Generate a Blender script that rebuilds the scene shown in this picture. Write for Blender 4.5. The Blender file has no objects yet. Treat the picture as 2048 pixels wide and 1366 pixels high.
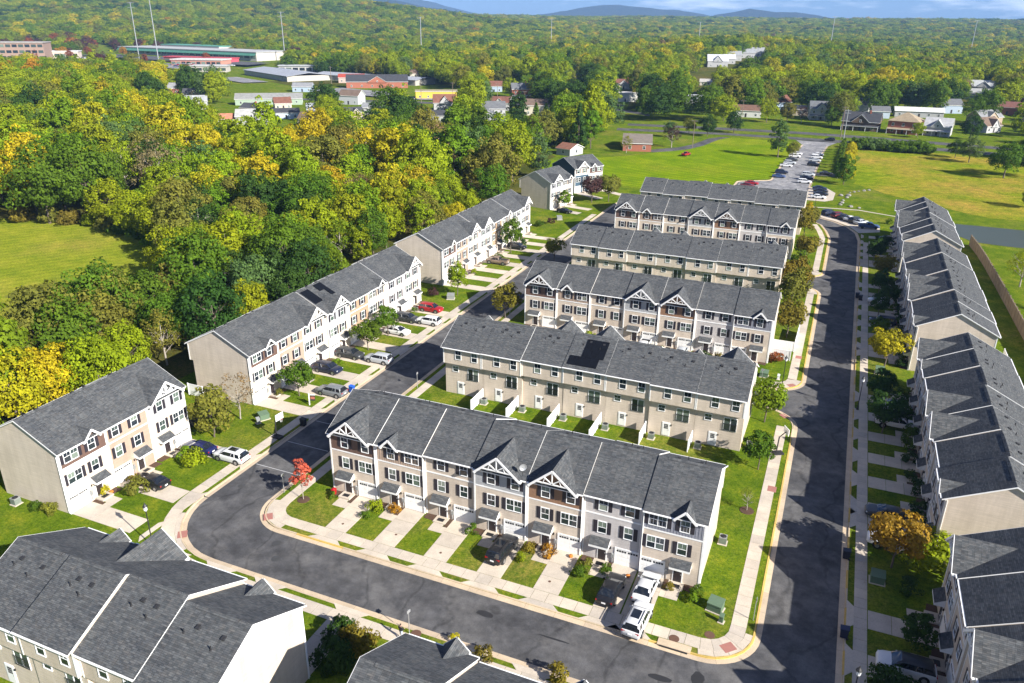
import bpy, bmesh, math, random
from mathutils import Vector, Matrix, noise
from mathutils.geometry import delaunay_2d_cdt

R = math.radians
D = bpy.data
scene = bpy.context.scene
COL = scene.collection
rnd = random.Random(7)

# ------------------------------------------------------------------ camera
CAMP = Vector((49.80, -63.98, 52.0))
cam_d = D.cameras.new('camera')
cam_d.sensor_width = 36.0
cam_d.lens = 1548.0 / 2048.0 * 36.0
cam_d.clip_start = 0.5
cam_d.clip_end = 60000.0
cam = D.objects.new('camera', cam_d)
COL.objects.link(cam)
_r = Vector((0.919841, 0.392172, 0.009666))
_u = Vector((-0.159120, 0.350469, 0.922958))
_f = Vector((-0.358571, 0.850513, -0.384779))
cam.matrix_world = Matrix(((_r.x, _u.x, -_f.x, CAMP.x), (_r.y, _u.y, -_f.y, CAMP.y), (_r.z, _u.z, -_f.z, CAMP.z), (0, 0, 0, 1)))
scene.camera = cam

# ------------------------------------------------------------------ sky and sun
SUN_EL, SHADOW_AZ = R(30.5), R(161.5)          # direction in which shadows fall, from +x
sun_dir = Vector((-math.cos(SHADOW_AZ) * math.cos(SUN_EL), -math.sin(SHADOW_AZ) * math.cos(SUN_EL), math.sin(SUN_EL)))
world = D.worlds.new('World')
scene.world = world
world.use_nodes = True
wn, wl = world.node_tree.nodes, world.node_tree.links
wn.clear()
w_out = wn.new('ShaderNodeOutputWorld')
w_bg = wn.new('ShaderNodeBackground')
w_sky = wn.new('ShaderNodeTexSky')
w_sky.sky_type = 'NISHITA'
w_sky.sun_disc = False
w_sky.sun_elevation = SUN_EL
w_sky.sun_rotation = math.atan2(sun_dir.x, sun_dir.y)
w_sky.altitude = 100
w_sky.air_density = 1.0
w_sky.dust_density = 0.4
w_sky.ozone_density = 2.0
w_bg.inputs['Strength'].default_value = 0.072
# thin fair-weather clouds all over the dome
w_tc = wn.new('ShaderNodeTexCoord')
w_map = wn.new('ShaderNodeMapping')
w_map.inputs['Scale'].default_value = (5.0, 5.0, 34.0)
w_no = wn.new('ShaderNodeTexNoise')
w_no.inputs['Scale'].default_value = 1.7
w_no.inputs['Detail'].default_value = 8.0
w_no.inputs['Roughness'].default_value = 0.55
w_rp = wn.new('ShaderNodeValToRGB')
w_rp.color_ramp.elements[0].position = 0.53
w_rp.color_ramp.elements[0].color = (0, 0, 0, 1)
w_rp.color_ramp.elements[1].position = 0.70
w_rp.color_ramp.elements[1].color = (0.85, 0.85, 0.85, 1)
w_mix = wn.new('ShaderNodeMix')
w_mix.data_type = 'RGBA'
w_mix.inputs[7].default_value = (9.5, 9.7, 10.0, 1)
w_gn = wn.new('ShaderNodeMix')
w_gn.data_type = 'RGBA'
w_gn.blend_type = 'MULTIPLY'
w_gn.inputs[0].default_value = 1.0
w_gn.inputs[7].default_value = (0.27, 0.41, 0.70, 1)
wl.new(w_tc.outputs['Generated'], w_map.inputs[0])
wl.new(w_map.outputs[0], w_no.inputs['Vector'])
wl.new(w_no.outputs[0], w_rp.inputs[0])
wl.new(w_rp.outputs[0], w_mix.inputs[0])
wl.new(w_sky.outputs[0], w_gn.inputs[6])
wl.new(w_gn.outputs[2], w_mix.inputs[6])
wl.new(w_mix.outputs[2], w_bg.inputs[0])
wl.new(w_bg.outputs[0], w_out.inputs[0])

sun_d = D.lights.new('sun', 'SUN')
sun_d.energy = 5.0
sun_d.angle = R(0.5)
sun_d.color = (1.0, 0.955, 0.875)
sun = D.objects.new('sun', sun_d)
COL.objects.link(sun)
sun.location = (80, -60, 120)
sun.rotation_euler = (-sun_dir).to_track_quat('-Z', 'Y').to_euler()

scene.view_settings.view_transform = 'Standard'
scene.view_settings.look = 'None'
scene.view_settings.exposure = 1.2
scene.view_settings.gamma = 1.0
scene.view_settings.use_curve_mapping = False
scene.cycles.max_bounces = 6
scene.cycles.diffuse_bounces = 3
scene.cycles.glossy_bounces = 2
scene.cycles.transmission_bounces = 2
scene.cycles.volume_bounces = 0
scene.cycles.transparent_max_bounces = 6
scene.cycles.use_denoising = True

# ------------------------------------------------------------------ materials
class NT:
    def __init__(s, name):
        s.m = D.materials.new(name)
        s.m.use_nodes = True
        s.t = s.m.node_tree
        s.n = s.t.nodes
        s.b = s.n['Principled BSDF']
        s.out = s.n['Material Output']
    def add(s, typ, inp=None, **kw):
        nd = s.n.new('ShaderNode' + typ)
        for k, v in kw.items():
            setattr(nd, k, v)
        for k, v in (inp or {}).items():
            if hasattr(v, 'is_output'):
                s.t.links.new(v, nd.inputs[k])
            else:
                nd.inputs[k].default_value = v
        return nd
    def link(s, a, b):
        s.t.links.new(a, b)
    def ramp(s, fac, stops):
        r = s.n.new('ShaderNodeValToRGB')
        e = r.color_ramp.elements
        while len(e) < len(stops):
            e.new(0.5)
        for i, (p, c) in enumerate(stops):
            e[i].position = p
            e[i].color = (c[0], c[1], c[2], 1) if not isinstance(c, (int, float)) else (c, c, c, 1)
        s.link(fac, r.inputs[0])
        return r.outputs[0]
    def noise(s, vec, scale, detail=3.0, rough=0.55):
        nd = s.add('TexNoise', {'Scale': scale, 'Detail': detail, 'Roughness': rough})
        if vec is not None:
            s.link(vec, nd.inputs['Vector'])
        return nd.outputs[0]
    def mix(s, fac, a, b, blend='MIX'):
        nd = s.n.new('ShaderNodeMix')
        nd.data_type = 'RGBA'
        nd.blend_type = blend
        for i, v in ((0, fac), (6, a), (7, b)):
            if hasattr(v, 'is_output'):
                s.link(v, nd.inputs[i])
            elif i and len(v) == 3:
                nd.inputs[i].default_value = (*v, 1)
            else:
                nd.inputs[i].default_value = v
        return nd.outputs[2]
    def math(s, op, a, b=0.0):
        nd = s.n.new('ShaderNodeMath')
        nd.operation = op
        for i, v in ((0, a), (1, b)):
            if hasattr(v, 'is_output'):
                s.link(v, nd.inputs[i])
            else:
                nd.inputs[i].default_value = v
        return nd.outputs[0]
    def bump(s, height, strength=0.4, dist=0.02):
        b = s.add('Bump', {'Strength': strength, 'Distance': dist})
        s.link(height, b.inputs['Height'])
        s.link(b.outputs[0], s.b.inputs['Normal'])
    def base(s, c):
        if hasattr(c, 'is_output'):
            s.link(c, s.b.inputs['Base Color'])
        else:
            s.b.inputs['Base Color'].default_value = (*c, 1)
    def pos(s):
        return s.add('NewGeometry').outputs['Position']
    def uv(s):
        return s.add('TexCoord').outputs['UV']
    def objcol(s):
        return s.add('ObjectInfo').outputs['Color']
    def set(s, **kw):
        for k, v in kw.items():
            s.b.inputs[k.replace('_', ' ')].default_value = v

MT = {}
def plain(name, col, rough=0.7, metal=0.0, spec=0.5, var=0.08, scale=1.5):
    t = NT(name)
    if var:
        f = t.noise(t.pos(), scale, 4.0)
        c = t.mix(f, [max(0, x * (1 - var * 2)) for x in col], [min(1, x * (1 + var * 2)) for x in col])
        t.base(c)
    else:
        t.base(col)
    t.set(Roughness=rough, Metallic=metal, Specular_IOR_Level=spec)
    MT[name] = t.m
    return t.m

def objpaint(name, rough=0.6, spec=0.5, coat=0.0, metal=0.0, var=0.06, scale=1.2):
    """a plain paint whose colour is the object's own colour"""
    t = NT(name)
    c = t.objcol()
    if var:
        f = t.noise(t.pos(), scale, 4.0)
        v = t.ramp(f, [(0.3, 1 - var * 2), (0.7, 1.0)])
        c = t.mix(1.0, c, v, 'MULTIPLY')
    t.base(c)
    t.set(Roughness=rough, Specular_IOR_Level=spec, Metallic=metal, Coat_Weight=coat, Coat_Roughness=0.05)
    MT[name] = t.m
objpaint('paint')
objpaint('car_paint', rough=0.35, coat=0.45, var=0.0, spec=0.35)
objpaint('far_roof', rough=0.9, var=0.15, scale=0.6)
objpaint('far_wall', rough=0.85, var=0.06)

def siding():
    t = NT('siding')
    uv = t.uv()
    sep = t.add('SeparateXYZ', {0: uv})
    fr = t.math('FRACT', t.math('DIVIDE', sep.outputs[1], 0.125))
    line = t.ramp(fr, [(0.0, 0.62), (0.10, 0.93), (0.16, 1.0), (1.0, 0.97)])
    n1 = t.noise(t.pos(), 0.35, 4.0)
    v = t.ramp(n1, [(0.3, 0.90), (0.7, 1.04)])
    mp = t.add('Mapping', {0: uv, 'Scale': (0.35, 8.0, 1.0)})
    n2 = t.ramp(t.noise(mp.outputs[0], 1.0, 2.0), [(0.30, 0.92), (0.70, 1.08)])
    mp2 = t.add('Mapping', {0: uv, 'Scale': (1.1, 0.12, 1.0)})
    n3 = t.ramp(t.noise(mp2.outputs[0], 1.0, 4.0, 0.7), [(0.35, (0.90, 0.89, 0.87)), (0.60, (1.03, 1.03, 1.03))])
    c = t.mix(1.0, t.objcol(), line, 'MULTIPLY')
    c = t.mix(1.0, c, v, 'MULTIPLY')
    c = t.mix(1.0, c, n2, 'MULTIPLY')
    c = t.mix(1.0, c, n3, 'MULTIPLY')
    t.base(c)
    t.bump(fr, 0.35, 0.02)
    t.set(Roughness=0.55, Specular_IOR_Level=0.35)
    MT['siding'] = t.m
siding()

def shingles(name, c_lo, c_hi, warm):
    t = NT(name)
    uv = t.uv()
    br = t.add('TexBrick', {'Scale': 1.0, 'Color1': (*c_lo, 1), 'Color2': (*c_hi, 1), 'Mortar': (c_lo[0] * .45, c_lo[1] * .45, c_lo[2] * .45, 1),
                            'Mortar Size': 0.008, 'Mortar Smooth': 0.3, 'Bias': -0.1, 'Brick Width': 0.52, 'Row Height': 0.145, 'Vector': uv})
    br.offset = 0.37
    br.offset_frequency = 1
    br2 = t.add('TexBrick', {'Scale': 1.0, 'Color1': (0.72, 0.74, 0.76, 1), 'Color2': (1.32, 1.28, 1.26, 1), 'Mortar': (0.9, 0.9, 0.9, 1),
                             'Mortar Size': 0.0, 'Brick Width': 0.27, 'Row Height': 0.145, 'Vector': uv})
    br2.offset = 0.61
    br2.offset_frequency = 1
    big = t.ramp(t.noise(uv, 0.45, 4.0), [(0.25, (0.82, 0.83, 0.86)), (0.75, (1.16, 1.14, 1.10))])
    rust = t.ramp(t.noise(uv, 2.3, 2.0), [(0.45, (1, 1, 1)), (0.75, warm)])
    c = t.mix(0.8, br.outputs[0], br2.outputs[0], 'MULTIPLY')
    c = t.mix(1.0, c, big, 'MULTIPLY')
    c = t.mix(0.7, c, rust, 'MULTIPLY')
    t.base(c)
    t.bump(t.math('ADD', t.math('MULTIPLY', br.outputs['Fac'], -1.0), t.math('MULTIPLY', t.noise(uv, 14, 2), 0.5)), 0.7, 0.02)
    t.set(Roughness=0.95, Specular_IOR_Level=0.12)
    MT[name] = t.m
shingles('shingles', (0.068, 0.073, 0.078), (0.100, 0.107, 0.111), (1.14, 1.02, 0.92))

def asphalt(name, k):
    t = NT(name)
    p = t.pos()
    a = t.noise(p, 0.11, 6.0, 0.65)
    b = t.noise(p, 0.55, 5.0, 0.7)
    c = t.noise(p, 14.0, 3.0, 0.7)
    base = t.ramp(a, [(0.30, (0.050, 0.050, 0.054)), (0.50, (0.078, 0.077, 0.079)), (0.72, (0.115, 0.111, 0.108))])
    pat = t.ramp(b, [(0.32, 0.70), (0.5, 1.0), (0.70, 1.45)])
    fine = t.ramp(c, [(0.25, 0.75), (0.75, 1.25)])
    col = t.mix(1.0, base, pat, 'MULTIPLY')
    col = t.mix(1.0, col, fine, 'MULTIPLY')
    # worn pale clouds and a few dark tar seams
    wv = t.add('TexWave', {'Scale': 0.05, 'Distortion': 14.0, 'Detail': 4.0, 'Detail Scale': 1.2, 'Vector': p}, wave_type='BANDS')
    seam = t.ramp(wv.outputs['Fac'], [(0.0, 0.62), (0.012, 0.80), (0.03, 1.0)])
    col = t.mix(0.8, col, seam, 'MULTIPLY')
    haze_ = t.ramp(t.noise(p, 0.23, 8.0, 0.75), [(0.50, (0, 0, 0)), (0.74, (1, 1, 1))])
    col = t.mix(t.math('MULTIPLY', haze_, 0.55), col, (0.20, 0.19, 0.18))
    t.base(t.mix(1.0, col, (k, k, k), 'MULTIPLY'))
    t.bump(c, 0.3, 0.01)
    t.set(Roughness=0.92, Specular_IOR_Level=0.2)
    MT[name] = t.m
asphalt('asphalt', 1.0)
asphalt('old_asphalt', 2.6)

def concrete(name, col, varr=0.2):
    t = NT(name)
    p = t.pos()
    a = t.ramp(t.noise(p, 0.45, 6.0, 0.7), [(0.3, 1 - varr), (0.7, 1.08)])
    b = t.ramp(t.noise(p, 9.0, 4.0, 0.7), [(0.3, 0.86), (0.7, 1.08)])
    st = t.ramp(t.noise(p, 1.1, 5.0, 0.75), [(0.60, (1, 1, 1)), (0.78, (0.72, 0.62, 0.50))])
    oi = t.add('ObjectInfo')
    rv = t.ramp(oi.outputs['Random'], [(0.0, (0.86, 0.86, 0.87)), (1.0, (1.06, 1.04, 1.0))])
    c = t.mix(1.0, col, a, 'MULTIPLY')
    c = t.mix(1.0, c, b, 'MULTIPLY')
    c = t.mix(1.0, c, rv, 'MULTIPLY')
    c = t.mix(0.6, c, st, 'MULTIPLY')
    t.base(c)
    t.bump(t.noise(p, 25.0, 3.0), 0.2, 0.01)
    t.set(Roughness=0.9, Specular_IOR_Level=0.25)
    MT[name] = t.m
concrete('concrete', (0.56, 0.49, 0.405))
concrete('kerb_concrete', (0.57, 0.455, 0.325))
concrete('yellow_kerb', (0.58, 0.40, 0.12))

def grass(name, lo, mid, hi, dry, big=0.035, patch=0.30, drylim=0.60, stripes=0.0, tuft=0.0):
    t = NT(name)
    p = t.pos()
    a = t.noise(p, big, 5.0, 0.6)
    b = t.noise(p, patch, 6.0, 0.7)
    c = t.noise(p, 5.5, 6.0, 0.8)
    base = t.ramp(b, [(0.30, lo), (0.52, mid), (0.72, hi)])
    dr = t.ramp(a, [(drylim - 0.14, 0.0), (drylim + 0.14, 1.0)])
    dr2 = t.math('MULTIPLY', dr, t.ramp(t.noise(p, 1.1, 5.0, 0.75), [(0.35, 0.15), (0.65, 1.0)]))
    col = t.mix(dr2, base, dry)
    fine = t.ramp(c, [(0.30, 0.42), (0.5, 1.0), (0.72, 1.55)])
    mid2 = t.ramp(t.noise(p, 2.2, 6.0, 0.8), [(0.32, (0.45, 0.62, 0.6)), (0.68, (1.55, 1.35, 1.25))])
    col = t.mix(1.0, col, mid2, 'MULTIPLY')
    col = t.mix(1.0, col, fine, 'MULTIPLY')
    if tuft:
        tf = t.ramp(t.noise(p, 0.33, 7.0, 0.8), [(0.34, (0.42, 0.55, 0.5)), (0.5, (1, 1, 1)), (0.68, (1.6, 1.45, 1.5))])
        col = t.mix(tuft, col, tf, 'MULTIPLY')
    if stripes:
        wv = t.add('TexWave', {'Scale': 0.12, 'Distortion': 0.6, 'Detail': 1.0, 'Vector': t.add('Mapping', {0: p, 'Rotation': (0, 0, 0.6)}).outputs[0]}, wave_type='BANDS')
        col = t.mix(stripes, col, t.ramp(wv.outputs['Fac'], [(0.35, 0.80), (0.65, 1.15)]), 'MULTIPLY')
    fl = t.ramp(t.noise(p, 9.0, 2.0, 0.5), [(0.70, (0, 0, 0)), (0.76, (1, 1, 1))])
    col = t.mix(t.math('MULTIPLY', fl, 0.5), col, (0.26, 0.17, 0.07))
    t.base(col)
    t.bump(c, 0.9, 0.08)
    t.set(Roughness=1.0, Specular_IOR_Level=0.0)
    MT[name] = t.m
grass('grass', (0.050, 0.098, 0.008), (0.100, 0.150, 0.011), (0.190, 0.205, 0.018), (0.26, 0.200, 0.06), big=0.06, drylim=0.64)
grass('meadow_grass', (0.125, 0.180, 0.014), (0.200, 0.232, 0.020), (0.285, 0.275, 0.035), (0.32, 0.24, 0.06), big=0.035, patch=0.10, drylim=0.60, stripes=0.35, tuft=0.35)
grass('field_grass', (0.105, 0.175, 0.008), (0.185, 0.220, 0.012), (0.27, 0.250, 0.022), (0.33, 0.185, 0.06), big=0.030, patch=0.06, drylim=0.54, tuft=0.9)
grass('woodland_floor', (0.035, 0.050, 0.012), (0.070, 0.080, 0.016), (0.12, 0.11, 0.025), (0.14, 0.10, 0.04), big=0.02, patch=0.08)
grass('mown_grass', (0.085, 0.160, 0.005), (0.140, 0.215, 0.006), (0.205, 0.260, 0.009), (0.29, 0.255, 0.03), big=0.02, patch=0.10, drylim=0.62, stripes=0.7)

plain('white_trim', (0.80, 0.79, 0.77), 0.55)
plain('vinyl_white', (0.82, 0.82, 0.82), 0.5)
plain('shutter_dark', (0.022, 0.018, 0.026), 0.6, var=0.1)
plain('door_dark', (0.030, 0.022, 0.024), 0.45)
plain('garage_white', (0.80, 0.79, 0.76), 0.5, var=0.03)
plain('dark_metal', (0.02, 0.02, 0.022), 0.5)
plain('grey_metal', (0.30, 0.31, 0.31), 0.45, 0.3)
plain('galvanised', (0.45, 0.46, 0.47), 0.4, 0.5)
plain('rubber', (0.018, 0.018, 0.018), 0.85)
plain('rim_metal', (0.42, 0.42, 0.43), 0.3, 0.8)
plain('mulch', (0.075, 0.040, 0.022), 0.95, var=0.25, scale=6)
plain('red_lens', (0.35, 0.012, 0.012), 0.25, var=0)
plain('clear_lens', (0.75, 0.76, 0.78), 0.15, var=0)
plain('red_pad', (0.34, 0.145, 0.115), 0.9)
plain('rust_iron', (0.115, 0.058, 0.035), 0.8)
plain('iron', (0.05, 0.05, 0.05), 0.7)
plain('bark', (0.12, 0.095, 0.075), 0.95, var=0.25, scale=2)
plain('pale_bark', (0.30, 0.265, 0.225), 0.95, var=0.2, scale=2)
plain('box_green', (0.10, 0.155, 0.095), 0.6)
plain('stone', (0.22, 0.21, 0.19), 0.95, var=0.2)
plain('wood_pole', (0.20, 0.155, 0.11), 0.95, var=0.15)
plain('brick_red', (0.33, 0.11, 0.07), 0.9, var=0.12, scale=3)
plain('timber_wall', (0.20, 0.155, 0.105), 0.95, var=0.2, scale=0.8)
plain('line_white', (0.40, 0.40, 0.40), 0.85, var=0.15)
plain('tar_dark', (0.018, 0.018, 0.020), 0.8)
plain('solar', (0.006, 0.007, 0.010), 0.5, var=0.1, spec=0.12)
plain('skin', (0.50, 0.32, 0.24), 0.6, var=0)
plain('dark_cloth', (0.015, 0.016, 0.02), 0.9, var=0)
plain('jeans', (0.42, 0.46, 0.55), 0.9, var=0)
plain('hair', (0.02, 0.014, 0.01), 0.7, var=0)

def glass_pane():
    t = NT('window_glass')
    oi = t.add('ObjectInfo')
    blind = t.ramp(oi.outputs['Random'], [(0.0, (0.012, 0.016, 0.024)), (0.55, (0.024, 0.034, 0.042)), (0.72, (0.07, 0.10, 0.085)), (1.0, (0.20, 0.24, 0.20))])
    t.base(blind)
    t.set(Roughness=0.06, Specular_IOR_Level=0.8)
    MT['window_glass'] = t.m
    t = NT('car_glass')
    t.base((0.012, 0.015, 0.02))
    t.set(Roughness=0.04, Specular_IOR_Level=0.9)
    MT['car_glass'] = t.m
    t = NT('pond_water')
    t.base((0.060, 0.072, 0.055))
    t.bump(t.noise(t.pos(), 1.2, 3.0), 0.35, 0.05)
    t.set(Roughness=0.35, Specular_IOR_Level=0.12)
    MT['pond_water'] = t.m
glass_pane()

def leafmat(name, source):
    t = NT(name)
    if source == 'object':
        c = t.objcol()
    else:
        c = t.add('Attribute', attribute_type='INSTANCER', attribute_name='tint').outputs['Color']
    att = t.add('Attribute', attribute_type='GEOMETRY', attribute_name='lv').outputs['Fac']
    v = t.ramp(att, [(0.0, (0.60, 0.62, 0.66)), (0.5, (1.0, 1.0, 1.0)), (1.0, (1.38, 1.32, 1.10))])
    c = t.mix(1.0, c, v, 'MULTIPLY')
    t.base(c)
    t.set(Roughness=0.7, Specular_IOR_Level=0.08)
    tr = t.add('BsdfTranslucent')
    t.link(t.mix(1.0, c, (1.2, 1.25, 0.5), 'MULTIPLY'), tr.inputs[0])
    mx = t.add('MixShader', {0: 0.33})
    t.link(t.b.outputs[0], mx.inputs[1])
    t.link(tr.outputs[0], mx.inputs[2])
    t.link(mx.outputs[0], t.out.inputs[0])
    MT[name] = t.m
leafmat('leaf', 'object')
leafmat('far_leaf', 'instancer')

def far_wood(name, k):
    t = NT(name)
    p = t.pos()
    a = t.ramp(t.noise(p, 0.012, 6.0, 0.75), [(0.3, (0.035, 0.055, 0.015)), (0.5, (0.075, 0.095, 0.018)), (0.7, (0.17, 0.145, 0.025))])
    b = t.ramp(t.noise(p, 0.05, 4.0, 0.8), [(0.35, 0.5), (0.65, 1.35)])
    t.base(t.mix(1.0, t.mix(1.0, a, b, 'MULTIPLY'), (k, k, k), 'MULTIPLY'))
    t.bump(t.noise(p, 0.05, 4.0, 0.8), 1.0, 10.0)
    t.set(Roughness=1.0, Specular_IOR_Level=0.0)
    MT[name] = t.m
far_wood('far_woods', 1.2)
far_wood('ridge_woods', 0.28)
# ------------------------------------------------------------------ helpers
class MB:
    """collects faces; build() turns them into one mesh with metric UVs"""
    def __init__(s):
        s.v, s.f, s.m, s.mats = [], [], [], []
    def mi(s, mat):
        if mat not in s.mats:
            s.mats.append(mat)
        return s.mats.index(mat)
    def face(s, pts, mat):
        i = len(s.v)
        s.v += [tuple(p) for p in pts]
        s.f.append(tuple(range(i, i + len(pts))))
        s.m.append(s.mi(mat))
    def box(s, x0, x1, y0, y1, z0, z1, mat, skip=''):
        P = [(x0, y0, z0), (x1, y0, z0), (x1, y1, z0), (x0, y1, z0), (x0, y0, z1), (x1, y0, z1), (x1, y1, z1), (x0, y1, z1)]
        F = {'b': (0, 3, 2, 1), 't': (4, 5, 6, 7), 'f': (0, 1, 5, 4), 'r': (1, 2, 6, 5), 'k': (2, 3, 7, 6), 'l': (3, 0, 4, 7)}
        i = len(s.v)
        s.v += P
        k = s.mi(mat)
        for n, q in F.items():
            if n not in skip:
                s.f.append(tuple(i + a for a in q))
                s.m.append(k)
    def prism(s, poly, z0, z1, mat, side=None, bottom=False):
        """vertical prism over a counter-clockwise polygon"""
        s.face([(x, y, z1) for x, y in poly], mat)
        n = len(poly)
        for i in range(n):
            a, b = poly[i], poly[(i + 1) % n]
            s.face([(a[0], a[1], z0), (b[0], b[1], z0), (b[0], b[1], z1), (a[0], a[1], z1)], side or mat)
        if bottom:
            s.face([(x, y, z0) for x, y in reversed(poly)], mat)
    def slab(s, quad, th, mat, side=None):
        """a sloping quad (seen from above, counter-clockwise) with thickness th below"""
        q = [Vector(p) for p in quad]
        n = (q[1] - q[0]).cross(q[2] - q[0]).normalized()
        lo = [p - Vector((0, 0, th)) for p in q]
        s.face(q, mat)
        s.face(list(reversed(lo)), side or mat)
        k = len(q)
        for i in range(k):
            s.face([lo[i], lo[(i + 1) % k], q[(i + 1) % k], q[i]], side or mat)
    def beam(s, a, b, w, h, mat, up=(0, 0, 1)):
        a, b = Vector(a), Vector(b)
        d = (b - a).normalized()
        up = Vector(up)
        if abs(d.dot(up)) > 0.98:
            up = Vector((0, 1, 0))
        x = d.cross(up).normalized() * (w / 2)
        y = x.cross(d).normalized() * (h / 2)
        A = [a - x - y, a + x - y, a + x + y, a - x + y]
        B = [b - x - y, b + x - y, b + x + y, b - x + y]
        s.face(A[::-1], mat)
        s.face(B, mat)
        for i in range(4):
            j = (i + 1) % 4
            s.face([A[i], B[i], B[j], A[j]][::-1], mat)
    def tube(s, pts, rad, mat, n=8, cap=True):
        rings = []
        pts = [Vector(p) for p in pts]
        for i, p in enumerate(pts):
            d = (pts[min(i + 1, len(pts) - 1)] - pts[max(i - 1, 0)]).normalized()
            a = Vector((0, 0, 1)) if abs(d.z) < 0.9 else Vector((1, 0, 0))
            x = d.cross(a).normalized()
            y = d.cross(x).normalized()
            rr = rad[i] if isinstance(rad, (list, tuple)) else rad
            base = len(s.v)
            for k in range(n):
                t = 2 * math.pi * k / n
                s.v.append(tuple(p + x * rr * math.cos(t) + y * rr * math.sin(t)))
            rings.append(base)
        k = s.mi(mat)
        for i in range(len(rings) - 1):
            for q in range(n):
                w = (q + 1) % n
                s.f.append((rings[i] + q, rings[i] + w, rings[i + 1] + w, rings[i + 1] + q))
                s.m.append(k)
        if cap:
            s.f.append(tuple(rings[0] + q for q in reversed(range(n))))
            s.m.append(k)
            s.f.append(tuple(rings[-1] + q for q in range(n)))
            s.m.append(k)
    def lathe(s, prof, mat, n=12, c=(0, 0, 0)):
        rings = []
        for r_, z in prof:
            base = len(s.v)
            for k in range(n):
                t = 2 * math.pi * k / n
                s.v.append((c[0] + r_ * math.cos(t), c[1] + r_ * math.sin(t), c[2] + z))
            rings.append(base)
        k = s.mi(mat)
        for i in range(len(rings) - 1):
            for q in range(n):
                w = (q + 1) % n
                s.f.append((rings[i] + q, rings[i] + w, rings[i + 1] + w, rings[i + 1] + q))
                s.m.append(k)
        s.f.append(tuple(rings[0] + q for q in reversed(range(n))))
        s.m.append(k)
        s.f.append(tuple(rings[-1] + q for q in range(n)))
        s.m.append(k)
    def mesh(s, name, smooth=False, mirror=None, uv=True):
        v = s.v
        f = s.f
        if mirror is not None:
            v = [(mirror - a, b, c) for a, b, c in v]
            f = [tuple(reversed(q)) for q in f]
        me = D.meshes.new(name)
        me.from_pydata(v, [], f)
        for m in s.mats:
            me.materials.append(MT[m])
        me.polygons.foreach_set('material_index', s.m)
        if uv:
            ul = me.uv_layers.new(name='UVMap')
            co = [0.0] * (2 * len(me.loops))
            for p in me.polygons:
                n = p.normal
                if abs(n.z) > 0.98:
                    t, b = Vector((1, 0, 0)), Vector((0, 1, 0))
                else:
                    t = Vector((-n.y, n.x, 0)).normalized()
                    b = n.cross(t)
                for li in p.loop_indices:
                    q = me.vertices[me.loops[li].vertex_index].co
                    co[2 * li] = q.dot(t)
                    co[2 * li + 1] = q.dot(b)
            ul.data.foreach_set('uv', co)
        if smooth:
            me.polygons.foreach_set('use_smooth', [True] * len(me.polygons))
        me.update()
        return me

def obj(name, me, parent=None, loc=None, rot=None, color=None, scale=None):
    o = D.objects.new(name, me)
    COL.objects.link(o)
    if parent is not None:
        o.parent = parent
    if loc is not None:
        o.location = loc
    if rot is not None:
        o.rotation_euler = rot if isinstance(rot, (tuple, list)) else (0, 0, rot)
    if color is not None:
        o.color = (*color, 1.0)
    if scale is not None:
        o.scale = scale if isinstance(scale, (tuple, list)) else (scale,) * 3
    return o

def empty(name, loc=(0, 0, 0), rotz=0.0):
    o = D.objects.new(name, None)
    o.empty_display_size = 0.3
    COL.objects.link(o)
    o.location = loc
    o.rotation_euler = (0, 0, rotz)
    return o

def tag(o, label=None, cat=None, group=None, kind=None):
    if label:
        o['label'] = label
    if cat:
        o['category'] = cat
    if group:
        o['group'] = group
    if kind:
        o['kind'] = kind
    return o

def struct(name, me):
    return tag(obj(name, me), kind='structure')

def sstep(a, b, x):
    t = max(0.0, min(1.0, (x - a) / (b - a)))
    return t * t * (3 - 2 * t)

def hT(x, y):
    """terrain height"""
    r = math.hypot(x - 20, y - 60)
    if r < 500:
        return 0.0
    h = 50 * sstep(1300, 4300, r)
    h += 78 * math.exp(-((x + 2100) / 900) ** 2 - ((y - 1750) / 850) ** 2)
    h += 34 * math.exp(-((x + 1350) / 420) ** 2 - ((y - 1950) / 480) ** 2)
    h += 16 * math.exp(-((x + 100) / 160) ** 2 - ((y - 1080) / 330) ** 2)
    h += sstep(900, 2500, r) * 9 * noise.noise(Vector((x * 0.0016, y * 0.0016, 3.3)))
    return h

def inside(x, y, poly):
    c = False
    j = len(poly) - 1
    for i in range(len(poly)):
        xi, yi = poly[i]
        xj, yj = poly[j]
        if (yi > y) != (yj > y) and x < (xj - xi) * (y - yi) / (yj - yi) + xi:
            c = not c
        j = i
    return c

def fillet(poly, radii, n=8):
    """round the corners of a polygon"""
    out = []
    m = len(poly)
    for i in range(m):
        r = radii[i]
        p = Vector(poly[i])
        if r <= 0:
            out.append(tuple(p))
            continue
        a = (Vector(poly[i - 1]) - p).normalized()
        b = (Vector(poly[(i + 1) % m]) - p).normalized()
        ang = a.angle(b)
        t = r / math.tan(ang / 2)
        c = p + (a + b).normalized() * (r / math.sin(ang / 2))
        s0, s1 = p + a * t - c, p + b * t - c
        a0, a1 = math.atan2(s0.y, s0.x), math.atan2(s1.y, s1.x)
        d = (a1 - a0 + math.pi) % (2 * math.pi) - math.pi
        for k in range(n + 1):
            q = a0 + d * k / n
            out.append((c.x + r * math.cos(q), c.y + r * math.sin(q)))
    return out

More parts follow.
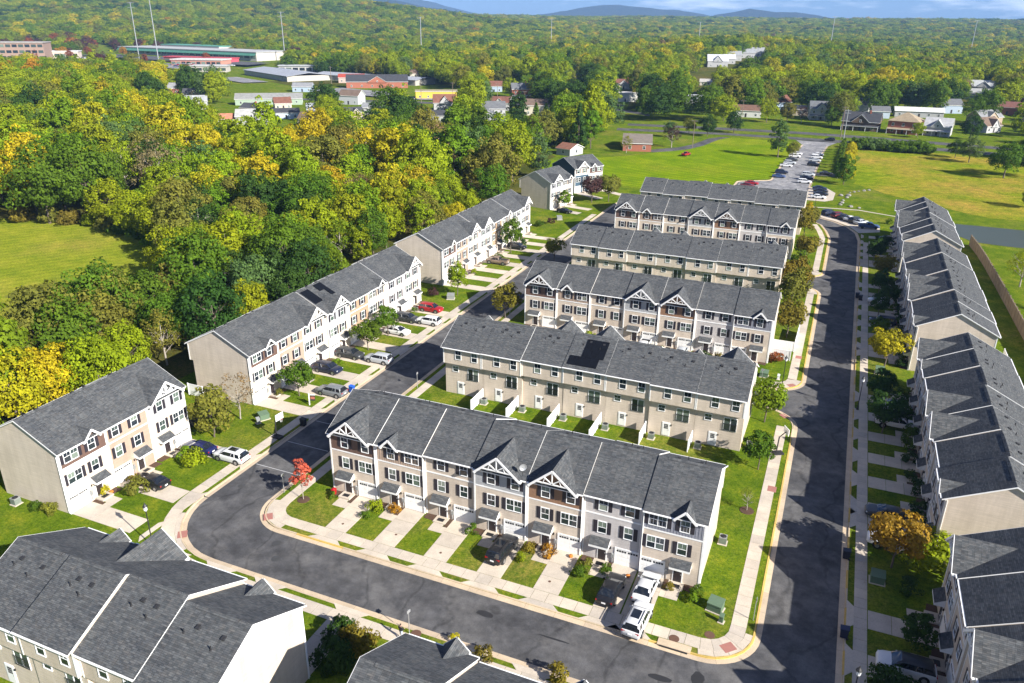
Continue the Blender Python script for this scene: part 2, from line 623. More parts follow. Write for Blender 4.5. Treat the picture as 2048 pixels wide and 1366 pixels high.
# ------------------------------------------------------------------ ground, roads
RZ = -0.12                                                # road surface, lawns lie at 0
OUTER = fillet([(49.2, -70), (56.65, -70), (56.65, 150), (55.8, 158.5), (53.4, 165.0), (49.8, 170.1), (44.9, 174.0), (41.6, 177.5), (40.2, 186), (40.6, 300), (41.6, 322),
                (45.5, 337), (26.5, 337), (30.6, 322), (28.8, 290), (27.0, 262), (26.6, 226), (16.0, 219), (16.0, 204), (25.5, 200), (24.5, 184), (18, 177.2), (0, 177), (-13.1, 172),
                (-13.1, -16.15), (49.2, -16.15)],
               [0, 0, 0, 0, 0, 0, 0, 0, 0, 0, 0, 0, 0, 0, 0, 0, 3, 3, 3, 3, 0, 0, 0, 12, 9.0, 6.0])
B1 = fillet([(-5.25, -8.85), (49.15, -8.85), (49.15, 43.4), (-5.25, 43.4)], [4.3, 4.4, 5.0, 4.5])
B2 = fillet([(-5.25, 50.6), (49.15, 50.6), (49.15, 105.4), (-5.25, 105.4)], [4.5, 4.2, 5.0, 4.5])
B3 = fillet([(-5.25, 112.4), (49.15, 112.4), (49.15, 149), (47.9, 157.3), (46.3, 164.2), (43.1, 168.5), (38, 170.0), (-5.25, 170.0)], [4.5, 4.2, 0, 0, 0, 0, 0, 4.5])
WOODLAND_NEAR = [(-46, -60), (-46, 200), (-72, 262), (-130, 330), (-400, 330), (-400, -60)]

OPEN_LAND = [[(-1300, 980), (-1150, 760), (-960, 600), (-880, 520), (-700, 460), (-480, 400), (-330, 372), (-330, 420), (-430, 520), (-300, 560), (-380, 640), (-540, 720), (-560, 780), (-900, 880)], [(-420, 300), (-240, 235), (-80, 290), (-60, 400), (-120, 520), (-280, 540), (-420, 440)], [(-60, 330), (200, 330), (220, 560), (-60, 560)]]
def make_ground():
    pts, edges = [], []
    for poly in (OUTER, B1, B2, B3):
        i = len(pts)
        pts += [Vector(p) for p in poly]
        n = len(poly)
        edges += [(i + k, i + (k + 1) % n) for k in range(n)]
    for gx in range(-300, 301, 20):
        for gy in range(-100, 421, 20):
            pts.append(Vector((gx + 0.37, gy + 0.41)))
    rr = 460.0
    while rr < 17000:
        for k in range(120):
            a = 2 * math.pi * (k + 0.5 * (int(rr) % 2)) / 120
            pts.append(Vector((20 + rr * math.cos(a), 60 + rr * math.sin(a))))
        rr *= 1.105
    v, e, f, *_ = delaunay_2d_cdt(pts, edges, [], 0, 1e-4)
    faces, mi = [], []
    for q in f:
        cx = sum(v[i].x for i in q) / len(q)
        cy = sum(v[i].y for i in q) / len(q)
        if -95 < cx < 70 or True:
            if inside(cx, cy, OUTER) and not (inside(cx, cy, B1) or inside(cx, cy, B2) or inside(cx, cy, B3)):
                continue
        faces.append(q)
        r = math.hypot(cx - 20, cy - 60)
        if r > 2600:
            mi.append(2)
        elif any(inside(cx, cy, p) for p in OPEN_LAND):
            mi.append(0)
        elif inside(cx, cy, WOODLAND_NEAR) or r > 420:
            mi.append(1)
        else:
            mi.append(0)
    me = D.meshes.new('ground')
    me.from_pydata([(p.x, p.y, hT(p.x, p.y)) for p in v], [], faces)
    for m in ('grass', 'woodland_floor', 'far_woods'):
        me.materials.append(MT[m])
    me.polygons.foreach_set('material_index', mi)
    me.update()
    # all up
    if sum(p.normal.z for p in me.polygons) < 0:
        me.flip_normals()
    struct('ground', me)
make_ground()

def sheet(name, poly, z, mat):
    b = MB()
    v, e, f, *_ = delaunay_2d_cdt([Vector(p) for p in poly], [], [list(range(len(poly)))], 1, 1e-4)
    for q in f:
        pts = [(v[i].x, v[i].y, z) for i in q]
        a = Vector(pts[1]) - Vector(pts[0])
        if a.cross(Vector(pts[2]) - Vector(pts[0])).z < 0:
            pts.reverse()
        b.face(pts, mat)
    return struct(name, b.mesh(name))

# the roadway lies in the cutting that the ground leaves open
rb = MB()
rb.face([(-14, -72, RZ), (58, -72, RZ), (58, 340, RZ), (-14, 340, RZ)], 'asphalt')
struct('road', rb.mesh('road'))

flatlist = [(26.9, 180), (40.0, 180), (40.3, 300), (41.3, 322), (45, 336.5), (27, 336.5), (30.8, 322), (29.0, 290), (27.3, 262), (26.9, 226), (17, 218), (17, 205), (25.8, 201)]
sheet('road', flatlist, RZ + 0.006, 'old_asphalt')
# wobbly fields
def wob(poly, amp=2.0, step=6.0, seed=0):
    out = []
    n = len(poly)
    for i in range(n):
        a, b = Vector(poly[i]), Vector(poly[(i + 1) % n])
        k = max(1, int((b - a).length / step))
        for j in range(k):
            p = a.lerp(b, j / k)
            out.append((p.x + amp * noise.noise(Vector((p.x * .07, p.y * .07, seed))), p.y + amp * noise.noise(Vector((p.x * .07, p.y * .07, seed + 9)))))
    return out
sheet('meadow', wob([(-190, 10), (-112, -8), (-72, 8), (-66, 24), (-72, 42), (-90, 63), (-112, 77), (-138, 82), (-158, 75), (-190, 58)], 3, 6, 1), 0.02, 'meadow_grass')
sheet('field', wob([(53.5, 232), (54, 318), (80, 322), (112, 322), (150, 300), (175, 240), (170, 196), (120, 190), (90, 194), (74, 206), (60, 224)], 3, 6, 2), 0.02, 'field_grass')
sheet('lawn', wob([(-40, 196), (8, 190), (24.5, 205), (15.5, 203), (15.5, 221), (25.5, 228), (26.4, 262), (28.4, 290), (29.6, 320), (22, 330), (-6, 330), (-12, 300), (-28, 262), (-52, 236), (-64, 222)], 1.0, 6, 3), 0.02, 'mown_grass')
sheet('hill_lawn', wob([(-58, 560), (-78, 560), (-84, 640), (-96, 760), (-60, 760), (-50, 640)], 4, 12, 4), 0.25, 'mown_grass')
# highway: two carriageways and a grass median
sheet('highway', [(-60, 330.5), (-10, 338), (24, 338), (50, 335.5), (90, 329.5), (170, 318), (172, 327), (92, 339), (50, 345), (20, 347), (-20, 345), (-62, 340)], 0.05, 'asphalt')
sheet('highway', [(-60, 352), (-20, 357), (30, 359), (56, 356), (100, 349), (175, 336), (176, 344), (100, 358.5), (56, 366), (30, 369), (-20, 367), (-62, 361)], 0.05, 'asphalt')
sheet('road', [(-330, 372), (-250, 392), (-180, 408), (-110, 440), (-60, 400), (-62, 412), (-112, 452), (-182, 420), (-252, 404), (-332, 384)], 0.04, 'asphalt')
sheet('road', [(-110, 440), (-128, 500), (-120, 505), (-88, 450)], 0.05, 'asphalt')
sheet('pond', wob([(79.5, 181), (79.8, 168), (84, 161.5), (92, 160), (110, 160), (140, 166), (140, 178), (112, 180.5), (97, 181), (88, 181.5)], 0.6, 4, 5), 0.03, 'pond_water')
sheet('driveway', [(-8, 330), (-12, 322), (-15, 300), (-19, 288), (-27, 278), (-31, 271), (-26, 269), (-20, 275), (-14, 284), (-10, 298), (-7, 320), (-3, 331)], 0.035, 'asphalt')

# --- kerbs: gutter pan and upstand swept along the road edge, cast in 3 m lengths
def offset_path(path, d):
    out = []
    n = len(path)
    for i in range(n):
        a = Vector(path[max(i - 1, 0)])
        b = Vector(path[min(i + 1, n - 1)])
        t = (b - a).normalized()
        nrm = Vector((-t.y, t.x))
        # widen at bends
        if 0 < i < n - 1:
            t0 = (Vector(path[i]) - a).normalized()
            k = 1.0 / max(0.5, t0.dot(t))
        else:
            k = 1.0
        out.append(Vector(path[i]) + nrm * d * k)
    return out

def resample(path, step):
    out = [Vector(path[0])]
    acc = 0.0
    for i in range(len(path) - 1):
        a, b = Vector(path[i]), Vector(path[i + 1])
        L = (b - a).length
        pos = step - acc
        while pos < L:
            out.append(a.lerp(b, pos / L))
            pos += step
        acc = (acc + L) % step if L < step - acc else L - (pos - step)
    if (out[-1] - Vector(path[-1])).length > 0.2:
        out.append(Vector(path[-1]))
    return out

def kerb(path, piece=3.0, yellow=None, single=False):
    """path keeps the land on its left hand; gutter reaches 0.55 m into the road"""
    root = tag(empty('kerb'), kind='structure')
    fine = resample(path, 0.75)
    prof = [(-0.55, RZ + 0.012), (-0.02, RZ + 0.02), (0.03, 0.03), (0.17, 0.035), (0.17, -0.10)]
    lines = [offset_path(fine, d) for d, z in prof]
    k = int(piece / 0.75)
    n = len(fine)
    i = 0
    while i < n - 1:
        j = min(n - 1, i + k) if not single else n - 1
        if n - 1 - j < 2:
            j = n - 1
        b = MB()
        ylw = yellow and yellow(fine[(i + j) // 2])
        for q in range(i, j):
            for s in range(len(prof) - 1):
                g0 = 0.02 if q == i and not single else 0.0
                P = []
                for (qq, ss) in ((q, s), (q + 1, s), (q + 1, s + 1), (q, s + 1)):
                    p = lines[ss][qq].copy()
                    if qq == i and not single:
                        p = p.lerp(lines[ss][qq + 1], 0.02)
                    P.append((p.x, p.y, prof[ss][1]))
                b.face(P, 'yellow_kerb' if (ylw and s in (1, 2)) else 'kerb_concrete')
        obj('kerb_stone', b.mesh('kerb_stone'), root)
        i = j
    return root

def sub(poly, i0, i1):
    return poly[i0:i1]

ysouth = lambda p: (p.x > 40 and p.y < 36) or (-7 < p.x < 8 and p.y < -8 and p.x > 2)
# land on the left: blocks run counter-clockwise, the outer line runs clockwise
def close(poly):
    return poly + [poly[0]]
kerb(close(B1), yellow=ysouth)
kerb(close(B2), piece=6, yellow=lambda p: p.x > 44)
kerb(close(B3), piece=6, yellow=lambda p: p.x > 44)
oc = list(reversed(OUTER))
# start the outer kerb at the south-west of the right street and run clockwise round the loop
i0 = min(range(len(oc)), key=lambda i: (Vector(oc[i]) - Vector((49.2, -70))).length)
oc = oc[i0:] + oc[:i0]
west, north, east = [], [], []
for p in oc:
    if p[1] < 150 and p[0] < 50:
        west.append(p)
    elif p[0] > 55.9 and p[1] < 155:
        east.append(p)
    else:
        north.append(p)
kerb(west)
kerb([west[-1]] + [p for p in north if p[1] < 330 and p[0] < 36], piece=6, single=True)
kerb([p for p in north if p[0] > 36 and p[1] < 330] + [(56.65, 150)], piece=6, single=True)
kerb([(56.65, 150), (56.65, -70)], yellow=lambda p: math.sin(p.y * 1.0) > 0.2)
# ------------------------------------------------------------------ pavements
def prism_mesh(name, poly, z0, z1, mat):
    b = MB()
    a = sum(poly[i][0] * poly[(i + 1) % len(poly)][1] - poly[(i + 1) % len(poly)][0] * poly[i][1] for i in range(len(poly)))
    if a < 0:
        poly = poly[::-1]
    b.prism(poly, z0, z1, mat)
    return b.mesh(name)

def walk(path, d0, d1, step=1.5, root=None, z=0.024, gap=0.012, name='sidewalk'):
    """slabs laid along a kerb line, d0..d1 m behind it"""
    root = root or tag(empty(name), kind='structure')
    p = resample(path, step)
    a, c = offset_path(p, d0), offset_path(p, d1)
    for i in range(len(p) - 1):
        q = [a[i].lerp(a[i + 1], gap), a[i].lerp(a[i + 1], 1 - gap), c[i].lerp(c[i + 1], 1 - gap), c[i].lerp(c[i + 1], gap)]
        obj('slab', prism_mesh('slab', [tuple(v) for v in q], -0.08, z, 'concrete'), root)
    return root

def rot_list(poly, start):
    i = min(range(len(poly)), key=lambda k: (Vector(poly[k]) - Vector(start)).length)
    return poly[i:] + poly[:i]

b1 = rot_list(B1, (-5.25, 40))
b1 = [p for p in b1 if p[1] < 42] + [(49.15, 38.4)]
b1 = [(-5.25, 38.9)] + [p for p in b1 if p[1] < 30] + [(49.15, 38.4)]
w1 = walk(b1, 0.86, 2.25)
for corner in ((-5.25, -8.85), (49.15, -8.85)):
    cp = [p for p in b1 if (Vector(p) - Vector(corner)).length < 6.8]
    walk(cp, 0.19, 0.85, step=1.5, root=w1)
b2 = [(49.15, 54.8), (49.15, 100.4)]
walk(b2, 0.86, 2.2)
walk([p for p in B2 if p[0] > 44 and p[1] < 56], 0.19, 2.2)
walk([p for p in B2 if p[0] > 44 and p[1] > 100], 0.19, 2.2)
walk([(49.15, 116.6), (49.15, 149), (47.9, 157.3), (46.3, 164.2)], 0.86, 2.2)
walk([p for p in B3 if p[0] > 44 and p[1] < 117], 0.19, 2.2)
walk([(-5.25, 101), (-5.25, 54.5)], 0.86, 2.2)
ws = [(16.0 + 27, -16.15)] + [p for p in west if p[0] < 40 and p[1] < 149] + [(-13.1, 149)]
ws = [(43.2, -16.15)] + [p for p in ws if p[1] > -16.2 and p[0] < 10]
w2 = walk(ws, 0.70, 2.15)
walk([p for p in ws if p[0] < -4.5 and -14.8 < p[1] < -9 or (-12 < p[0] < -7 and p[1] < -9)], 0.19, 0.69, root=w2)
walk([(56.65, 149), (56.65, -60)], 0.78, 1.95)

def pad(x, y, rotz, w=1.25, d=1.0):
    b = MB()
    b.box(-w / 2, w / 2, -d / 2, d / 2, 0.0, 0.030, 'red_pad', 'b')
    for i in range(6):
        for j in range(5):
            cx, cy = -w / 2 + w * (i + .5) / 6, -d / 2 + d * (j + .5) / 5
            b.box(cx - .03, cx + .03, cy - .03, cy + .03, 0.028, 0.036, 'red_pad', 'b')
    return tag(obj('tactile_pad', b.mesh('tactile_pad'), None, (x, y, 0), rotz), kind='structure')
pad(-3.55, -7.55, R(-50))
pad(-9.9, -13.9, R(-50))
pad(47.1, -6.8, R(45))
pad(48.0, 21.4, R(90))
pad(47.6, 41.6, R(-45), 1.2, .9)
pad(47.7, 52.6, R(40), 1.2, .9)
pad(47.9, 64.5, R(90))

# --- road details: painted bay lines, manholes, patches
def flat(name, poly, z, mat, kind='structure'):
    b = MB()
    b.face([(x, y, z) for x, y in poly], mat)
    return tag(obj(name, b.mesh(name)), kind=kind)
for y in (1.0, 7.2, 13.4):
    flat('road_marking', [(-12.4, y - .05), (-6.0, y - .05), (-6.0, y + .05), (-12.4, y + .05)], RZ + 0.005, 'line_white')
for q, (x, y, w, d) in enumerate([(45.2, -11.3, .55, .75), (42.3, -12.6, 1.1, .35), (25.2, -11.6, .9, .4), (32.3, -12.0, 1.6, .12)]):
    pl = []
    for k in range(12):
        a = 2 * math.pi * k / 12
        rr = 1 + .28 * noise.noise(Vector((q * 5.1, math.cos(a) * 1.4, math.sin(a) * 1.4)))
        pl.append((x + math.cos(a) * w * rr, y + math.sin(a) * d * rr))
    flat('road_patch', pl, RZ + 0.004, 'tar_dark')
def manhole(x, y, z, r, mat, label):
    b = MB()
    b.lathe([(r, 0), (r, 0.012), (r * .86, 0.018), (r * .3, 0.018), (r * .28, 0.012), (0.02, 0.012)], mat, 18)
    tag(obj('manhole_cover', b.mesh('manhole_cover'), None, (x, y, z)), label, 'manhole cover')
manhole(45.3, -5.9, 0.0, .48, 'rust_iron', 'round rusty manhole cover in the grass of the street corner lawn')
manhole(42.4, -7.7, 0.025, .48, 'rust_iron', 'round rusty manhole cover in the pavement above the storm drain')
manhole(20.6, -16.6, 0.025, .5, 'rust_iron', 'round rusty manhole cover in the pavement beside the walking person')
manhole(-10.7, -3.7, RZ + .004, .42, 'iron', 'dark manhole cover in the road near the black saloon')
manhole(0.3, -10.9, RZ + .004, .5, 'iron', 'dark manhole cover in the road at the inside of the bend')
manhole(1.9, -13.0, RZ + .004, .5, 'iron', 'worn manhole cover near the middle of the bend')
for x, y, i in ((4.9, -5.3, 0), (11.3, -4.6, 1), (17.2, -5.4, 2), (29.3, -5.0, 3)):
    b = MB()
    b.lathe([(.14, 0), (.14, .03), (.02, .032)], 'rust_iron', 12)
    tag(obj('valve_cover', b.mesh('valve_cover'), None, (x, y, 0.02)), 'small rusty round valve cover in the %s driveway of the central front row' % ('first', 'second', 'third', 'fifth')[i], 'valve cover')
# storm drain mouth below the corner lawn
b = MB()
b.box(-1.5, 1.5, -.1, 0.75, 0.0, 0.075, 'kerb_concrete', 'b')
b.box(-1.25, 1.25, -.17, -.098, -0.10, 0.04, 'tar_dark')
tag(obj('storm_drain', b.mesh('storm_drain'), None, (42.6, -8.86, 0)), 'wide concrete storm drain inlet with dark slot in the kerb', 'storm drain')

# ------------------------------------------------------------------ townhouses
W = 6.17
DEP, DLOW, EAVE, PITCH = 11.2, 10.6, 7.75, 0.5
RIDGE = EAVE + DEP / 2 * PITCH
CACHE = {}
def cached(key, fn):
    if key not in CACHE:
        CACHE[key] = fn()
    return CACHE[key]

def boxmesh(name, x0, x1, y0, y1, z0, z1, mat, skip=''):
    b = MB()
    b.box(x0, x1, y0, y1, z0, z1, mat, skip)
    return b.mesh(name)

def roof_z(y):
    return EAVE + 0.12 + PITCH * (y if y < DEP / 2 else DEP - y)

def wall_mesh():
    b = MB()
    a, c = 0.012, W - 0.012
    b.face([(a, 0, -.6), (c, 0, -.6), (c, 0, EAVE), (a, 0, EAVE)], 'siding')
    b.face([(c, DLOW, -.6), (a, DLOW, -.6), (a, DLOW, 5.1), (c, DLOW, 5.1)], 'siding')
    b.face([(c, DLOW, 5.1), (a, DLOW, 5.1), (a, DEP, 5.1), (c, DEP, 5.1)][::-1], 'white_trim')
    b.face([(c, DEP, 5.1), (a, DEP, 5.1), (a, DEP, EAVE), (c, DEP, EAVE)], 'siding')
    prof = [(0, -.6), (0, EAVE), (DEP / 2, RIDGE), (DEP, EAVE), (DEP, 5.1), (DLOW, 5.1), (DLOW, -.6)]
    b.face([(a, y, z) for y, z in prof], 'siding')
    b.face([(c, y, z) for y, z in reversed(prof)], 'siding')
    return b.mesh('wall')

def trim_meshes():
    out = []
    for x in (0.012, W - 0.15 - 0.012):
        out.append(('corner_board', boxmesh('corner_board', x, x + 0.15, -0.035, -0.004, -.5, EAVE - .12, 'white_trim', 'k')))
        out.append(('corner_board', boxmesh('corner_board', x, x + 0.12, DEP + 0.004, DEP + .03, 5.1, EAVE - .12, 'white_trim', 'f')))
    out.append(('band_board', boxmesh('band_board', 0.17, W - 0.17, -0.045, -0.004, 5.48, 5.64, 'white_trim', 'k')))
    return out

def end_trim_meshes():
    """corner boards and downpipe on the exposed flank at x = W"""
    x = W - 0.008
    b = MB()
    b.tube([(x + .06, .18, EAVE - .2), (x + .06, .18, 0.1), (x + .06, -.05, 0.02)], .045, 'white_trim', 6)
    return [('corner_board', boxmesh('corner_board', x, x + .03, -0.035, 0.11, -.5, EAVE - .1, 'white_trim', 'l')),
            ('corner_board', boxmesh('corner_board', x, x + .03, DEP - .11, DEP + .03, 5.1, EAVE - .1, 'white_trim', 'l')), ('downpipe', b.mesh('downpipe'))]

BG = dict(xc=2.95, half=2.62, apex=9.95, y0=-.78)
SG = dict(xc=1.98, half=1.08, apex=8.78, y0=-.55)

def gable_bits(b, g):
    xc, h, ap, y0 = g['xc'], g['half'], g['apex'], g['y0']
    zb = EAVE - .06
    k = (ap - zb) / h
    yb = (ap - EAVE - .12) / PITCH + .06
    ye = (zb - EAVE - .12) / PITCH
    for s in (-1, 1):
        q = [(xc + s * h, y0, zb), (xc, y0, ap), (xc, yb, ap), (xc + s * h, ye, zb)]
        b.slab(q if s < 0 else q[::-1], 0.10, 'shingles', 'white_trim')

def roof_mesh(kind, eL, eR):
    b = MB()
    x0 = -.22 if eL else 0.004
    x1 = W + .22 if eR else W - 0.004
    yf, yr, ym = -.35, DEP + .35, DEP / 2
    b.slab([(x0, yf, roof_z(yf)), (x1, yf, roof_z(yf)), (x1, ym, roof_z(ym)), (x0, ym, roof_z(ym))], .10, 'shingles', 'white_trim')
    b.slab([(x0, ym + .001, roof_z(ym)), (x1, ym + .001, roof_z(ym)), (x1, yr, roof_z(yr)), (x0, yr, roof_z(yr))], .10, 'shingles', 'white_trim')
    if kind == 'big':
        gable_bits(b, BG)
    elif kind == 'small':
        gable_bits(b, SG)
    return b.mesh('roof')

def rake_meshes(kind, eL, eR):
    """white rake boards along the roof edges"""
    out = []
    for x, e, s in ((0.008, eL, -1), (W - 0.033, eR, 1)):
        if not e:
            continue
        x = -.245 if s < 0 else W + .222
        up = .012
        for (ya, yb) in ((-.36, DEP / 2), (DEP / 2, DEP + .36)):
            b = MB()
            za, zb = roof_z(ya) + up, roof_z(yb) + up
            b.slab([(x, ya, za), (x + .025, ya, za), (x + .025, yb, zb), (x, yb, zb)], .15, 'white_trim')
            out.append(('rake_board', b.mesh('rake_board')))
    return out

def gutter_meshes(kind):
    out = []
    z = roof_z(-.35) - .10
    xs = [(0.04, W - .04)]
    g = {'big': BG, 'small': SG}.get(kind)
    if g:
        xs = [(0.04, g['xc'] - g['half']), (g['xc'] + g['half'], W - .04)]
    for a, c in xs:
        if c - a > .08:
            out.append(('gutter', boxmesh('gutter', a, c, -.48, -.36, z - .01, z + .07, 'white_trim')))
    out.append(('gutter', boxmesh('gutter', 0.04, W - .04, DEP + .36, DEP + .48, z - .01, z + .07, 'white_trim')))
    b = MB()
    b.tube([(W - .11, -.4, z), (W - .11, -.09, z - .35), (W - .11, -.09, 0.1)], .04, 'white_trim', 6)
    out.append(('downpipe', b.mesh('downpipe')))
    return out

def gable_wall_mesh(kind):
    b = MB()
    g = BG if kind == 'big' else SG
    xc, h, ap = g['xc'], g['half'], g['apex']
    zb = EAVE - .05
    h2 = h - .1
    k = (ap - zb) / h
    b.face([(xc - h2, -.03, zb), (xc + h2, -.03, zb), (xc, -.03, ap - .12)], 'siding')
    return b.mesh('gable_wall')

def truss_mesh(kind):
    b = MB()
    g = BG if kind == 'big' else SG
    xc, h, ap, y = g['xc'], g['half'], g['apex'], g['y0'] + .03
    zb = EAVE - .06
    k = (ap - zb) / h
    dz = -.12
    for s in (-1, 1):
        b.beam((xc + s * (h + .02), y - .045, zb + dz), (xc, y - .045, ap + dz + .02), .05, .24, 'white_trim')
        b.box(xc + s * h - .13, xc + s * h + .13, y, -.04, zb - .26, zb - .08, 'white_trim')
    if kind == 'big':
        zc = zb + .62
        wc = (ap - zc - .1) / k
        b.beam((xc - wc, y, zc), (xc + wc, y, zc), .09, .13, 'white_trim')
        b.beam((xc, y, zc), (xc, y, ap - .2), .11, .09, 'white_trim')
        for s in (-1, 1):
            zt = zc + (ap - zc) * .45
            b.beam((xc, y, zc + .05), (xc + s * (ap - zt) / k * .92, y, zt), .09, .1, 'white_trim')
            b.beam((xc + s * wc * .55, y, zc), (xc + s * wc * .45 + s * .0, y, zc + (ap - zc) * .33), .07, .07, 'white_trim')
        b.box(xc - h + .12, xc + h - .12, -.055, -.032, zb - .12, zb + .03, 'white_trim')
    return b.mesh('gable_truss' if kind == 'big' else 'bargeboard')

def upper_mesh(style):
    b = MB()
    a, c = 0.17, W - 0.17
    b.box(a, c, -0.018, -0.002, 5.645, EAVE - .02, 'siding', 'k')
    if style == 'batten':
        x = a + .1
        while x < c - .05:
            b.box(x, x + .05, -0.042, -0.016, 5.66, EAVE - .03, 'siding', 'k')
            x += .3
    return b.mesh('upper_siding')

def win_frame(w, h, n=1, cols=2):
    """frame of n sashes side by side, lower left corner at 0,0 facing -y"""
    b = MB()
    f = .065
    t = -.065
    b.box(-f, n * w + f, t, -.003, h, h + f + .02, 'vinyl_white', 'k')
    b.box(-f, n * w + f, t - .015, -.003, -f, 0, 'vinyl_white', 'k')
    b.box(-f, 0, t, -.003, 0, h, 'vinyl_white', 'k')
    b.box(n * w, n * w + f, t, -.003, 0, h, 'vinyl_white', 'k')
    for i in range(n):
        x = i * w
        if i:
            b.box(x - .05, x + .05, t, -.003, 0, h, 'vinyl_white', 'k')
        b.box(x, x + w, t + .005, -.003, h / 2 - .024, h / 2 + .024, 'vinyl_white', 'k')
        for q in range(1, cols):
            b.box(x + w * q / cols - .010, x + w * q / cols + .010, t + .015, -.003, h / 2 + .03, h, 'vinyl_white', 'k')
    return b.mesh('window')

def pane_mesh(w, h):
    b = MB()
    b.face([(0, 0, 0), (w, 0, 0), (w, 0, h), (0, 0, h)], 'window_glass')
    return b.mesh('pane')

def window(parent, x, z, w, h, n=1, y=0.0, rot=0.0, shutters=True, proud=0.0, cols=2):
    o = obj('window', cached(('wf', w, h, n, cols), lambda: win_frame(w, h, n, cols)), parent, (x, y - proud if rot == 0 else y + proud, z), rot)
    pm = cached(('pane', w, h), lambda: pane_mesh(w - .02, h / 2 - .02))
    for i in range(n):
        for k in range(2):
            obj('pane', pm, o, (i * w + .01, -.022 - .012 * k, k * h / 2 + .01))
    if shutters:
        sm = cached(('shut', h), lambda: shutter_mesh(h))
        for sx in (-.10 - .40, n * w + .10):
            obj('shutter', sm, parent, (x + sx, y - proud, z))
    return o

def shutter_mesh(h):
    b = MB()
    b.box(0, .40, -.05, -.004, -.04, h + .06, 'shutter_dark', 'k')
    for z0, z1 in ((.05, h * .47), (h * .53, h - .03)):
        b.box(.06, .34, -.062, -.048, z0, z1, 'shutter_dark', 'k')
    return b.mesh('shutter')

def canopy_mesh():
    b = MB()
    x0, x1, yd = .92, 3.02, -.92
    b.slab([(x0, yd, 2.30), (x1, yd, 2.30), (x1, -.01, 2.86), (x0, -.01, 2.86)], .05, 'shingles', 'white_trim')
    b.box(x0 + .02, x1 - .02, yd + .01, yd + .10, 2.05, 2.245, 'white_trim')
    for xa in (x0 + .02, x1 - .12):
        b.face([(xa, yd + .1, 2.05), (xa, -.01, 2.05), (xa, -.01, 2.79), (xa, yd + .1, 2.28)][::-1], 'white_trim')
        b.face([(xa + .1, yd + .1, 2.05), (xa + .1, -.01, 2.05), (xa + .1, -.01, 2.79), (xa + .1, yd + .1, 2.28)], 'white_trim')
    b.face([(x0 + .12, yd + .1, 2.06), (x1 - .12, yd + .1, 2.06), (x1 - .12, -.01, 2.06), (x0 + .12, -.01, 2.06)][::-1], 'white_trim')
    return b.mesh('canopy')

def door_mesh():
    b = MB()
    b.box(-.52, .52, -.06, -.003, 0, 2.06, 'white_trim', 'k')
    b.box(-.41, .41, -.075, -.058, 0.02, 1.97, 'door_dark', 'k')
    for x in (-.33, .05):
        for z0, z1 in ((.2, .75), (.9, 1.75)):
            b.box(x, x + .28, -.088, -.073, z0, z1, 'door_dark', 'k')
    return b.mesh('door')

def garage_mesh():
    b = MB()
    w, h = 2.36, 1.98
    b.box(-.12, 0, -.07, -.003, 0, h + .12, 'white_trim', 'k')
    b.box(w, w + .12, -.07, -.003, 0, h + .12, 'white_trim', 'k')
    b.box(0, w, -.07, -.003, h, h + .12, 'white_trim', 'k')
    for i in range(4):
        z0 = i * h / 4
        b.box(0, w, -.030, -.003, z0 + .008, z0 + h / 4 - .008, 'garage_white', 'k')
        if i < 3:
            for j in range(4):
                b.box(j * w / 4 + .06, (j + 1) * w / 4 - .06, -.038, -.029, z0 + .07, z0 + h / 4 - .07, 'garage_white', 'k')
    return b.mesh('garage_door')

def lites_mesh():
    b = MB()
    w, h = 2.36, 1.98
    for j in range(8):
        x = .1 + j * (w - .2) / 8 + (.06 if j > 3 else -.06)
        b.box(x + .02, x + (w - .2) / 8 - .03, -.036, -.029, h * .82, h * .93, 'tar_dark', 'k')
    return b.mesh('garage_window')

def meter_mesh():
    b = MB()
    b.box(3.18, 3.50, -.16, -.003, .75, 1.25, 'grey_metal')
    b.lathe([(.10, -.02), (.10, .10), (.02, .11)], 'galvanised', 10, (3.34, -.22, 1.3))
    b.box(3.29, 3.37, -.12, -.003, .15, .76, 'galvanised')
    return b.mesh('meter_box')

def stoop_mesh():
    b = MB()
    b.box(1.45, 2.98, -1.25, -.01, -.2, .10, 'concrete')
    return b.mesh('doorstep')

def vent_mesh():
    b = MB()
    b.slab([(-.16, -.18, .10), (.16, -.18, .10), (.16, .18, .16), (-.16, .18, .16)], .16, 'tar_dark')
    return b.mesh('roof_vent')
def pipe_mesh():
    b = MB()
    b.tube([(0, 0, -.15), (0, 0, .35)], .05, 'tar_dark', 8)
    b.lathe([(.13, -.04), (.07, .06)], 'tar_dark', 8)
    return b.mesh('vent_pipe')
def ridge_vent_mesh():
    b = MB()
    zr = roof_z(DEP / 2)
    for s in (-1, 1):
        y1 = DEP / 2 + s * .26
        q = [(1.0, DEP / 2, zr + .06), (5.1, DEP / 2, zr + .06), (5.1, y1, zr - .08), (1.0, y1, zr - .08)]
        b.slab(q if s > 0 else [q[3], q[2], q[1], q[0]], .08, 'shingles', 'tar_dark')
    return b.mesh('ridge_vent')

def rail_mesh(w):
    b = MB()
    for z in (.02, .92):
        b.box(-.08, w + .08, -.13, -.09, z, z + .05, 'dark_metal')
    n = 12
    for i in range(n + 1):
        x = -.06 + (w + .12) * i / n
        b.box(x - .01, x + .01, -.12, -.10, .05, .94, 'dark_metal')
    return b.mesh('railing')

def rear_door_mesh():
    b = MB()
    b.box(-.10, 1.0, -.05, -.003, 0, 2.0, 'vinyl_white', 'k')
    b.box(0, .90, -.065, -.048, 0.02, 1.92, 'garage_white', 'k')
    for i in range(3):
        for j in range(3):
            b.box(.18 + i * .19, .34 + i * .19, -.072, -.063, 1.05 + j * .24, 1.25 + j * .24, 'tar_dark', 'k')
    return b.mesh('rear_door')

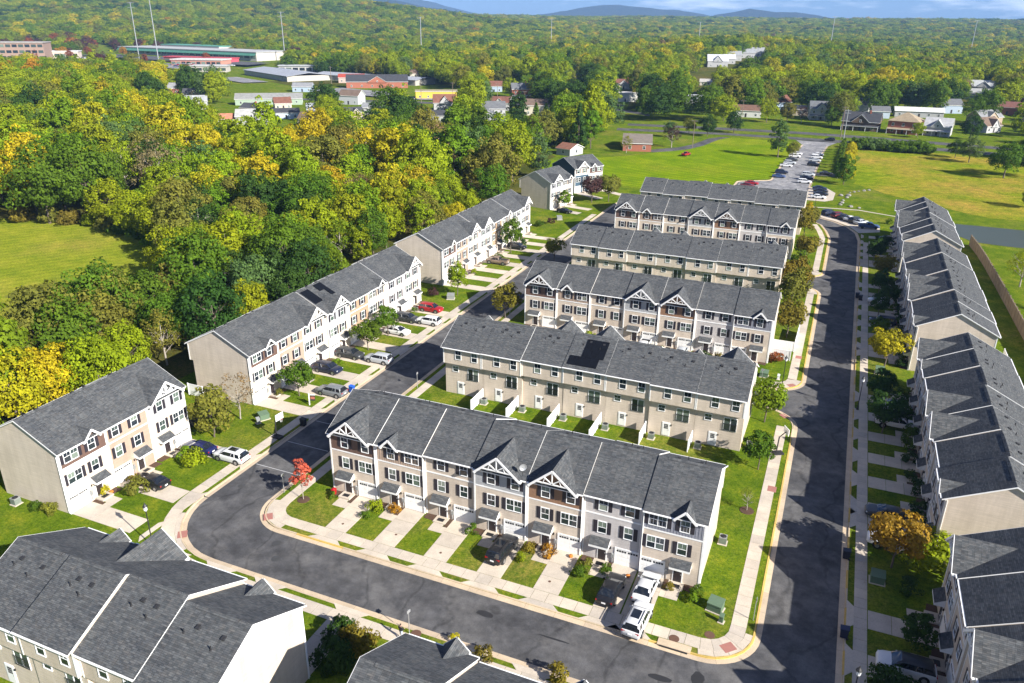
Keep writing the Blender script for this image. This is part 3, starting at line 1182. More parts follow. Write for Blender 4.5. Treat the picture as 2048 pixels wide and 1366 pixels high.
def patio_frame(w, h):
    b = MB()
    f = .07
    b.box(-f, w + f, -.06, -.003, h, h + f, 'vinyl_white', 'k')
    b.box(-f, w + f, -.06, -.003, -f, 0, 'vinyl_white', 'k')
    b.box(-f, 0, -.06, -.003, 0, h, 'vinyl_white', 'k')
    b.box(w, w + f, -.06, -.003, 0, h, 'vinyl_white', 'k')
    b.box(w / 2 - .05, w / 2 + .05, -.06, -.003, 0, h, 'vinyl_white', 'k')
    return b.mesh('patio_door')

SPAN = {}
def unit(ox, oy, rot, i, kind, mir, wall, upper, style, d, h, eL, eR, front=True, rear=False, label='', group='', detail=2, setback=7.0, walkgap=True, drive=True, apron=1.45, solar=None):
    """one townhouse; local x runs along the facade, y into the house"""
    ca, sa = math.cos(rot), math.sin(rot)
    def tw(x, y):
        return (ox + ca * x - sa * y, oy + sa * x + ca * y)
    px, py = tw(i * W, -d)
    root = empty('townhouse', (px, py, h), rot)
    tag(root, label, 'house', group)
    if mir:
        eL, eR = eR, eL
    mk = 'M' if mir else ''
    def part(name, key, fn, color=None, smooth=False):
        me = cached((key, mk), lambda: mirrored(fn) if mir else fn())
        return obj(name, me, root, color=color)
    part('wall', 'wall', wall_mesh, wall)
    def parts(key, fn, flip=mir):
        for nm, me in cached((key, 'L', flip), lambda: [(a, mirror_mesh(m) if flip else m) for a, m in fn()]):
            obj(nm, me, root)
    parts('trim', trim_meshes)
    roof = part('roof', ('roof', kind, eL, eR), lambda: roof_mesh(kind, eL, eR))
    parts(('rake', kind, eL, eR), lambda: rake_meshes(kind, eL, eR))
    parts(('gut', kind), lambda: gutter_meshes(kind))
    if eR:
        parts('endtrim', end_trim_meshes)
    if eL:
        parts('endtrim', end_trim_meshes, not mir)
    obj('ridge_vent', cached('rv', ridge_vent_mesh), roof)
    for (vx, vy, me) in ((1.7, 7.0, 'v'), (3.9, 6.9, 'v'), (4.5, 7.5, 'p'), (2.3, 7.9, 'p')):
        vx += .5 * math.sin(i * 5 + vx + ox)
        obj('roof_vent' if me == 'v' else 'vent_pipe', cached(me, vent_mesh if me == 'v' else pipe_mesh), roof, (vx, vy, roof_z(vy)), (0 if me == 'p' else -math.atan(PITCH), 0, 0))
    if kind in ('big', 'small'):
        part('gable_wall', ('gw', kind), lambda: gable_wall_mesh(kind), upper)
        part('gable_truss' if kind == 'big' else 'bargeboard', ('truss', kind), lambda: truss_mesh(kind))
    if front:
        if style:
            part('upper_siding', ('up', style), lambda: upper_mesh(style), upper)
        X = (lambda x, w: W - x - w) if mir else (lambda x, w: x)
        pr = .016 if style else 0.0
        if kind == 'small':
            window(root, X(1.55, .86), 6.15, .86, 1.38, 1, proud=pr)
            window(root, X(3.80, 1.70), 6.15, .85, 1.38, 2, proud=pr)
        else:
            window(root, X(1.62, .86), 6.15, .86, 1.38, 1, proud=pr)
            window(root, X(4.38, .86), 6.15, .86, 1.38, 1, proud=pr)
        window(root, X(1.62, .86), 3.42, .86, 1.32, 1)
        if kind == 'plain':
            window(root, X(4.38, .86), 3.42, .86, 1.32, 1)
        else:
            window(root, X(3.85, 1.70), 3.42, .85, 1.32, 2)
        part('canopy', 'canopy', canopy_mesh)
        part('doorstep', 'stoop', stoop_mesh)
        part('meter_box', 'meter', meter_mesh)
        dr = obj('door', cached('door', door_mesh), root, (W - 2.2 if mir else 2.2, 0, .1))
        obj('handle', cached('handle', lambda: boxmesh('handle', .27, .33, -.13, -.072, .92, 1.02, 'galvanised')), dr)
        gd = obj('garage_door', cached('garage', garage_mesh), root, (W - 6.0 if mir else 3.66, 0, .0))
        obj('garage_window', cached('lites', lites_mesh), gd)
        part('lamp', 'lamp', lambda: boxmesh('lamp', 3.05, 3.15, -.14, -.003, 1.75, 1.98, 'dark_metal'))
        obj('doormat', cached('mat', lambda: boxmesh('doormat', -.4, .4, -1.0, -.45, .101, .115, 'dark_metal', 'b')), root, (W - 2.2 if mir else 2.2, 0, 0))
    if rear:
        X = (lambda x, w: x + w)            # seen from behind, x counted from its left
        def rx(x):
            return W - x
        window(root, rx(2.0), 6.0, .86, 1.36, 1, y=DEP, rot=math.pi, shutters=False)
        window(root, rx(4.6), 6.0, .86, 1.36, 1, y=DEP, rot=math.pi, shutters=False)
        window(root, rx(1.25), 3.7, .86, .85, 1, y=DLOW, rot=math.pi, shutters=False)
        pd = obj('patio_door', cached('patio', lambda: patio_frame(1.6, 1.75)), root, (rx(3.75), DLOW, 2.72), math.pi)
        for k in range(2):
            obj('pane', cached(('pane', .8, 1.75), lambda: pane_mesh(.76, 1.71)), pd, (k * .8 + .02, -.03, .02))
        obj('railing', cached('rail', lambda: rail_mesh(1.6)), pd)
        rd = obj('rear_door', cached('rdoor', rear_door_mesh), root, (rx(2.05), DLOW, .12), math.pi)
        obj('handle', cached('rhandle', lambda: boxmesh('handle', .8, .86, -.12, -.06, .9, .98, 'galvanised')), rd)
        obj('lamp', cached('rlamp', lambda: boxmesh('lamp', 1.1, 1.2, -.13, -.003, 1.6, 1.8, 'dark_metal')), rd)
    if drive:
        x0, x1 = (.08, 2.72) if mir else (3.45, 6.09)
        dv = tag(empty('driveway', (*tw(i * W, 0), 0), rot), kind='structure')
        n = 3
        y_end = -setback
        for k in range(n):
            ya = -d + (y_end + d) * k / n
            yb = -d + (y_end + d) * (k + 1) / n
            obj('slab', prism_mesh('slab', [(x0, yb + .02), (x1, yb + .02), (x1, ya - .02), (x0, ya - .02)], -.08, .028, 'concrete'), dv)
        if apron:
            ya, yb = y_end - apron, y_end - apron - .66
            obj('slab', prism_mesh('slab', [(x0 - .75, yb), (x1 + .75, yb), (x1, ya - .01), (x0, ya - .01)], -.08, .038, 'concrete'), dv)
        if front and detail > 1:
            mx = (lambda a, c: (W - c, W - a)) if mir else (lambda a, c: (a, c))
            for (a, c, y0, y1) in ((1.62, 2.86, -2.75, -1.27), (2.88, 3.43, -2.75, -1.65)):
                a, c = mx(a, c)
                obj('slab', prism_mesh('slab', [(a, y0 - d), (c, y0 - d), (c, y1 - d), (a, y1 - d)], -.08, .026, 'concrete'), dv)
            a, c = mx(2.99, 3.42)
            obj('mulch', prism_mesh('mulch', [(a, -1.62 - d), (c, -1.62 - d), (c, -.05 - d), (a, -.05 - d)], -.05, .05, 'mulch'), dv)
            a, c = mx(.15, 1.43)
            obj('mulch', prism_mesh('mulch', [(a, -.95 - d), (c, -1.1 - d), (c, -.05 - d), (a, -.05 - d)], -.05, .045, 'mulch'), dv)
    if solar:
        for (cx, cy) in solar:
            obj('solar_panel', cached('solar', solar_mesh), root, (cx, cy, roof_z(cy)), (math.atan(PITCH) * (1 if cy < DEP / 2 else -1), 0, 0))
    return root

def mirrored(fn):
    return mirror_mesh(fn())

def mirror_mesh(me):
    for v in me.vertices:
        v.co.x = W - v.co.x
    me.flip_normals()
    me.update()
    return me

def solar_mesh():
    b = MB()
    b.box(-.515, .515, -.825, .825, .06, .10, 'solar')
    return b.mesh('solar_panel')

BEIGE, CREAM, GREIGE, TAN = (.63, .535, .44), (.64, .552, .46), (.56, .475, .39), (.42, .30, .205)
LGREY, GREY, BROWN, PINKB = (.54, .505, .49), (.40, .405, .415), (.15, .09, .065), (.42, .315, .245)
BLUEG, DBROWN, WARM, NAVY = (.28, .285, .33), (.145, .088, .070), (.29, .165, .10), (.05, .09, .13)
# kind, mirrored, wall, upper, style, look
P7 = [('big', 0, BEIGE, DBROWN, 'lap', 'brown-topped truss-gabled'), ('small', 0, BEIGE, PINKB, 'batten', 'tan board-and-batten small-gabled'),
      ('plain', 0, GREIGE, None, None, 'plain greige'), ('big', 0, BEIGE, GREY, 'lap', 'grey-topped truss-gabled'),
      ('big', 0, BEIGE, WARM, 'lap', 'warm-brown-topped truss-gabled'), ('plain', 0, LGREY, None, None, 'plain pale grey'),
      ('small', 1, BEIGE, BLUEG, 'batten', 'blue-grey-topped small-gabled')]
A8 = [('small', 1, CREAM, DBROWN, 'lap', 'brown-topped small-gabled'), ('plain', 1, PINKB, None, None, 'plain tan'),
      ('big', 1, CREAM, BEIGE, 'lap', 'beige-topped truss-gabled'), ('big', 1, CREAM, GREY, 'lap', 'grey-topped truss-gabled'),
      ('plain', 1, TAN, None, None, 'plain dark tan'), ('small', 1, CREAM, CREAM, 'batten', 'cream small-gabled'),
      ('plain', 1, LGREY, None, None, 'plain pale grey'), ('big', 1, CREAM, LGREY, 'lap', 'pale grey truss-gabled')]
L3 = [A8[0], A8[1], ('big', 0, CREAM, GREY, 'lap', 'grey-topped truss-gabled')]
ST = [(.36, .12), (.26, .07), (.04, .02), (.30, .06), (.22, .01), (.0, -.04), (.28, -.04), (.1, .04)]
ORD = ['first', 'second', 'third', 'fourth', 'fifth', 'sixth', 'seventh', 'eighth']

def row(ox, oy, rot, pattern, where, group, front=True, rear=False, rev=False, stag=ST, solar={}, **kw):
    n = len(pattern)
    for i, (kind, mir, wall, upper, style, look) in enumerate(pattern):
        d, h = stag[i % len(stag)]
        k = n - 1 - i if rev else i
        if rev:
            look, wall = 'beige-backed', BEIGE
            upper = upper or BEIGE
        unit(ox, oy, rot, i, kind, mir, wall, upper or wall, style, d, h, i == 0, i == n - 1, front, rear,
             '%s townhouse, %s %s' % (look, ORD[k], where), group, solar=solar.get(i), **kw)

row(0.0, 0.4, 0, P7, 'from the bend in the central front row', 'townhouses of the central front row', rear=False, setback=6.98)
sol2 = [(W - x, 10.2) for x in (1.0, 2.05, 3.10, 4.15)] + [(W - x, y) for x in (2.6, 3.65, 4.7) for y in (8.71, 7.22)]
row(43.15, 39.4, math.pi, P7, 'from the wooded street in the second row', 'townhouses of the second row', front=True, rear=True, rev=True, setback=3.7, apron=0, detail=1,
    stag=[(.1, .0), (.1, .02), (.3, .1), (.3, .12), (.35, .05), (.1, .0), (.1, -.05)], solar={3: sol2})
row(0.1, 60.1, 0, P7, 'from the wooded street in the third row', 'townhouses of the third row', setback=9.3, apron=0)
row(41.8, 100.6, math.pi, P7, 'from the wooded street in the fourth row', 'townhouses of the fourth row', front=False, rear=True, rev=True, setback=4, apron=0, drive=False)
row(-1.7, 125.1, 0, P7, 'from the wooded street in the fifth row', 'townhouses of the fifth row', setback=12.5, apron=0, detail=1)
row(41.8, 160.0, math.pi, P7, 'from the wooded street in the sixth and farthest row', 'townhouses of the sixth row', front=False, rear=True, rev=True, drive=False,
    stag=[(.3, .0), (.1, -.1), (.4, .15), (.2, .0), (.5, .2), (.2, .05), (.4, .2)])
row(-24.4, -16.1, R(90), L3, 'in the three-house row at the bend', 'townhouses of the three-house row', setback=9.1)
sol1 = [(.75, 4.4), (1.8, 4.4), (.75, 2.9), (1.8, 2.9), (4.4, 4.6), (5.45, 4.6), (5.5, 3.1)]
row(-23.5, 13.5, R(90), A8, 'from the near end of the long wooded row', 'townhouses of the long row below the wood', setback=8.2, solar={3: sol1})
row(-24.2, 73.2, R(90), A8, 'from the near end of the farther wooded row', 'townhouses of the farther row below the wood', setback=8.9)
row(-28.3, 148.6, R(77), [A8[3], A8[5]], 'of the beige-flanked pair at the street end', 'pair of townhouses at the street end', setback=9.5, apron=0)
row(-29.5, 174.2, R(61), [('big', 1, NAVY, BEIGE, 'lap', 'slate-blue-flanked truss-gabled'), ('small', 0, CREAM, DBROWN, 'lap', 'brown-topped small-gabled')], 'of the farthest pair by the lawn', 'farthest pair of townhouses', setback=11, apron=0)
row(64.9, 57.4, R(-90), P7, 'from the far end of the near shaded row', 'townhouses of the near shaded row', setback=6.25, apron=1.2)
E8 = [('big', 0, LGREY, GREY, 'lap', 'grey-topped truss-gabled'), ('small', 0, BEIGE, PINKB, 'batten', 'tan-topped small-gabled'), ('plain', 0, GREIGE, None, None, 'plain greige'),
      ('small', 0, BEIGE, BEIGE, 'lap', 'beige small-gabled'), ('big', 0, BEIGE, GREY, 'lap', 'grey-topped truss-gabled'), ('big', 0, BEIGE, WARM, 'lap', 'warm-brown-topped truss-gabled'),
      ('plain', 0, LGREY, None, None, 'plain pale grey'), ('small', 1, BEIGE, BLUEG, 'batten', 'blue-grey-topped small-gabled')]
row(64.8, 115.8, R(-90), E8, 'from the far end of the middle shaded row', 'townhouses of the middle shaded row', setback=6.15, apron=1.2,
    stag=[(.3, -.06), (.45, .18), (.3, .05), (.4, .15), (.2, .05), (.4, .18), (.2, .05), (.3, .0)])
E6 = [P7[0], P7[2], P7[3], P7[4], P7[5], P7[6]]
row(64.7, 160.0, R(-90), E6, 'from the far end of the shaded row by the pond', 'townhouses of the shaded row by the pond', setback=6.0, apron=1.2, detail=1)
row(65.2, 6.9, R(-90), [P7[0], P7[2], P7[3], P7[4]], 'from the bend in the nearest shaded row', 'townhouses of the nearest shaded row', setback=6.55, apron=1.2)
row(14.8, -24.6, math.pi, [P7[6], P7[2], ('big', 0, BEIGE, DBROWN, 'lap', 'brown-topped truss-gabled'), P7[1]], 'of the big foreground row', 'townhouses of the foreground row', front=True, rear=True, setback=6.3, detail=1,
    stag=[(.0, -.15), (.35, .1), (.0, .25), (.1, .05)])
row(42.9, -24.6, math.pi, [('small', 1, BEIGE, BLUEG, 'batten', 'blue-grey-topped small-gabled'), P7[2], P7[1]], 'of the cut-off row near the person', 'townhouses of the foreground row cut by the frame', front=True, rear=True, setback=6.3, detail=1,
    stag=[(.3, .1), (.1, -.1), (.3, .1)])
# entrance porch at the wooded end of the sixth row
b = MB()
b.slab([(-2.6, 0, 3.6), (0, 0, 4.9), (0, 3.4, 4.9), (-2.6, 3.4, 3.6)], .15, 'shingles', 'white_trim')
b.box(-2.4, 0, .2, 3.2, -.3, 3.5, 'white_trim')
tag(obj('side_porch', b.mesh('side_porch'), None, (-1.4, 150.5, 0)), 'small white lean-to porch at the wooded end of the sixth row', 'porch')
# ------------------------------------------------------------------ trees
import numpy as np

def crown_mesh(name, seed, rx, rz, zc, nclump, nleaf, leaf, cl=0.30, shape='round', fill=0.55, mat='leaf'):
    """leaf-sized faces gathered in clumps through the crown volume"""
    g = np.random.default_rng(seed)
    cs, cr = [], []
    for i in range(nclump):
        while True:
            d = g.normal(size=3)
            d /= np.linalg.norm(d)
            if d[2] > -0.75:
                break
        r = fill + (1 - fill) * g.random() ** 0.6
        # an uneven outline
        lob = 1 + 0.20 * math.sin(3 * math.atan2(d[1], d[0]) + seed) * (1 - abs(d[2])) + 0.12 * g.normal()
        if shape == 'cone':
            t = g.random() ** 0.85
            a = g.random() * 2 * math.pi
            rr = (1 - t) * (0.65 + 0.4 * g.random())
            c = np.array([math.cos(a) * rr * rx, math.sin(a) * rr * rx, -rz + 2 * rz * t])
            cs.append(c)
            cr.append(rx * cl * (1.15 - 0.75 * t))
            continue
        if shape == 'vase':
            k = 0.55 + 0.45 * (d[2] * 0.5 + 0.5) + 0.1
        else:
            k = 1.0
        c = np.array([d[0] * rx * k, d[1] * rx * k, d[2] * rz]) * r * lob
        cs.append(c)
        cr.append(rx * cl * (0.65 + 0.7 * g.random()))
    V, F, L = [], [], []
    for c, r in zip(cs, cr):
        out = c / (np.linalg.norm(c) + 1e-6)
        clv = g.random()
        n = int(nleaf * (r / (rx * cl)) ** 1.6) + 4
        d = g.normal(size=(n, 3))
        d /= np.linalg.norm(d, axis=1)[:, None]
        d += 0.45 * out + np.array([0, 0, 0.28])
        d /= np.linalg.norm(d, axis=1)[:, None]
        p = c + d * (r * (0.62 + 0.42 * g.random((n, 1)))) * np.array([1, 1, 0.8])
        nr = d * 0.8 + out * 0.35 + g.normal(size=(n, 3)) * 0.42
        nr /= np.linalg.norm(nr, axis=1)[:, None]
        ref = g.normal(size=(n, 3))
        tx = np.cross(nr, ref)
        tx /= np.linalg.norm(tx, axis=1)[:, None]
        ty = np.cross(nr, tx)
        s = leaf * (0.55 + 0.8 * g.random((n, 1)))
        a, b = tx * s * 0.55, ty * s * 0.40
        quad = np.stack([p - a, p - b, p + a, p + b], axis=1)
        base = len(V) * 1
        V.append(quad.reshape(-1, 3))
        L.append(np.clip(0.5 + (clv - 0.5) * 0.55 + g.normal(size=n) * 0.22, 0, 1))
    V = np.concatenate(V)
    V[:, 2] += zc
    L = np.concatenate(L)
    nf = len(L)
    me = D.meshes.new(name)
    me.vertices.add(len(V))
    me.vertices.foreach_set('co', V.astype(np.float32).ravel())
    me.loops.add(nf * 4)
    me.loops.foreach_set('vertex_index', np.arange(nf * 4, dtype=np.int32))
    me.polygons.add(nf)
    me.polygons.foreach_set('loop_start', np.arange(0, nf * 4, 4, dtype=np.int32))
    me.polygons.foreach_set('loop_total', np.full(nf, 4, dtype=np.int32))
    at = me.attributes.new('lv', 'FLOAT', 'FACE')
    at.data.foreach_set('value', L.astype(np.float32))
    me.materials.append(MT[mat])
    me.update()
    me.validate()
    return me

def trunk_mesh(name, seed, h, r, spread, zb, mat='bark', limbs=7, top=None):
    g = random.Random(seed)
    b = MB()
    top = top or h * 0.78
    b.tube([(0, 0, -.3), (0, 0, .25), (.08, .03, zb), (.15 * g.uniform(-1, 1), .15, (zb + top) / 2), (0, 0, top)], [r * 1.35, r, r * .85, r * .6, r * .15], mat, 8)
    for i in range(limbs):
        a = 2 * math.pi * (i + g.uniform(-.3, .3)) / limbs
        z0 = zb + (top - zb) * g.uniform(0, .55)
        L = spread * g.uniform(.6, .95)
        e = (math.cos(a) * L, math.sin(a) * L, z0 + L * g.uniform(.5, .9))
        m = (math.cos(a + .2) * L * .5, math.sin(a + .2) * L * .5, z0 + L * .38)
        b.tube([(0, 0, z0), m, e], [r * .5, r * .3, r * .06], mat, 5)
        for q in (-.5, .55):
            a2 = a + q
            f = (m[0] + math.cos(a2) * L * .5, m[1] + math.sin(a2) * L * .5, m[2] + L * .45)
            b.tube([m, f], [r * .2, r * .04], mat, 4, False)
    return b.mesh(name, smooth=True, uv=False)

# crowns about 9 m across on 12 m trees; scaled for each tree
KINDS = {}
for i in range(5):
    KINDS['broad%d' % i] = (crown_mesh('crown', 11 + i, 4.5 + .2 * (i % 3), 5.0 + .35 * (i % 2), 6.9, 125, 42, .43, cl=.25), trunk_mesh('trunk', i, 12, .26, 4.0, 2.6))
for i in range(2):
    KINDS['tall%d' % i] = (crown_mesh('crown', 31 + i, 3.4, 6.2, 7.5, 110, 40, .43, cl=.26), trunk_mesh('trunk', 20 + i, 13.5, .24, 3.0, 2.4))
for i in range(2):
    KINDS['thin%d' % i] = (crown_mesh('crown', 41 + i, 3.9, 4.8, 7.4, 80, 26, .33, cl=.24, fill=.35), trunk_mesh('trunk', 30 + i, 12.5, .24, 4.4, 2.4, 'pale_bark', 11))
KINDS['conifer'] = (crown_mesh('crown', 51, 3.1, 5.9, 6.6, 120, 26, .55, cl=.30, shape='cone'), trunk_mesh('trunk', 50, 12.5, .24, .4, 1.0, limbs=2))
KINDS['street'] = (crown_mesh('crown', 61, 1.9, 1.65, 3.2, 60, 46, .27, cl=.34, shape='vase'), trunk_mesh('trunk', 60, 4.6, .085, 1.5, 1.2))
KINDS['street1'] = (crown_mesh('crown', 62, 1.75, 2.0, 3.5, 54, 44, .26, cl=.33), trunk_mesh('trunk', 61, 5.0, .085, 1.5, 1.3))
KINDS['young'] = (crown_mesh('crown', 63, 1.0, 1.75, 3.3, 34, 34, .22, cl=.36), trunk_mesh('trunk', 62, 4.6, .05, .8, 1.35, 'pale_bark'))
KINDS['oval'] = (crown_mesh('crown', 64, 1.45, 2.4, 2.7, 60, 44, .24, cl=.33), trunk_mesh('trunk', 63, 4.6, .08, 1.0, .5))
KINDS['sparse'] = (crown_mesh('crown', 65, 1.7, 2.2, 3.4, 36, 12, .18, fill=.3), trunk_mesh('trunk', 64, 5.2, .085, 1.8, 1.2, 'pale_bark', 12))
SHRUB = [crown_mesh('shrub', 71 + i, .62, .50, .48, 26, 26, .13, cl=.42, fill=.4) for i in range(3)]
TALLSHRUB = crown_mesh('shrub', 75, .85, 1.25, 1.25, 40, 40, .16, cl=.36, fill=.4)
BIGSHRUB = crown_mesh('shrub', 77, 1.7, 1.2, 1.15, 60, 42, .24, cl=.32, fill=.4)
HEDGE = crown_mesh('shrub', 78, 4.2, 2.2, 2.3, 80, 42, .5, cl=.25, fill=.5)

PAL = {'green': (.084, .148, .012), 'bright green': (.130, .215, .011), 'yellow-green': (.225, .278, .010), 'yellow': (.400, .355, .014), 'olive': (.170, .175, .028),
       'dark green': (.042, .088, .016), 'orange': (.360, .185, .018), 'brown': (.225, .165, .080), 'rust-red': (.240, .075, .028), 'grey-green': (.095, .155, .045),
       'gold': (.36, .290, .014), 'red': (.50, .10, .065), 'plum': (.085, .042, .038), 'bronze': (.185, .150, .022), 'amber': (.33, .195, .025)}

def tree(kind, x, y, s, colour, label, group=None, rz=None, sz=1.0, name='tree', z=0.0, jit=0.12):
    cm, tm = KINDS[kind]
    r = empty(name, (x, y, z), rnd.uniform(0, 6.28) if rz is None else rz)
    tag(r, label, 'tree', group)
    c = PAL[colour]
    k = 1 + rnd.uniform(-jit, jit)
    kk = 1 + rnd.uniform(-jit, jit) * .6
    cr = obj('crown', cm, r, color=(c[0] * k, c[1] * kk, c[2]), scale=(s, s, s * sz))
    obj('trunk', tm, r, scale=(s, s, s * sz))
    return r

# ---- trees of the estate
T = tree
T('young', -2.0, -3.2, 1.02, 'red', 'young bright red maple in a mulch ring on the corner lawn')
b = MB(); b.lathe([(.75, -.05), (.72, .05), (.3, .1), (.02, .1)], 'mulch', 14)
tag(obj('mulch_ring', b.mesh('mulch_ring'), None, (-2.0, -3.2, 0)), kind='structure')
T('oval', -21.9, 4.0, 1.42, 'olive', 'olive-yellow oval tree between the two rows beside the basketball hoop', sz=1.0)
T('sparse', -22.2, 9.4, 1.25, 'brown', 'nearly bare pinkish-brown tree against the beige flank wall')
T('street', -19.2, 18.6, 1.12, 'green', 'rounded green street tree nearest the white post sign', sz=.9)
T('street', -19.4, 37.5, 1.1, 'green', 'green street tree beside the dark grey estate car', sz=.9)
T('street1', -19.6, 44.2, 1.1, 'green', 'green street tree hiding the front of the parked white car', sz=.9)
T('street1', -4.3, 60.9, 1.3, 'bronze', 'bronze-topped tree on the verge at the wooded end of the third row', sz=.92)
T('street', 45.2, 38.6, 1.22, 'bright green', 'leafy green tree on the corner lawn behind the second row')
T('street1', 45.9, 25.3, .95, 'green', 'small green tree beside the air conditioner of the second row')
T('street', 61.0, 65.6, 1.38, 'gold', 'golden tree at the flank of the middle shaded row', sz=.95)
T('street', 60.9, 11.3, 1.3, 'amber', 'orange tree over the white pickup in the shade', sz=.92)
T('street', 45.2, 72.9, 1.35, 'bronze', 'bronze tree beside the white fence panel on the lane corner')
T('street1', 44.6, 86.5, 1.5, 'olive', 'olive tree at the end of the fourth row')
T('street1', 44.2, 95.5, 1.5, 'bronze', 'bronze-green tree between the lane and the fourth row')
T('street1', 44.4, 104.5, 1.25, 'green', 'dense green tree on the lane corner of the fourth row')
T('street', 45.0, 123.6, 1.25, 'bronze', 'brown-green tree on the lawn at the end of the fifth row')
T('street1', 43.4, 128.0, .8, 'dark green', 'dark round bush-like tree against the fifth row flank')
T('street1', 43.0, 146.0, 1.35, 'bronze', 'bronze tree at the corner of the sixth row')
T('street', 43.6, 158.0, 1.15, 'olive', 'olive tree by the parking bay at the end of the sixth row')
T('street1', 42.4, 164.5, 1.0, 'gold', 'yellowish tree between the parking bay and the sixth row')
for q, (x, y, s, c) in enumerate([(61.5, 116.7, 1.25, 'bronze'), (59.6, 130.3, 1.15, 'dark green'), (61.3, 138, 1.1, 'dark green'), (60.5, 105.5, 1.1, 'dark green'), (62.3, 98.5, 1.0, 'dark green'), (60.3, 90.8, 1.05, 'dark green'),
                                  (60.2, 79.0, .9, 'green'), (60.3, 51.3, 1.15, 'dark green'), (60.4, 42.0, 1.35, 'dark green')]):
    T('street1' if q % 2 else 'street', x, y, s * .86, c, ['bronze-tipped tree on the sunny strip between the two far shaded rows', 'dark tree at the far end of the shaded lawns beside the parking bay', 'dark tree beside the black car at the last shaded row',
      'dark tree second from the sunny strip along the shaded lawns', 'dark tree close to the doors of the middle shaded row', 'dark tree above the white car of the middle shaded row', 'green tree above the dark estate car in the shade',
      'dark tree above the white saloon of the near shaded row', 'dark tree above the white pickup of the near shaded row'][q], 'trees on the shaded lawns')
T('street1', -18.4, 69.0, 1.15, 'yellow-green', 'yellow-green tree at the near end of the farther wooded row')
T('street1', -20.5, 101.5, 1.2, 'green', 'slim green tree in front of the farther wooded row', sz=1.25)
T('street', -8.9, 100.0, 1.05, 'olive', 'round olive tree on the verge at the wooded end of the fourth row')
T('street1', -24.3, 150.8, 1.0, 'bright green', 'small bright green tree beside the beige flank of the street end pair')
T('street', -20.0, 163.5, 1.55, 'plum', 'dark plum tree between the two farthest pairs')
T('street', -15.5, 166.5, 1.6, 'olive', 'spreading olive tree in front of the slate-blue flank')
T('sparse', 45.8, 15.6, .55, 'olive', 'tiny bare sapling in a round mulch patch beside the right pavement')
b = MB(); b.lathe([(.85, -.05), (.8, .05), (.02, .08)], 'mulch', 12)
tag(obj('mulch_ring', b.mesh('mulch_ring'), None, (45.8, 15.6, 0)), kind='structure')
T('tall0', 23.9, 278.8, .98, 'grey-green', 'tall lone grey-green tree on the big mown lawn', sz=1.1)
T('broad2', 29.5, 281.0, .5, 'olive', 'small olive tree at the foot of the lone tall tree')
for q, (x, y, s, c, k) in enumerate([(-22, 286, .85, 'plum', 'thin0'), (-36, 262, .6, 'olive', 'thin1'), (-14, 330, .8, 'dark green', 'broad1'), (-4, 348, .85, 'dark green', 'broad3'), (-24, 335, .6, 'olive', 'broad2'), (-30, 318, .6, 'grey-green', 'broad0')]):
    T(k, x, y, s, c, ['bare plum tree in front of the brick bungalow', 'thin olive tree beside the brick gable', 'dark tree on the highway verge beyond the lawn', 'broad dark tree between the highway lanes and the lawn',
                      'olive tree beside the grey drive', 'grey-green tree beyond the bungalow roof'][q])

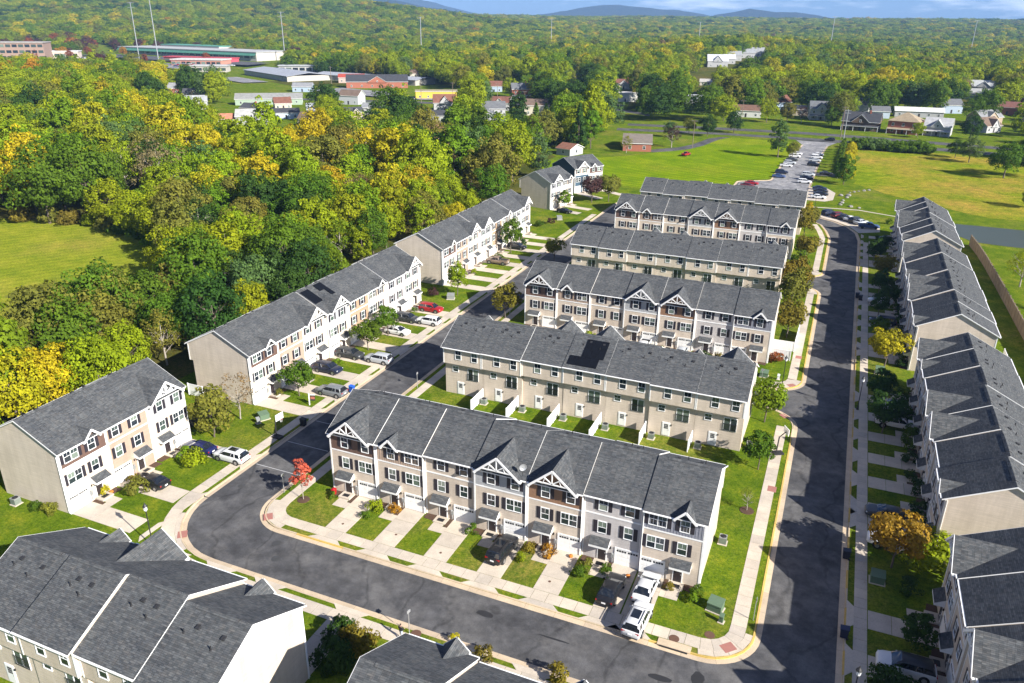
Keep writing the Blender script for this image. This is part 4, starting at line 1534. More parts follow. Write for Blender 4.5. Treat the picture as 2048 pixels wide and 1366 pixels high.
# ---- shrubs
def shrub(x, y, s, colour, label, mesh=None, sz=1.0, z=0.0, group=None):
    me = mesh or rnd.choice(SHRUB)
    c = PAL[colour]
    k = 1 + rnd.uniform(-.15, .15)
    o = obj('shrub', me, None, (x, y, z), rnd.uniform(0, 6.28), (c[0] * k, c[1] * k, c[2]), (s, s, s * sz))
    tag(o, label, 'shrub', group)
RT = ['first', 'second', 'third', 'fourth', 'fifth', 'sixth', 'seventh']
for x, y, s, c, l in [(6.75, -1.5, 1.25, 'yellow-green', 'yellow-green ornamental grass between the first two front driveways'), (6.5, -3.2, .8, 'green', 'low green clump below the yellow-green ornamental grass'),
                      (9.0, -1.0, 1.0, 'orange', 'round orange-brown shrub at the second front door'), (18.6, -.9, 1.0, 'green', 'spiky green shrub between the third and fourth front garages'),
                      (25.6, -1.6, 1.1, 'bronze', 'bronze shrub between the black estate car and the fifth front door'), (25.4, -3.1, .9, 'yellow-green', 'pale yellow-green clump below the bronze shrub'),
                      (27.6, -1.2, 1.15, 'orange', 'round orange shrub at the fifth front door'), (31.9, -1.6, 1.1, 'olive', 'olive shrub between the fifth and sixth front driveways'),
                      (31.8, -2.9, 1.1, 'green', 'leafy green clump below the olive shrub'), (34.0, -1.3, .9, 'green', 'green shrub at the sixth front door'),
                      (40.6, -1.3, .8, 'bronze', 'small bronze shrub beside the white saloon'), (43.2, -1.0, 1.0, 'green', 'green shrub at the end door of the central front row'),
                      (43.0, -2.2, .9, 'bright green', 'bright broad-leaved shrub in the corner bed'), (0.8, -1.5, .7, 'green', 'small green shrub beside the red bucket'),
                      (-19.2, -2.4, 2.0, 'yellow-green', 'big feathery shrub on the lawn behind the white sport utility car'), (-21.6, -1.7, 1.4, 'bright green', 'bright shrub beside the third door of the three-house row'),
                      (-20.3, -10.0, 1.9, 'olive', 'wispy olive shrub beside the black saloon'), (-22.3, -8.8, 1.3, 'bronze', 'bronze shrub at the middle door of the three-house row'),
                      (-21.2, -10.3, 1.2, 'green', 'dark green shrub below the wispy olive one'), (-24.0, -11.7, 1.1, 'yellow', 'yellow flowering clump at the first garage of the three-house row'),
                      (-26.4, -16.9, 1.3, 'olive', 'round clipped shrub at the foot of the left flank wall'), (-28.5, -17.0, 1.0, 'green', 'small green shrub beside the round clipped one'),
                      (-22.0, 17.5, 1.0, 'olive', 'low shrub bed at the first door of the long row below the wood'), (-20.5, 30.6, .9, 'bright green', 'bright shrub between the navy and dark grey cars'),
                      (-21.5, 56.8, .9, 'green', 'green shrub beside the red car'), (9.2, 59.0, 1.0, 'orange', 'orange shrub at the first door of the third row'),
                      (13.6, 57.2, 1.5, 'yellow-green', 'broad yellow-green shrub in front of the third row'), (26.0, 57.5, .9, 'yellow-green', 'yellow-green clump beside the white pickup of the third row'),
                      (33.6, 57.6, 1.2, 'dark green', 'dark round shrub beside the grey car of the third row'), (35.6, 58.4, 1.0, 'bronze', 'bronze shrub at the sixth door of the third row'),
                      (44.5, 61.0, 1.7, 'rust-red', 'rust-red shrub inside the white corner fence'), (27.5, -16.9, 1.3, 'bronze', 'bronze shrub at the eave of the foreground roof'),
                      (34.4, -16.4, 1.5, 'bronze', 'bronze shrub farther along the foreground eave'), (24.2, -15.9, .7, 'yellow', 'tiny yellow sapling in the verge by the person'),
                      (-21.5, 83, 1.1, 'yellow-green', 'yellow-green shrub between driveways of the farther wooded row'), (-21.0, 95.5, 1.5, 'green', 'green shrub beside the tan pickup'),
                      (-20.6, 109.5, 1.6, 'dark green', 'dark shrub beyond the black car'), (-22.6, 66.5, 1.6, 'plum', 'plum shrub at the near corner of the farther wooded row'),
                      (-23.8, 129, 1.7, 'green', 'shrub on the lawn beyond the farther wooded row'), (-22.0, 133, 1.5, 'plum', 'dark shrub on the lawn near the street end pair'),
                      (44.4, 139.0, 1.4, 'rust-red', 'rust-red shrub at the end of the fifth row'), (44.9, 141.6, 1.5, 'yellow-green', 'yellow-green shrub beside the rust-red one'),
                      (64.0, 173, 1.4, 'green', 'small conical shrub on the grass beyond the parking bay')]:
    shrub(x, y, s, c, l)
shrub(62.6, -.2, 1.5, 'dark green', 'tall dark oval shrub beside the white car with black roof', TALLSHRUB, 1.0)
shrub(62.3, 7.9, 1.5, 'dark green', 'dark shrub in the bed at the nearest shaded row')
shrub(65.2, 12.6, 1.7, 'yellow-green', 'sunny open shrub at the flank of the near shaded row', BIGSHRUB, .9)
shrub(14.8, -19.8, .75, 'dark green', 'large dark shrub beside the bare white flank', BIGSHRUB, 1.2)
shrub(17.0, -20.4, .85, 'bronze', 'bronze bush on the lawn between the foreground rows', BIGSHRUB, 1.15)
shrub(16.0, -22.8, .9, 'dark green', 'dark bush behind the bronze one between the foreground rows', BIGSHRUB, 1.3)
shrub(60.8, -7.4, 1.1, 'dark green', 'dark bush in front of the white car with black roof', BIGSHRUB, 1.0)
sx = 0
for (y0, y1, who) in ((15.5, 56.5, 'near'), (67.5, 114.5, 'middle')):
    y = y0
    while y < y1:
        sx += 1
        shrub(63.9 + rnd.uniform(-.5, .3), y, rnd.uniform(.9, 1.7), rnd.choice(['dark green', 'green', 'dark green']), 'dark shrub at the doors of the %s shaded row' % who, group='dark shrubs at the doors of the %s shaded row' % who)
        y += rnd.uniform(2.2, 4.2)
for q in range(9):
    x = 54.5 + q * 3.3
    shrub(x, 320.5 - .25 * q + rnd.uniform(-1, 1), rnd.uniform(.85, 1.05), rnd.choice(['green', 'dark green', 'grey-green']), 'green bush in the tall hedge along the highway', HEDGE, 1.0, group='bushes of the highway hedge')
T('oval', 50.5, 229, 1.9, 'green', 'green oval tree at the near end of the yellow tree line')
for q, y in enumerate([240, 247, 254, 261, 268, 275, 282, 289, 296, 303, 310]):
    T('young', 48.3 + rnd.uniform(-.5, .5), y, 1.1, 'green', 'small green tree in the line beside the entrance road', 'line of small green trees beside the entrance road')
    shrub(51.2 + rnd.uniform(-.4, .4), y + 1.5, 1.2, 'yellow', 'yellow bush in the hedge line along the field edge', BIGSHRUB, 1.25, group='yellow bushes along the field edge')
    shrub(51.4 + rnd.uniform(-.4, .4), y + 4.8, 1.1, 'gold', 'golden bush in the hedge line along the field edge', BIGSHRUB, 1.2, group='golden bushes along the field edge')

for q, (x, y) in enumerate([(-152, 73), (-146, 76), (-139, 78), (-132, 78.5), (-125, 78), (-118, 76.5), (-111, 74.5), (-104, 72), (-98, 69), (-92, 65), (-86, 60), (-80, 55), (-76, 8), (-84, 2), (-93, 0)]):
    shrub(x + rnd.uniform(-1, 1), y + rnd.uniform(-1, 1), rnd.uniform(.55, .9), rnd.choice(['green', 'olive', 'yellow-green', 'bright green', 'bronze']), 'leafy bush on the edge of the clearing in the wood', HEDGE, rnd.uniform(1.0, 1.4), group='bushes on the edge of the clearing')
# ------------------------------------------------------------------ vehicles
def loft(b, stations, mat):
    rings = []
    for (x, hw, zb, zt) in stations:
        m = zb + (zt - zb) * .42
        pts = [(x, -hw * .93, zb), (x, -hw, m), (x, -hw * .985, zt - .13), (x, -hw * .90, zt - .015), (x, -hw * .5, zt + .015), (x, hw * .5, zt + .015), (x, hw * .90, zt - .015), (x, hw * .985, zt - .13), (x, hw, m), (x, hw * .93, zb)]
        i = len(b.v)
        b.v += pts
        rings.append(i)
    k = b.mi(mat)
    n = 10
    for i in range(len(rings) - 1):
        for q in range(n):
            w = (q + 1) % n
            b.f.append((rings[i] + q, rings[i] + w, rings[i + 1] + w, rings[i + 1] + q)[::-1])
            b.m.append(k)
    b.f.append(tuple(rings[0] + q for q in range(n))[::-1])
    b.m.append(k)
    b.f.append(tuple(rings[-1] + q for q in range(n)))
    b.m.append(k)

def cabin(xb0, xb1, xt0, xt1, zb, zt, hb, ht):
    """greenhouse lofted along the car: glass below the roof rail and on both screens, painted roof and pillars"""
    st = [(xb0, 0.0), (xb0 + (xt0 - xb0) * .55, .62), (xt0 - .02, .93), (xt0 + .25, 1.0), ((xt0 + xt1) / 2 - .1, 1.03), (xt1 - .25, 1.0), (xt1 + .05, .93), (xt1 + (xb1 - xt1) * .5, .55), (xb1, 0.0)]
    rings = []
    for x, k in st:
        z = zb + (zt - zb) * k
        h = hb - (hb - ht) * min(1, k)
        hm = hb - (hb - ht) * .78 * min(1, k)
        zm = zb + (z - zb) * .80
        rings.append([(x, -hb, zb), (x, -hm, zm), (x, -h * .80, z), (x, 0, z + .03 * min(1, k)), (x, h * .80, z), (x, hm, zm), (x, hb, zb)])
    g, r = MB(), MB()
    n = len(st)
    for i in range(n - 1):
        slope = i < 2 or i >= n - 3
        for q in range(6):
            F = [rings[i][q], rings[i + 1][q], rings[i + 1][q + 1], rings[i][q + 1]][::-1]
            side = q in (0, 5)
            if side or (slope and q in (2, 3)) or (slope and i in (0, n - 2)):
                g.face(F, 'car_glass')
            else:
                r.face(F, 'car_paint')
    for s in (-1, 1):
        def P(x, k):
            return (x, s * (hb - (hb - ht) * .78 * k + .006), zb + (zt - zb) * .8 * k)
        xs = [(xb0 + .10, xt0 + .02), ((xb0 + xb1) / 2 - .1, (xt0 + xt1) / 2 - .02), (xb1 - .05, xt1 + .03)]
        if xt1 - xt0 > 2:
            xs.append((xb0 + .95, xt0 + .72))
        for a, c in xs:
            r.beam(P(a, 0), P(c, 1.02), .085, .03, 'car_paint')
    a, c = g.mesh('window'), r.mesh('roof')
    for m in (a, c):
        weld(m)
    return a, c

def weld(me, ang=38):
    bm = bmesh.new()
    bm.from_mesh(me)
    bmesh.ops.remove_doubles(bm, verts=bm.verts, dist=.0005)
    bmesh.ops.recalc_face_normals(bm, faces=bm.faces)
    bm.to_mesh(me)
    bm.free()
    me.polygons.foreach_set('use_smooth', [True] * len(me.polygons))
    me.set_sharp_from_angle(angle=R(ang))

def P_L(kind):
    return {'suv': 2.40, 'sedan': 2.38, 'pickup': 2.76}[kind]

def make_car(kind):
    P = {}
    b = MB()
    if kind == 'suv':
        loft(b, [(-2.36, .70, .48, .92), (-2.30, .86, .36, 1.02), (-2.0, .91, .30, 1.06), (-1.2, .93, .26, 1.08), (.7, .93, .26, 1.06), (1.25, .925, .26, 1.04), (1.9, .90, .28, .98), (2.24, .84, .32, .88), (2.38, .66, .40, .74)], 'car_paint')
        P['window'], P['roof'] = cabin(-2.22, 1.22, -1.92, .42, 1.04, 1.62, .85, .69)
        wb, wr, L = 1.42, .36, 2.36
        P['zl'] = (.86, .92)
    elif kind == 'sedan':
        loft(b, [(-2.34, .68, .46, .86), (-2.26, .84, .34, .95), (-1.7, .90, .27, .97), (-1.0, .91, .24, .95), (.8, .91, .24, .94), (1.3, .90, .25, .92), (1.9, .87, .27, .85), (2.22, .80, .31, .76), (2.36, .62, .38, .64)], 'car_paint')
        P['window'], P['roof'] = cabin(-1.82, 1.18, -1.05, .22, .92, 1.38, .82, .64)
        wb, wr, L = 1.40, .33, 2.33
        P['zl'] = (.72, .78)
    else:
        loft(b, [(-2.72, .80, .58, 1.02), (-2.66, .92, .50, 1.08), (-.72, .94, .42, 1.08), (-.7, .94, .40, 1.10), (1.1, .94, .40, 1.10), (1.5, .93, .40, 1.10), (2.3, .91, .42, 1.04), (2.66, .84, .46, .94), (2.76, .70, .52, .82)], 'car_paint')
        P['window'], P['roof'] = cabin(-.72, 1.42, -.50, .72, 1.08, 1.72, .86, .70)
        t = MB()
        t.box(-2.62, -.80, -.76, .76, 1.06, 1.106, 'rubber', 'b')
        P['bed'] = t.mesh('bed_liner')
        w = MB()
        for s in (-1, 1):
            w.box(-2.66, -.74, s * .85 - .07, s * .85 + .07, 1.05, 1.24, 'car_paint')
        w.box(-2.70, -2.58, -.80, .80, 1.05, 1.235, 'car_paint')
        P['bed_side'] = w.mesh('bed_side')
        wb, wr, L = 1.72, .39, 2.70
        P['zl'] = (.86, .92)
    P['body'] = b.mesh('body')
    weld(P['body'], 50)
    a = MB()
    wb_, wr_ = wb, wr
    for sx in (-1, 1):
        for sy in (-1, 1):
            a.tube([(sx * wb_, sy * .80, wr_ + .02), (sx * wb_, sy * .945, wr_ + .02)], wr_ * 1.18, 'rubber', 18)
    P['arch'] = a.mesh('wheel_arch')
    a = MB()
    a.box(-P_L(kind) + .02, -P_L(kind) + .16, -.72, .72, .34, .46, 'rubber')
    P['bumper'] = a.mesh('bumper')
    w = MB()
    w.tube([(0, -.12, 0), (0, -.10, 0), (0, .10, 0), (0, .12, 0)], [wr * .9, wr, wr, wr * .9], 'rubber', 16)
    P['wheel'] = w.mesh('wheel')
    w = MB()
    w.tube([(0, -.135, 0), (0, .135, 0)], wr * .62, 'rim_metal', 10)
    P['rim'] = w.mesh('rim')
    P['wp'] = (wb, wr, .85 if kind != 'pickup' else .87)
    P['L'] = L
    a = MB(); a.box(-.05, .05, -.17, .17, -.08, .08, 'red_lens'); P['tail'] = a.mesh('tail_light')
    a = MB(); a.box(-.07, .06, -.19, .19, -.07, .07, 'clear_lens'); P['head'] = a.mesh('headlight')
    a = MB(); a.box(-.02, .01, -.20, .20, -.07, .07, 'vinyl_white'); P['plate'] = a.mesh('number_plate')
    a = MB(); a.box(-.07, .07, -.10, .10, -.06, .06, 'car_paint'); P['mirror'] = a.mesh('mirror')
    a = MB()
    for s in (-1, 1):
        a.box(-1.75, .25, s * .60 - .02, s * .60 + .02, 1.66, 1.71, 'dark_metal')
    P['rack'] = a.mesh('roof_rack')
    a = MB(); a.box(-1.15, .05, -.40, .40, .0, .014, 'car_glass'); P['sunroof'] = a.mesh('sunroof')
    return P
CARS = {k: make_car(k) for k in ('suv', 'sedan', 'pickup')}

CC = {'black': (.012, .012, .014), 'white': (.62, .62, .62), 'navy': (.012, .017, .040), 'grey': (.17, .18, .19), 'dark grey': (.035, .038, .042), 'silver': (.40, .42, .44), 'red': (.30, .012, .015),
      'blue': (.035, .065, .16), 'tan': (.20, .145, .105), 'dark blue': (.012, .015, .07), 'dark red': (.12, .01, .012)}

def car(kind, x, y, rot, colour, label, group=None, detail=2, z=0.03, name=None, roofcol=None, rack=False, sunroof=False, s=1.0):
    P = CARS[kind]
    root = empty(name or {'suv': 'sport_utility_car', 'sedan': 'saloon_car', 'pickup': 'pickup_truck'}[kind], (x, y, z), rot)
    root.scale = (s, s, s)
    tag(root, label, 'car' if kind != 'pickup' else 'pickup', group)
    c = CC[colour]
    body = obj('body', P['body'], root, color=c)
    obj('window', P['window'], root)
    rf = obj('roof', P['roof'], root, color=CC[roofcol] if roofcol else c)
    for k in ('bed', 'bed_side'):
        if k in P:
            obj('bed_liner' if k == 'bed' else 'bed_side', P[k], root, color=c)
    wb, wr, wy = P['wp']
    for sx in (-1, 1):
        for sy in (-1, 1):
            w = obj('wheel', P['wheel'], root, (sx * wb, sy * wy, wr))
            if detail > 1:
                obj('rim', P['rim'], w)
    if detail > 1:
        obj('wheel_arch', P['arch'], root)
        obj('bumper', P['bumper'], root)
        zt, zh = P['zl']
        for sy in (-1, 1):
            obj('tail_light', P['tail'], root, (-P['L'] + .06, sy * .66, zt + .06))
            obj('headlight', P['head'], root, (P['L'] - .14, sy * .62, zh - .14))
            obj('mirror', P['mirror'], root, (.78 if kind != 'pickup' else 1.0, sy * 1.0, zt + .2), color=c)
        obj('number_plate', P['plate'], root, (-P['L'] - .02, 0, .72 if kind != 'sedan' else .62))
        if rack:
            obj('roof_rack', P['rack'], rf)
        if sunroof:
            obj('sunroof', P['sunroof'], rf, (0, 0, 1.662 if kind == 'suv' else 1.42))
    return root

H = math.pi / 2
car('suv', 23.2, -2.9, H - .06, 'black', 'black estate car parked before the fourth garage of the central front row', rack=True, sunroof=True)
car('sedan', 35.4, -4.2, H - .04, 'black', 'black saloon parked at the sixth door of the central front row')
car('sedan', 38.5, -2.6, H - .05, 'white', 'white car closest to the end garage of the central front row', rack=False)
car('suv', 38.85, -7.25, H - .06, 'white', 'white sport utility car at the kerb behind the white car', sunroof=True, rack=True)
car('sedan', -20.9, .3, math.pi, 'dark blue', 'dark blue saloon at the grey-topped end house of the three-house row')
car('suv', -15.7, .35, math.pi, 'white', 'white sport utility car parked across the pavement behind the dark blue saloon', sunroof=True)
car('sedan', -20.4, -8.0, math.pi, 'black', 'black saloon at the middle house of the three-house row')
car('suv', -20.3, 27.4, 0, 'navy', 'navy sport utility car under the third house of the long row', rack=True)
car('suv', -15.0, 20.9, math.pi, 'grey', 'grey sport utility car crossing the pavement near the blue bin')
car('suv', -20.4, 33.7, 0, 'dark grey', 'dark grey estate car beside the silver sport utility car')
car('suv', -15.0, 33.9, math.pi, 'silver', 'silver sport utility car crossing the pavement of the long row')
car('sedan', -18.6, 45.8, 0, 'white', 'white saloon half hidden by a street tree')
car('suv', -20.2, 51.9, 0, 'dark grey', 'dark grey sport utility car before the seventh house of the long row')
car('suv', -15.9, 52.3, math.pi, 'white', 'white sport utility car behind the dark grey one of the long row')
car('suv', -18.7, 58.4, 0, 'red', 'dark red sport utility car at the far end of the long row')
car('pickup', -19.9, 92.3, math.pi, 'tan', 'tan pickup before the farther wooded row')
car('suv', -20.6, 105.5, 0, 'black', 'black sport utility car before the farther wooded row')
car('sedan', -22.9, 146.8, R(-13), 'black', 'black saloon beside the beige flank at the street end')
car('pickup', 23.2, 56.4, -H, 'white', 'white pickup parked in front of the third row')
car('sedan', 29.6, 56.6, -H, 'silver', 'silver saloon parked in front of the third row')
car('suv', 61.0, 87.2, math.pi, 'navy', 'dark estate car in the shade above the golden tree')
car('sedan', 60.8, 99.6, math.pi, 'white', 'white saloon under the dark trees of the middle shaded row')
car('sedan', 62.2, 50.4, math.pi, 'white', 'white saloon at the near shaded row')
car('pickup', 62.2, 44.5, 0, 'white', 'white pickup in the shade of the near shaded row')
car('pickup', 61.2, 15.0, math.pi, 'white', 'white pickup half hidden under the orange tree')
car('sedan', 60.6, 20.7, math.pi, 'dark grey', 'dark grey saloon above the orange tree')
car('suv', 61.6, -3.5, math.pi, 'white', 'white car with a black roof at the nearest shaded row', roofcol='black')
car('sedan', 62.6, 152.6, math.pi, 'black', 'black car at the shaded row by the pond')
for q, (x, y, c, k) in enumerate([(46.9, 176.9, 'navy', 'suv'), (49.6, 174.9, 'dark red', 'suv'), (51.4, 173.4, 'black', 'sedan'), (53.0, 172.0, 'white', 'sedan'), (54.4, 170.4, 'dark grey', 'suv'), (55.7, 168.8, 'silver', 'sedan')]):
    car(k, x + .9, y + .9, R(52), c, '%s car parked %s in the slanted bay at the curve' % (c, ORD[q]), 'cars in the slanted parking bay', detail=1, z=.03)
car('pickup', 58.6, 165.2, R(8), 'blue', 'blue pickup at the near end of the slanted parking bay', 'cars in the slanted parking bay', detail=1)
for q, (x, y, c) in enumerate([(30.6, 290.8, 'white'), (30.4, 283, 'white'), (30.1, 274, 'dark grey'), (30.0, 265, 'silver'), (29.2, 258, 'white'), (29.0, 242, 'navy'), (28.9, 233, 'blue')]):
    car('suv' if q % 2 else 'sedan', x - .2, y, R(4), c, '%s car, %s from the highway, parked on the lawn side' % (c, ORD[q]), 'cars on the lawn side of the entrance road', detail=1, z=RZ)
car('sedan', 21.3, 215.5, 0, 'red', 'bright red car in the bay below the big lawn', detail=1, z=RZ)
car('sedan', 20.5, 210.6, 0, 'dark red', 'dark red car beside the bright red one', detail=1, z=RZ)
for q, (x, y, c, r) in enumerate([(38.9, 292.4, 'white', 0), (38.8, 284, 'white', 0), (38.6, 276, 'silver', 0), (38.6, 265, 'black', 0), (44.2, 245.5, 'black', 0), (38.2, 241, 'silver', 0), (38.1, 234, 'navy', 0), (37.9, 226, 'white', 0)]):
    car('suv' if q % 2 else 'sedan', x, y, R(2), c, '%s car, %s from the highway, parked on the tree line side' % (c, ORD[q]), 'cars on the tree side of the entrance road', detail=1, z=RZ if x < 41 else .03)
flat('parking_bay', [(40.0, 243), (47.2, 243), (47.2, 248.4), (40.0, 248.4)], .02, 'asphalt')
flat('parking_bay', [(40.0, 196.5), (46, 196.5), (48.3, 200), (48.6, 212), (46, 218.5), (40.0, 218.5)], .02, 'concrete')
flat('parking_bay', [(44.8, 174.6), (50.2, 169.9), (53.8, 165.2), (56.2, 158.5), (61.5, 162), (61.5, 168), (57, 172), (50.5, 179), (46.5, 180)], .02, 'concrete')
for q, (x, y, c) in enumerate([(43.5, 215.4, 'navy'), (44, 210.6, 'black'), (44.3, 205.6, 'black'), (43.8, 200.4, 'white')]):
    car('sedan', x, y, 0, c, '%s car parked %s in the rounded bay beyond the sixth row' % (c, ORD[q]), 'cars in the rounded bay', detail=1)
car('pickup', -11.5, 266.0, R(75), 'red', 'red pickup on the drive of the brick bungalow', detail=1)
car('suv', 41.6, 340.8, R(173), 'black', 'black car driving on the highway', detail=1, z=.06)
# ------------------------------------------------------------------ fences, street furniture
def fence(x0, y0, x1, y1, h, label, group=None, mat='vinyl_white', board=.30, name='fence', cap=True):
    L = math.hypot(x1 - x0, y1 - y0)
    root = empty(name, (x0, y0, 0), math.atan2(y1 - y0, x1 - x0))
    tag(root, label, 'fence', group)
    npost = max(2, int(round(L / 2.4)) + 1)
    pm = cached(('post', h, mat), lambda: boxmesh('post', -.065, .065, -.065, .065, -.3, h + .12, mat))
    for i in range(npost):
        obj('post', pm, root, (L * i / (npost - 1), 0, 0))
    n = max(1, int(L / board))
    bw = L / n
    bm = cached(('board', round(bw, 3), h, mat), lambda: boxmesh('board', .006, bw - .006, -.022, .022, .06, h, mat))
    for i in range(n):
        obj('board', bm, root, (i * bw, 0, 0))
    rm = boxmesh('rail', 0, L, -.04, .04, h - .02, h + .06, mat)
    obj('rail', rm, root)
    return root
for q, (x, y) in enumerate([(11.8, 24.3), (18.1, 23.9), (24.3, 23.2), (30.6, 25.2), (36.9, 25.9)]):
    fence(x, y, x, 28.55, 1.75, 'white vinyl fence panel, %s from the wooded street behind the second row' % ORD[q], 'white fences between the yards of the second row')
fence(6.2, 24.6, 6.2, 28.55, 1.75, 'white vinyl fence panel closest to the wooded street behind the second row', 'white fences between the yards of the second row')
fence(43.35, 66.6, 46.9, 66.6, 1.7, 'white vinyl fence across the corner yard of the third row')
fence(46.9, 66.6, 47.0, 76.0, 1.7, 'white vinyl fence along the pavement beside the third row')
fence(43.4, 62.5, 46.6, 62.3, 1.7, 'short white vinyl fence in front of the rust-red shrub')
fence(-34.3, 12.3, -31.6, 12.3, 1.8, 'short white vinyl fence at the rear corner of the long row')
fence(-26.5, 4.2, -26.5, 9.0, 1.2, 'low dark mesh fence behind the olive-yellow tree', mat='dark_metal')
for q, (x, y0, y1) in enumerate([(76.1, 44, 52), (76.1, 30, 38), (76.2, 70, 78)]):
    fence(x + 3.2, y0, x + 3.2, y1, 1.8, ['white fence behind the near shaded row by the gap', 'white fence behind the middle of the near shaded row', 'white fence behind the middle shaded row'][q])
# timber retaining wall along the wood side of the field
root = empty('retaining_wall', (0, 0, 0))
tag(root, 'tall weathered timber retaining wall between the shaded rows and the pond', 'wall')
rw = [(82.3, 157.5), (83.0, 148), (83.4, 138), (83.7, 124), (84.0, 108), (84.2, 92), (84.6, 76), (85.2, 60), (86, 44)]
rp = resample(rw, 2.4)
for i in range(len(rp) - 1):
    a, c = rp[i], rp[i + 1]
    ang = math.atan2(c.y - a.y, c.x - a.x)
    L = (c - a).length
    for k in range(7):
        obj('plank', cached(('rwp', k), lambda: boxmesh('plank', .01, 2.39, -.08, .08, k * .38 - .1, k * .38 + .27, 'timber_wall')), root, (a.x + .008 * (k % 2), a.y, 0), ang)
    obj('post', cached('rwpost', lambda: boxmesh('post', -.12, .12, -.13, .13, -.2, 2.75, 'timber_wall')), root, (a.x, a.y, 0), ang)

def lamp_post(x, y, label):
    root = empty('street_lamp', (x, y, 0))
    tag(root, label, 'street lamp')
    b = MB()
    b.lathe([(.16, 0), (.16, .25), (.10, .4), (.065, .6), (.05, 4.3), (.08, 4.35), (.05, 4.45)], 'dark_metal', 12)
    obj('pole', b.mesh('pole'), root)
    b = MB()
    b.lathe([(.10, 4.45), (.19, 4.60), (.21, 4.95), (.24, 5.0)], 'clear_lens', 8)
    obj('lantern', b.mesh('lantern'), root)
    b = MB()
    b.lathe([(.27, 5.0), (.22, 5.10), (.08, 5.28), (.04, 5.42), (.01, 5.5)], 'dark_metal', 8)
    for k in range(4):
        a = math.pi / 2 * k + .4
        b.beam((.11 * math.cos(a), .11 * math.sin(a), 4.45), (.23 * math.cos(a), .23 * math.sin(a), 5.0), .03, .03, 'dark_metal')
    obj('lantern_cap', b.mesh('lantern_cap'), root)
lamp_post(-11.2, -16.7, 'tall black lantern street lamp at the outer bend')
lamp_post(46.4, 51.1, 'black lantern street lamp at the lane mouth beside the third row')
lamp_post(57.2, 48.0, 'black lantern street lamp on the shaded verge')
lamp_post(57.2, -10.6, 'street lamp at the shaded verge near the bottom of the picture')
lamp_post(43.8, 178.5, 'dark street lamp at the slanted parking bay')

def sign(x, y, rot, h, label, plate=(.45, .30), mat='galvanised', postmat='galvanised'):
    root = empty('street_sign', (x, y, 0), rot)
    tag(root, label, 'sign')
    obj('post', boxmesh('post', -.03, .03, -.03, .03, -.2, h, postmat), root)
    obj('plate', boxmesh('plate', -plate[0] / 2, plate[0] / 2, -.055, -.031, h - plate[1] - .03, h - .03, mat), root)
sign(20.0, -16.75, R(80), 2.7, 'thin grey sign post on the verge beside the person')
sign(-5.0, -2.9, R(85), 2.6, 'grey sign post in the verge beside the red maple')
sign(48.75, -2.4, R(95), 2.7, 'grey sign post on the verge at the right street corner')
sign(43.3, 50.0 + 1.0, 0, 2.7, 'yellowish sign post at the lane corner of the third row')
sign(-4.4, 63.4, R(90), 2.6, 'grey sign post at the wooded corner of the third row')
sign(-4.6, 28.2, R(90), 2.6, 'grey sign post on the wooded verge behind the front row')
# white estate-agent style post sign
root = empty('yard_sign', (-16.0, 16.8, 0), R(20))
tag(root, 'white yard sign post with a hanging red and dark panel', 'sign')
b = MB(); b.box(-.06, .06, -.06, .06, -.2, 1.9, 'vinyl_white'); b.box(-.06, .95, -.045, .045, 1.62, 1.72, 'vinyl_white')
obj('post', b.mesh('post'), root)
b = MB(); b.box(.18, .88, -.02, .02, .75, 1.55, 'tar_dark'); b.box(.22, .84, -.026, .026, .98, 1.38, 'brick_red')
obj('panel', b.mesh('panel'), root)

def hoop(x, y, rot, label, hh=3.05):
    root = empty('basketball_hoop', (x, y, 0), rot)
    tag(root, label, 'basketball hoop')
    b = MB(); b.box(-.45, .45, -.75, .55, 0.02, .22, 'tar_dark')
    obj('base', b.mesh('base'), root)
    b = MB()
    b.beam((0, -.35, .15), (0, -.25, 2.5), .12, .12, 'tar_dark')
    b.beam((0, -.25, 2.45), (0, .55, hh + .15), .08, .1, 'tar_dark')
    b.beam((0, -.7, .2), (0, -.28, 1.3), .05, .05, 'tar_dark')
    obj('pole', b.mesh('pole'), root)
    b = MB()
    b.box(-.66, .66, .58, .62, hh - .15, hh + .72, 'clear_lens')
    bb = obj('backboard', b.mesh('backboard'), root)
    b = MB()
    for (x0, x1, z0, z1) in ((-.68, .68, -.17, -.12), (-.68, .68, .69, .74), (-.68, -.63, -.12, .69), (.63, .68, -.12, .69), (-.24, .24, .28, .31), (-.24, .24, .0, .03), (-.24, -.21, .03, .28), (.21, .24, .03, .28)):
        b.box(x0, x1, .565, .635, hh + z0, hh + z1, 'tar_dark' if abs(x0) < .5 else 'vinyl_white')
    obj('frame', b.mesh('frame'), bb)
    b = MB()
    n = 14
    b.tube([(.23 * math.cos(2 * math.pi * k / n), .87 + .23 * math.sin(2 * math.pi * k / n), hh) for k in range(n + 1)], .018, 'red_lens', 5)
    obj('rim', b.mesh('rim'), root)
    b = MB()
    for k in range(10):
        a = 2 * math.pi * k / 10
        b.tube([(.22 * math.cos(a), .87 + .22 * math.sin(a), hh), (.12 * math.cos(a + .5), .87 + .12 * math.sin(a + .5), hh - .4)], .008, 'vinyl_white', 3, False)
    obj('net', b.mesh('net'), root)
hoop(-14.0, 7.3, R(-95), 'basketball hoop standing in shade beside the wooded street')
hoop(47.9, 30.4, R(-60), 'basketball hoop with red backboard on the right pavement')
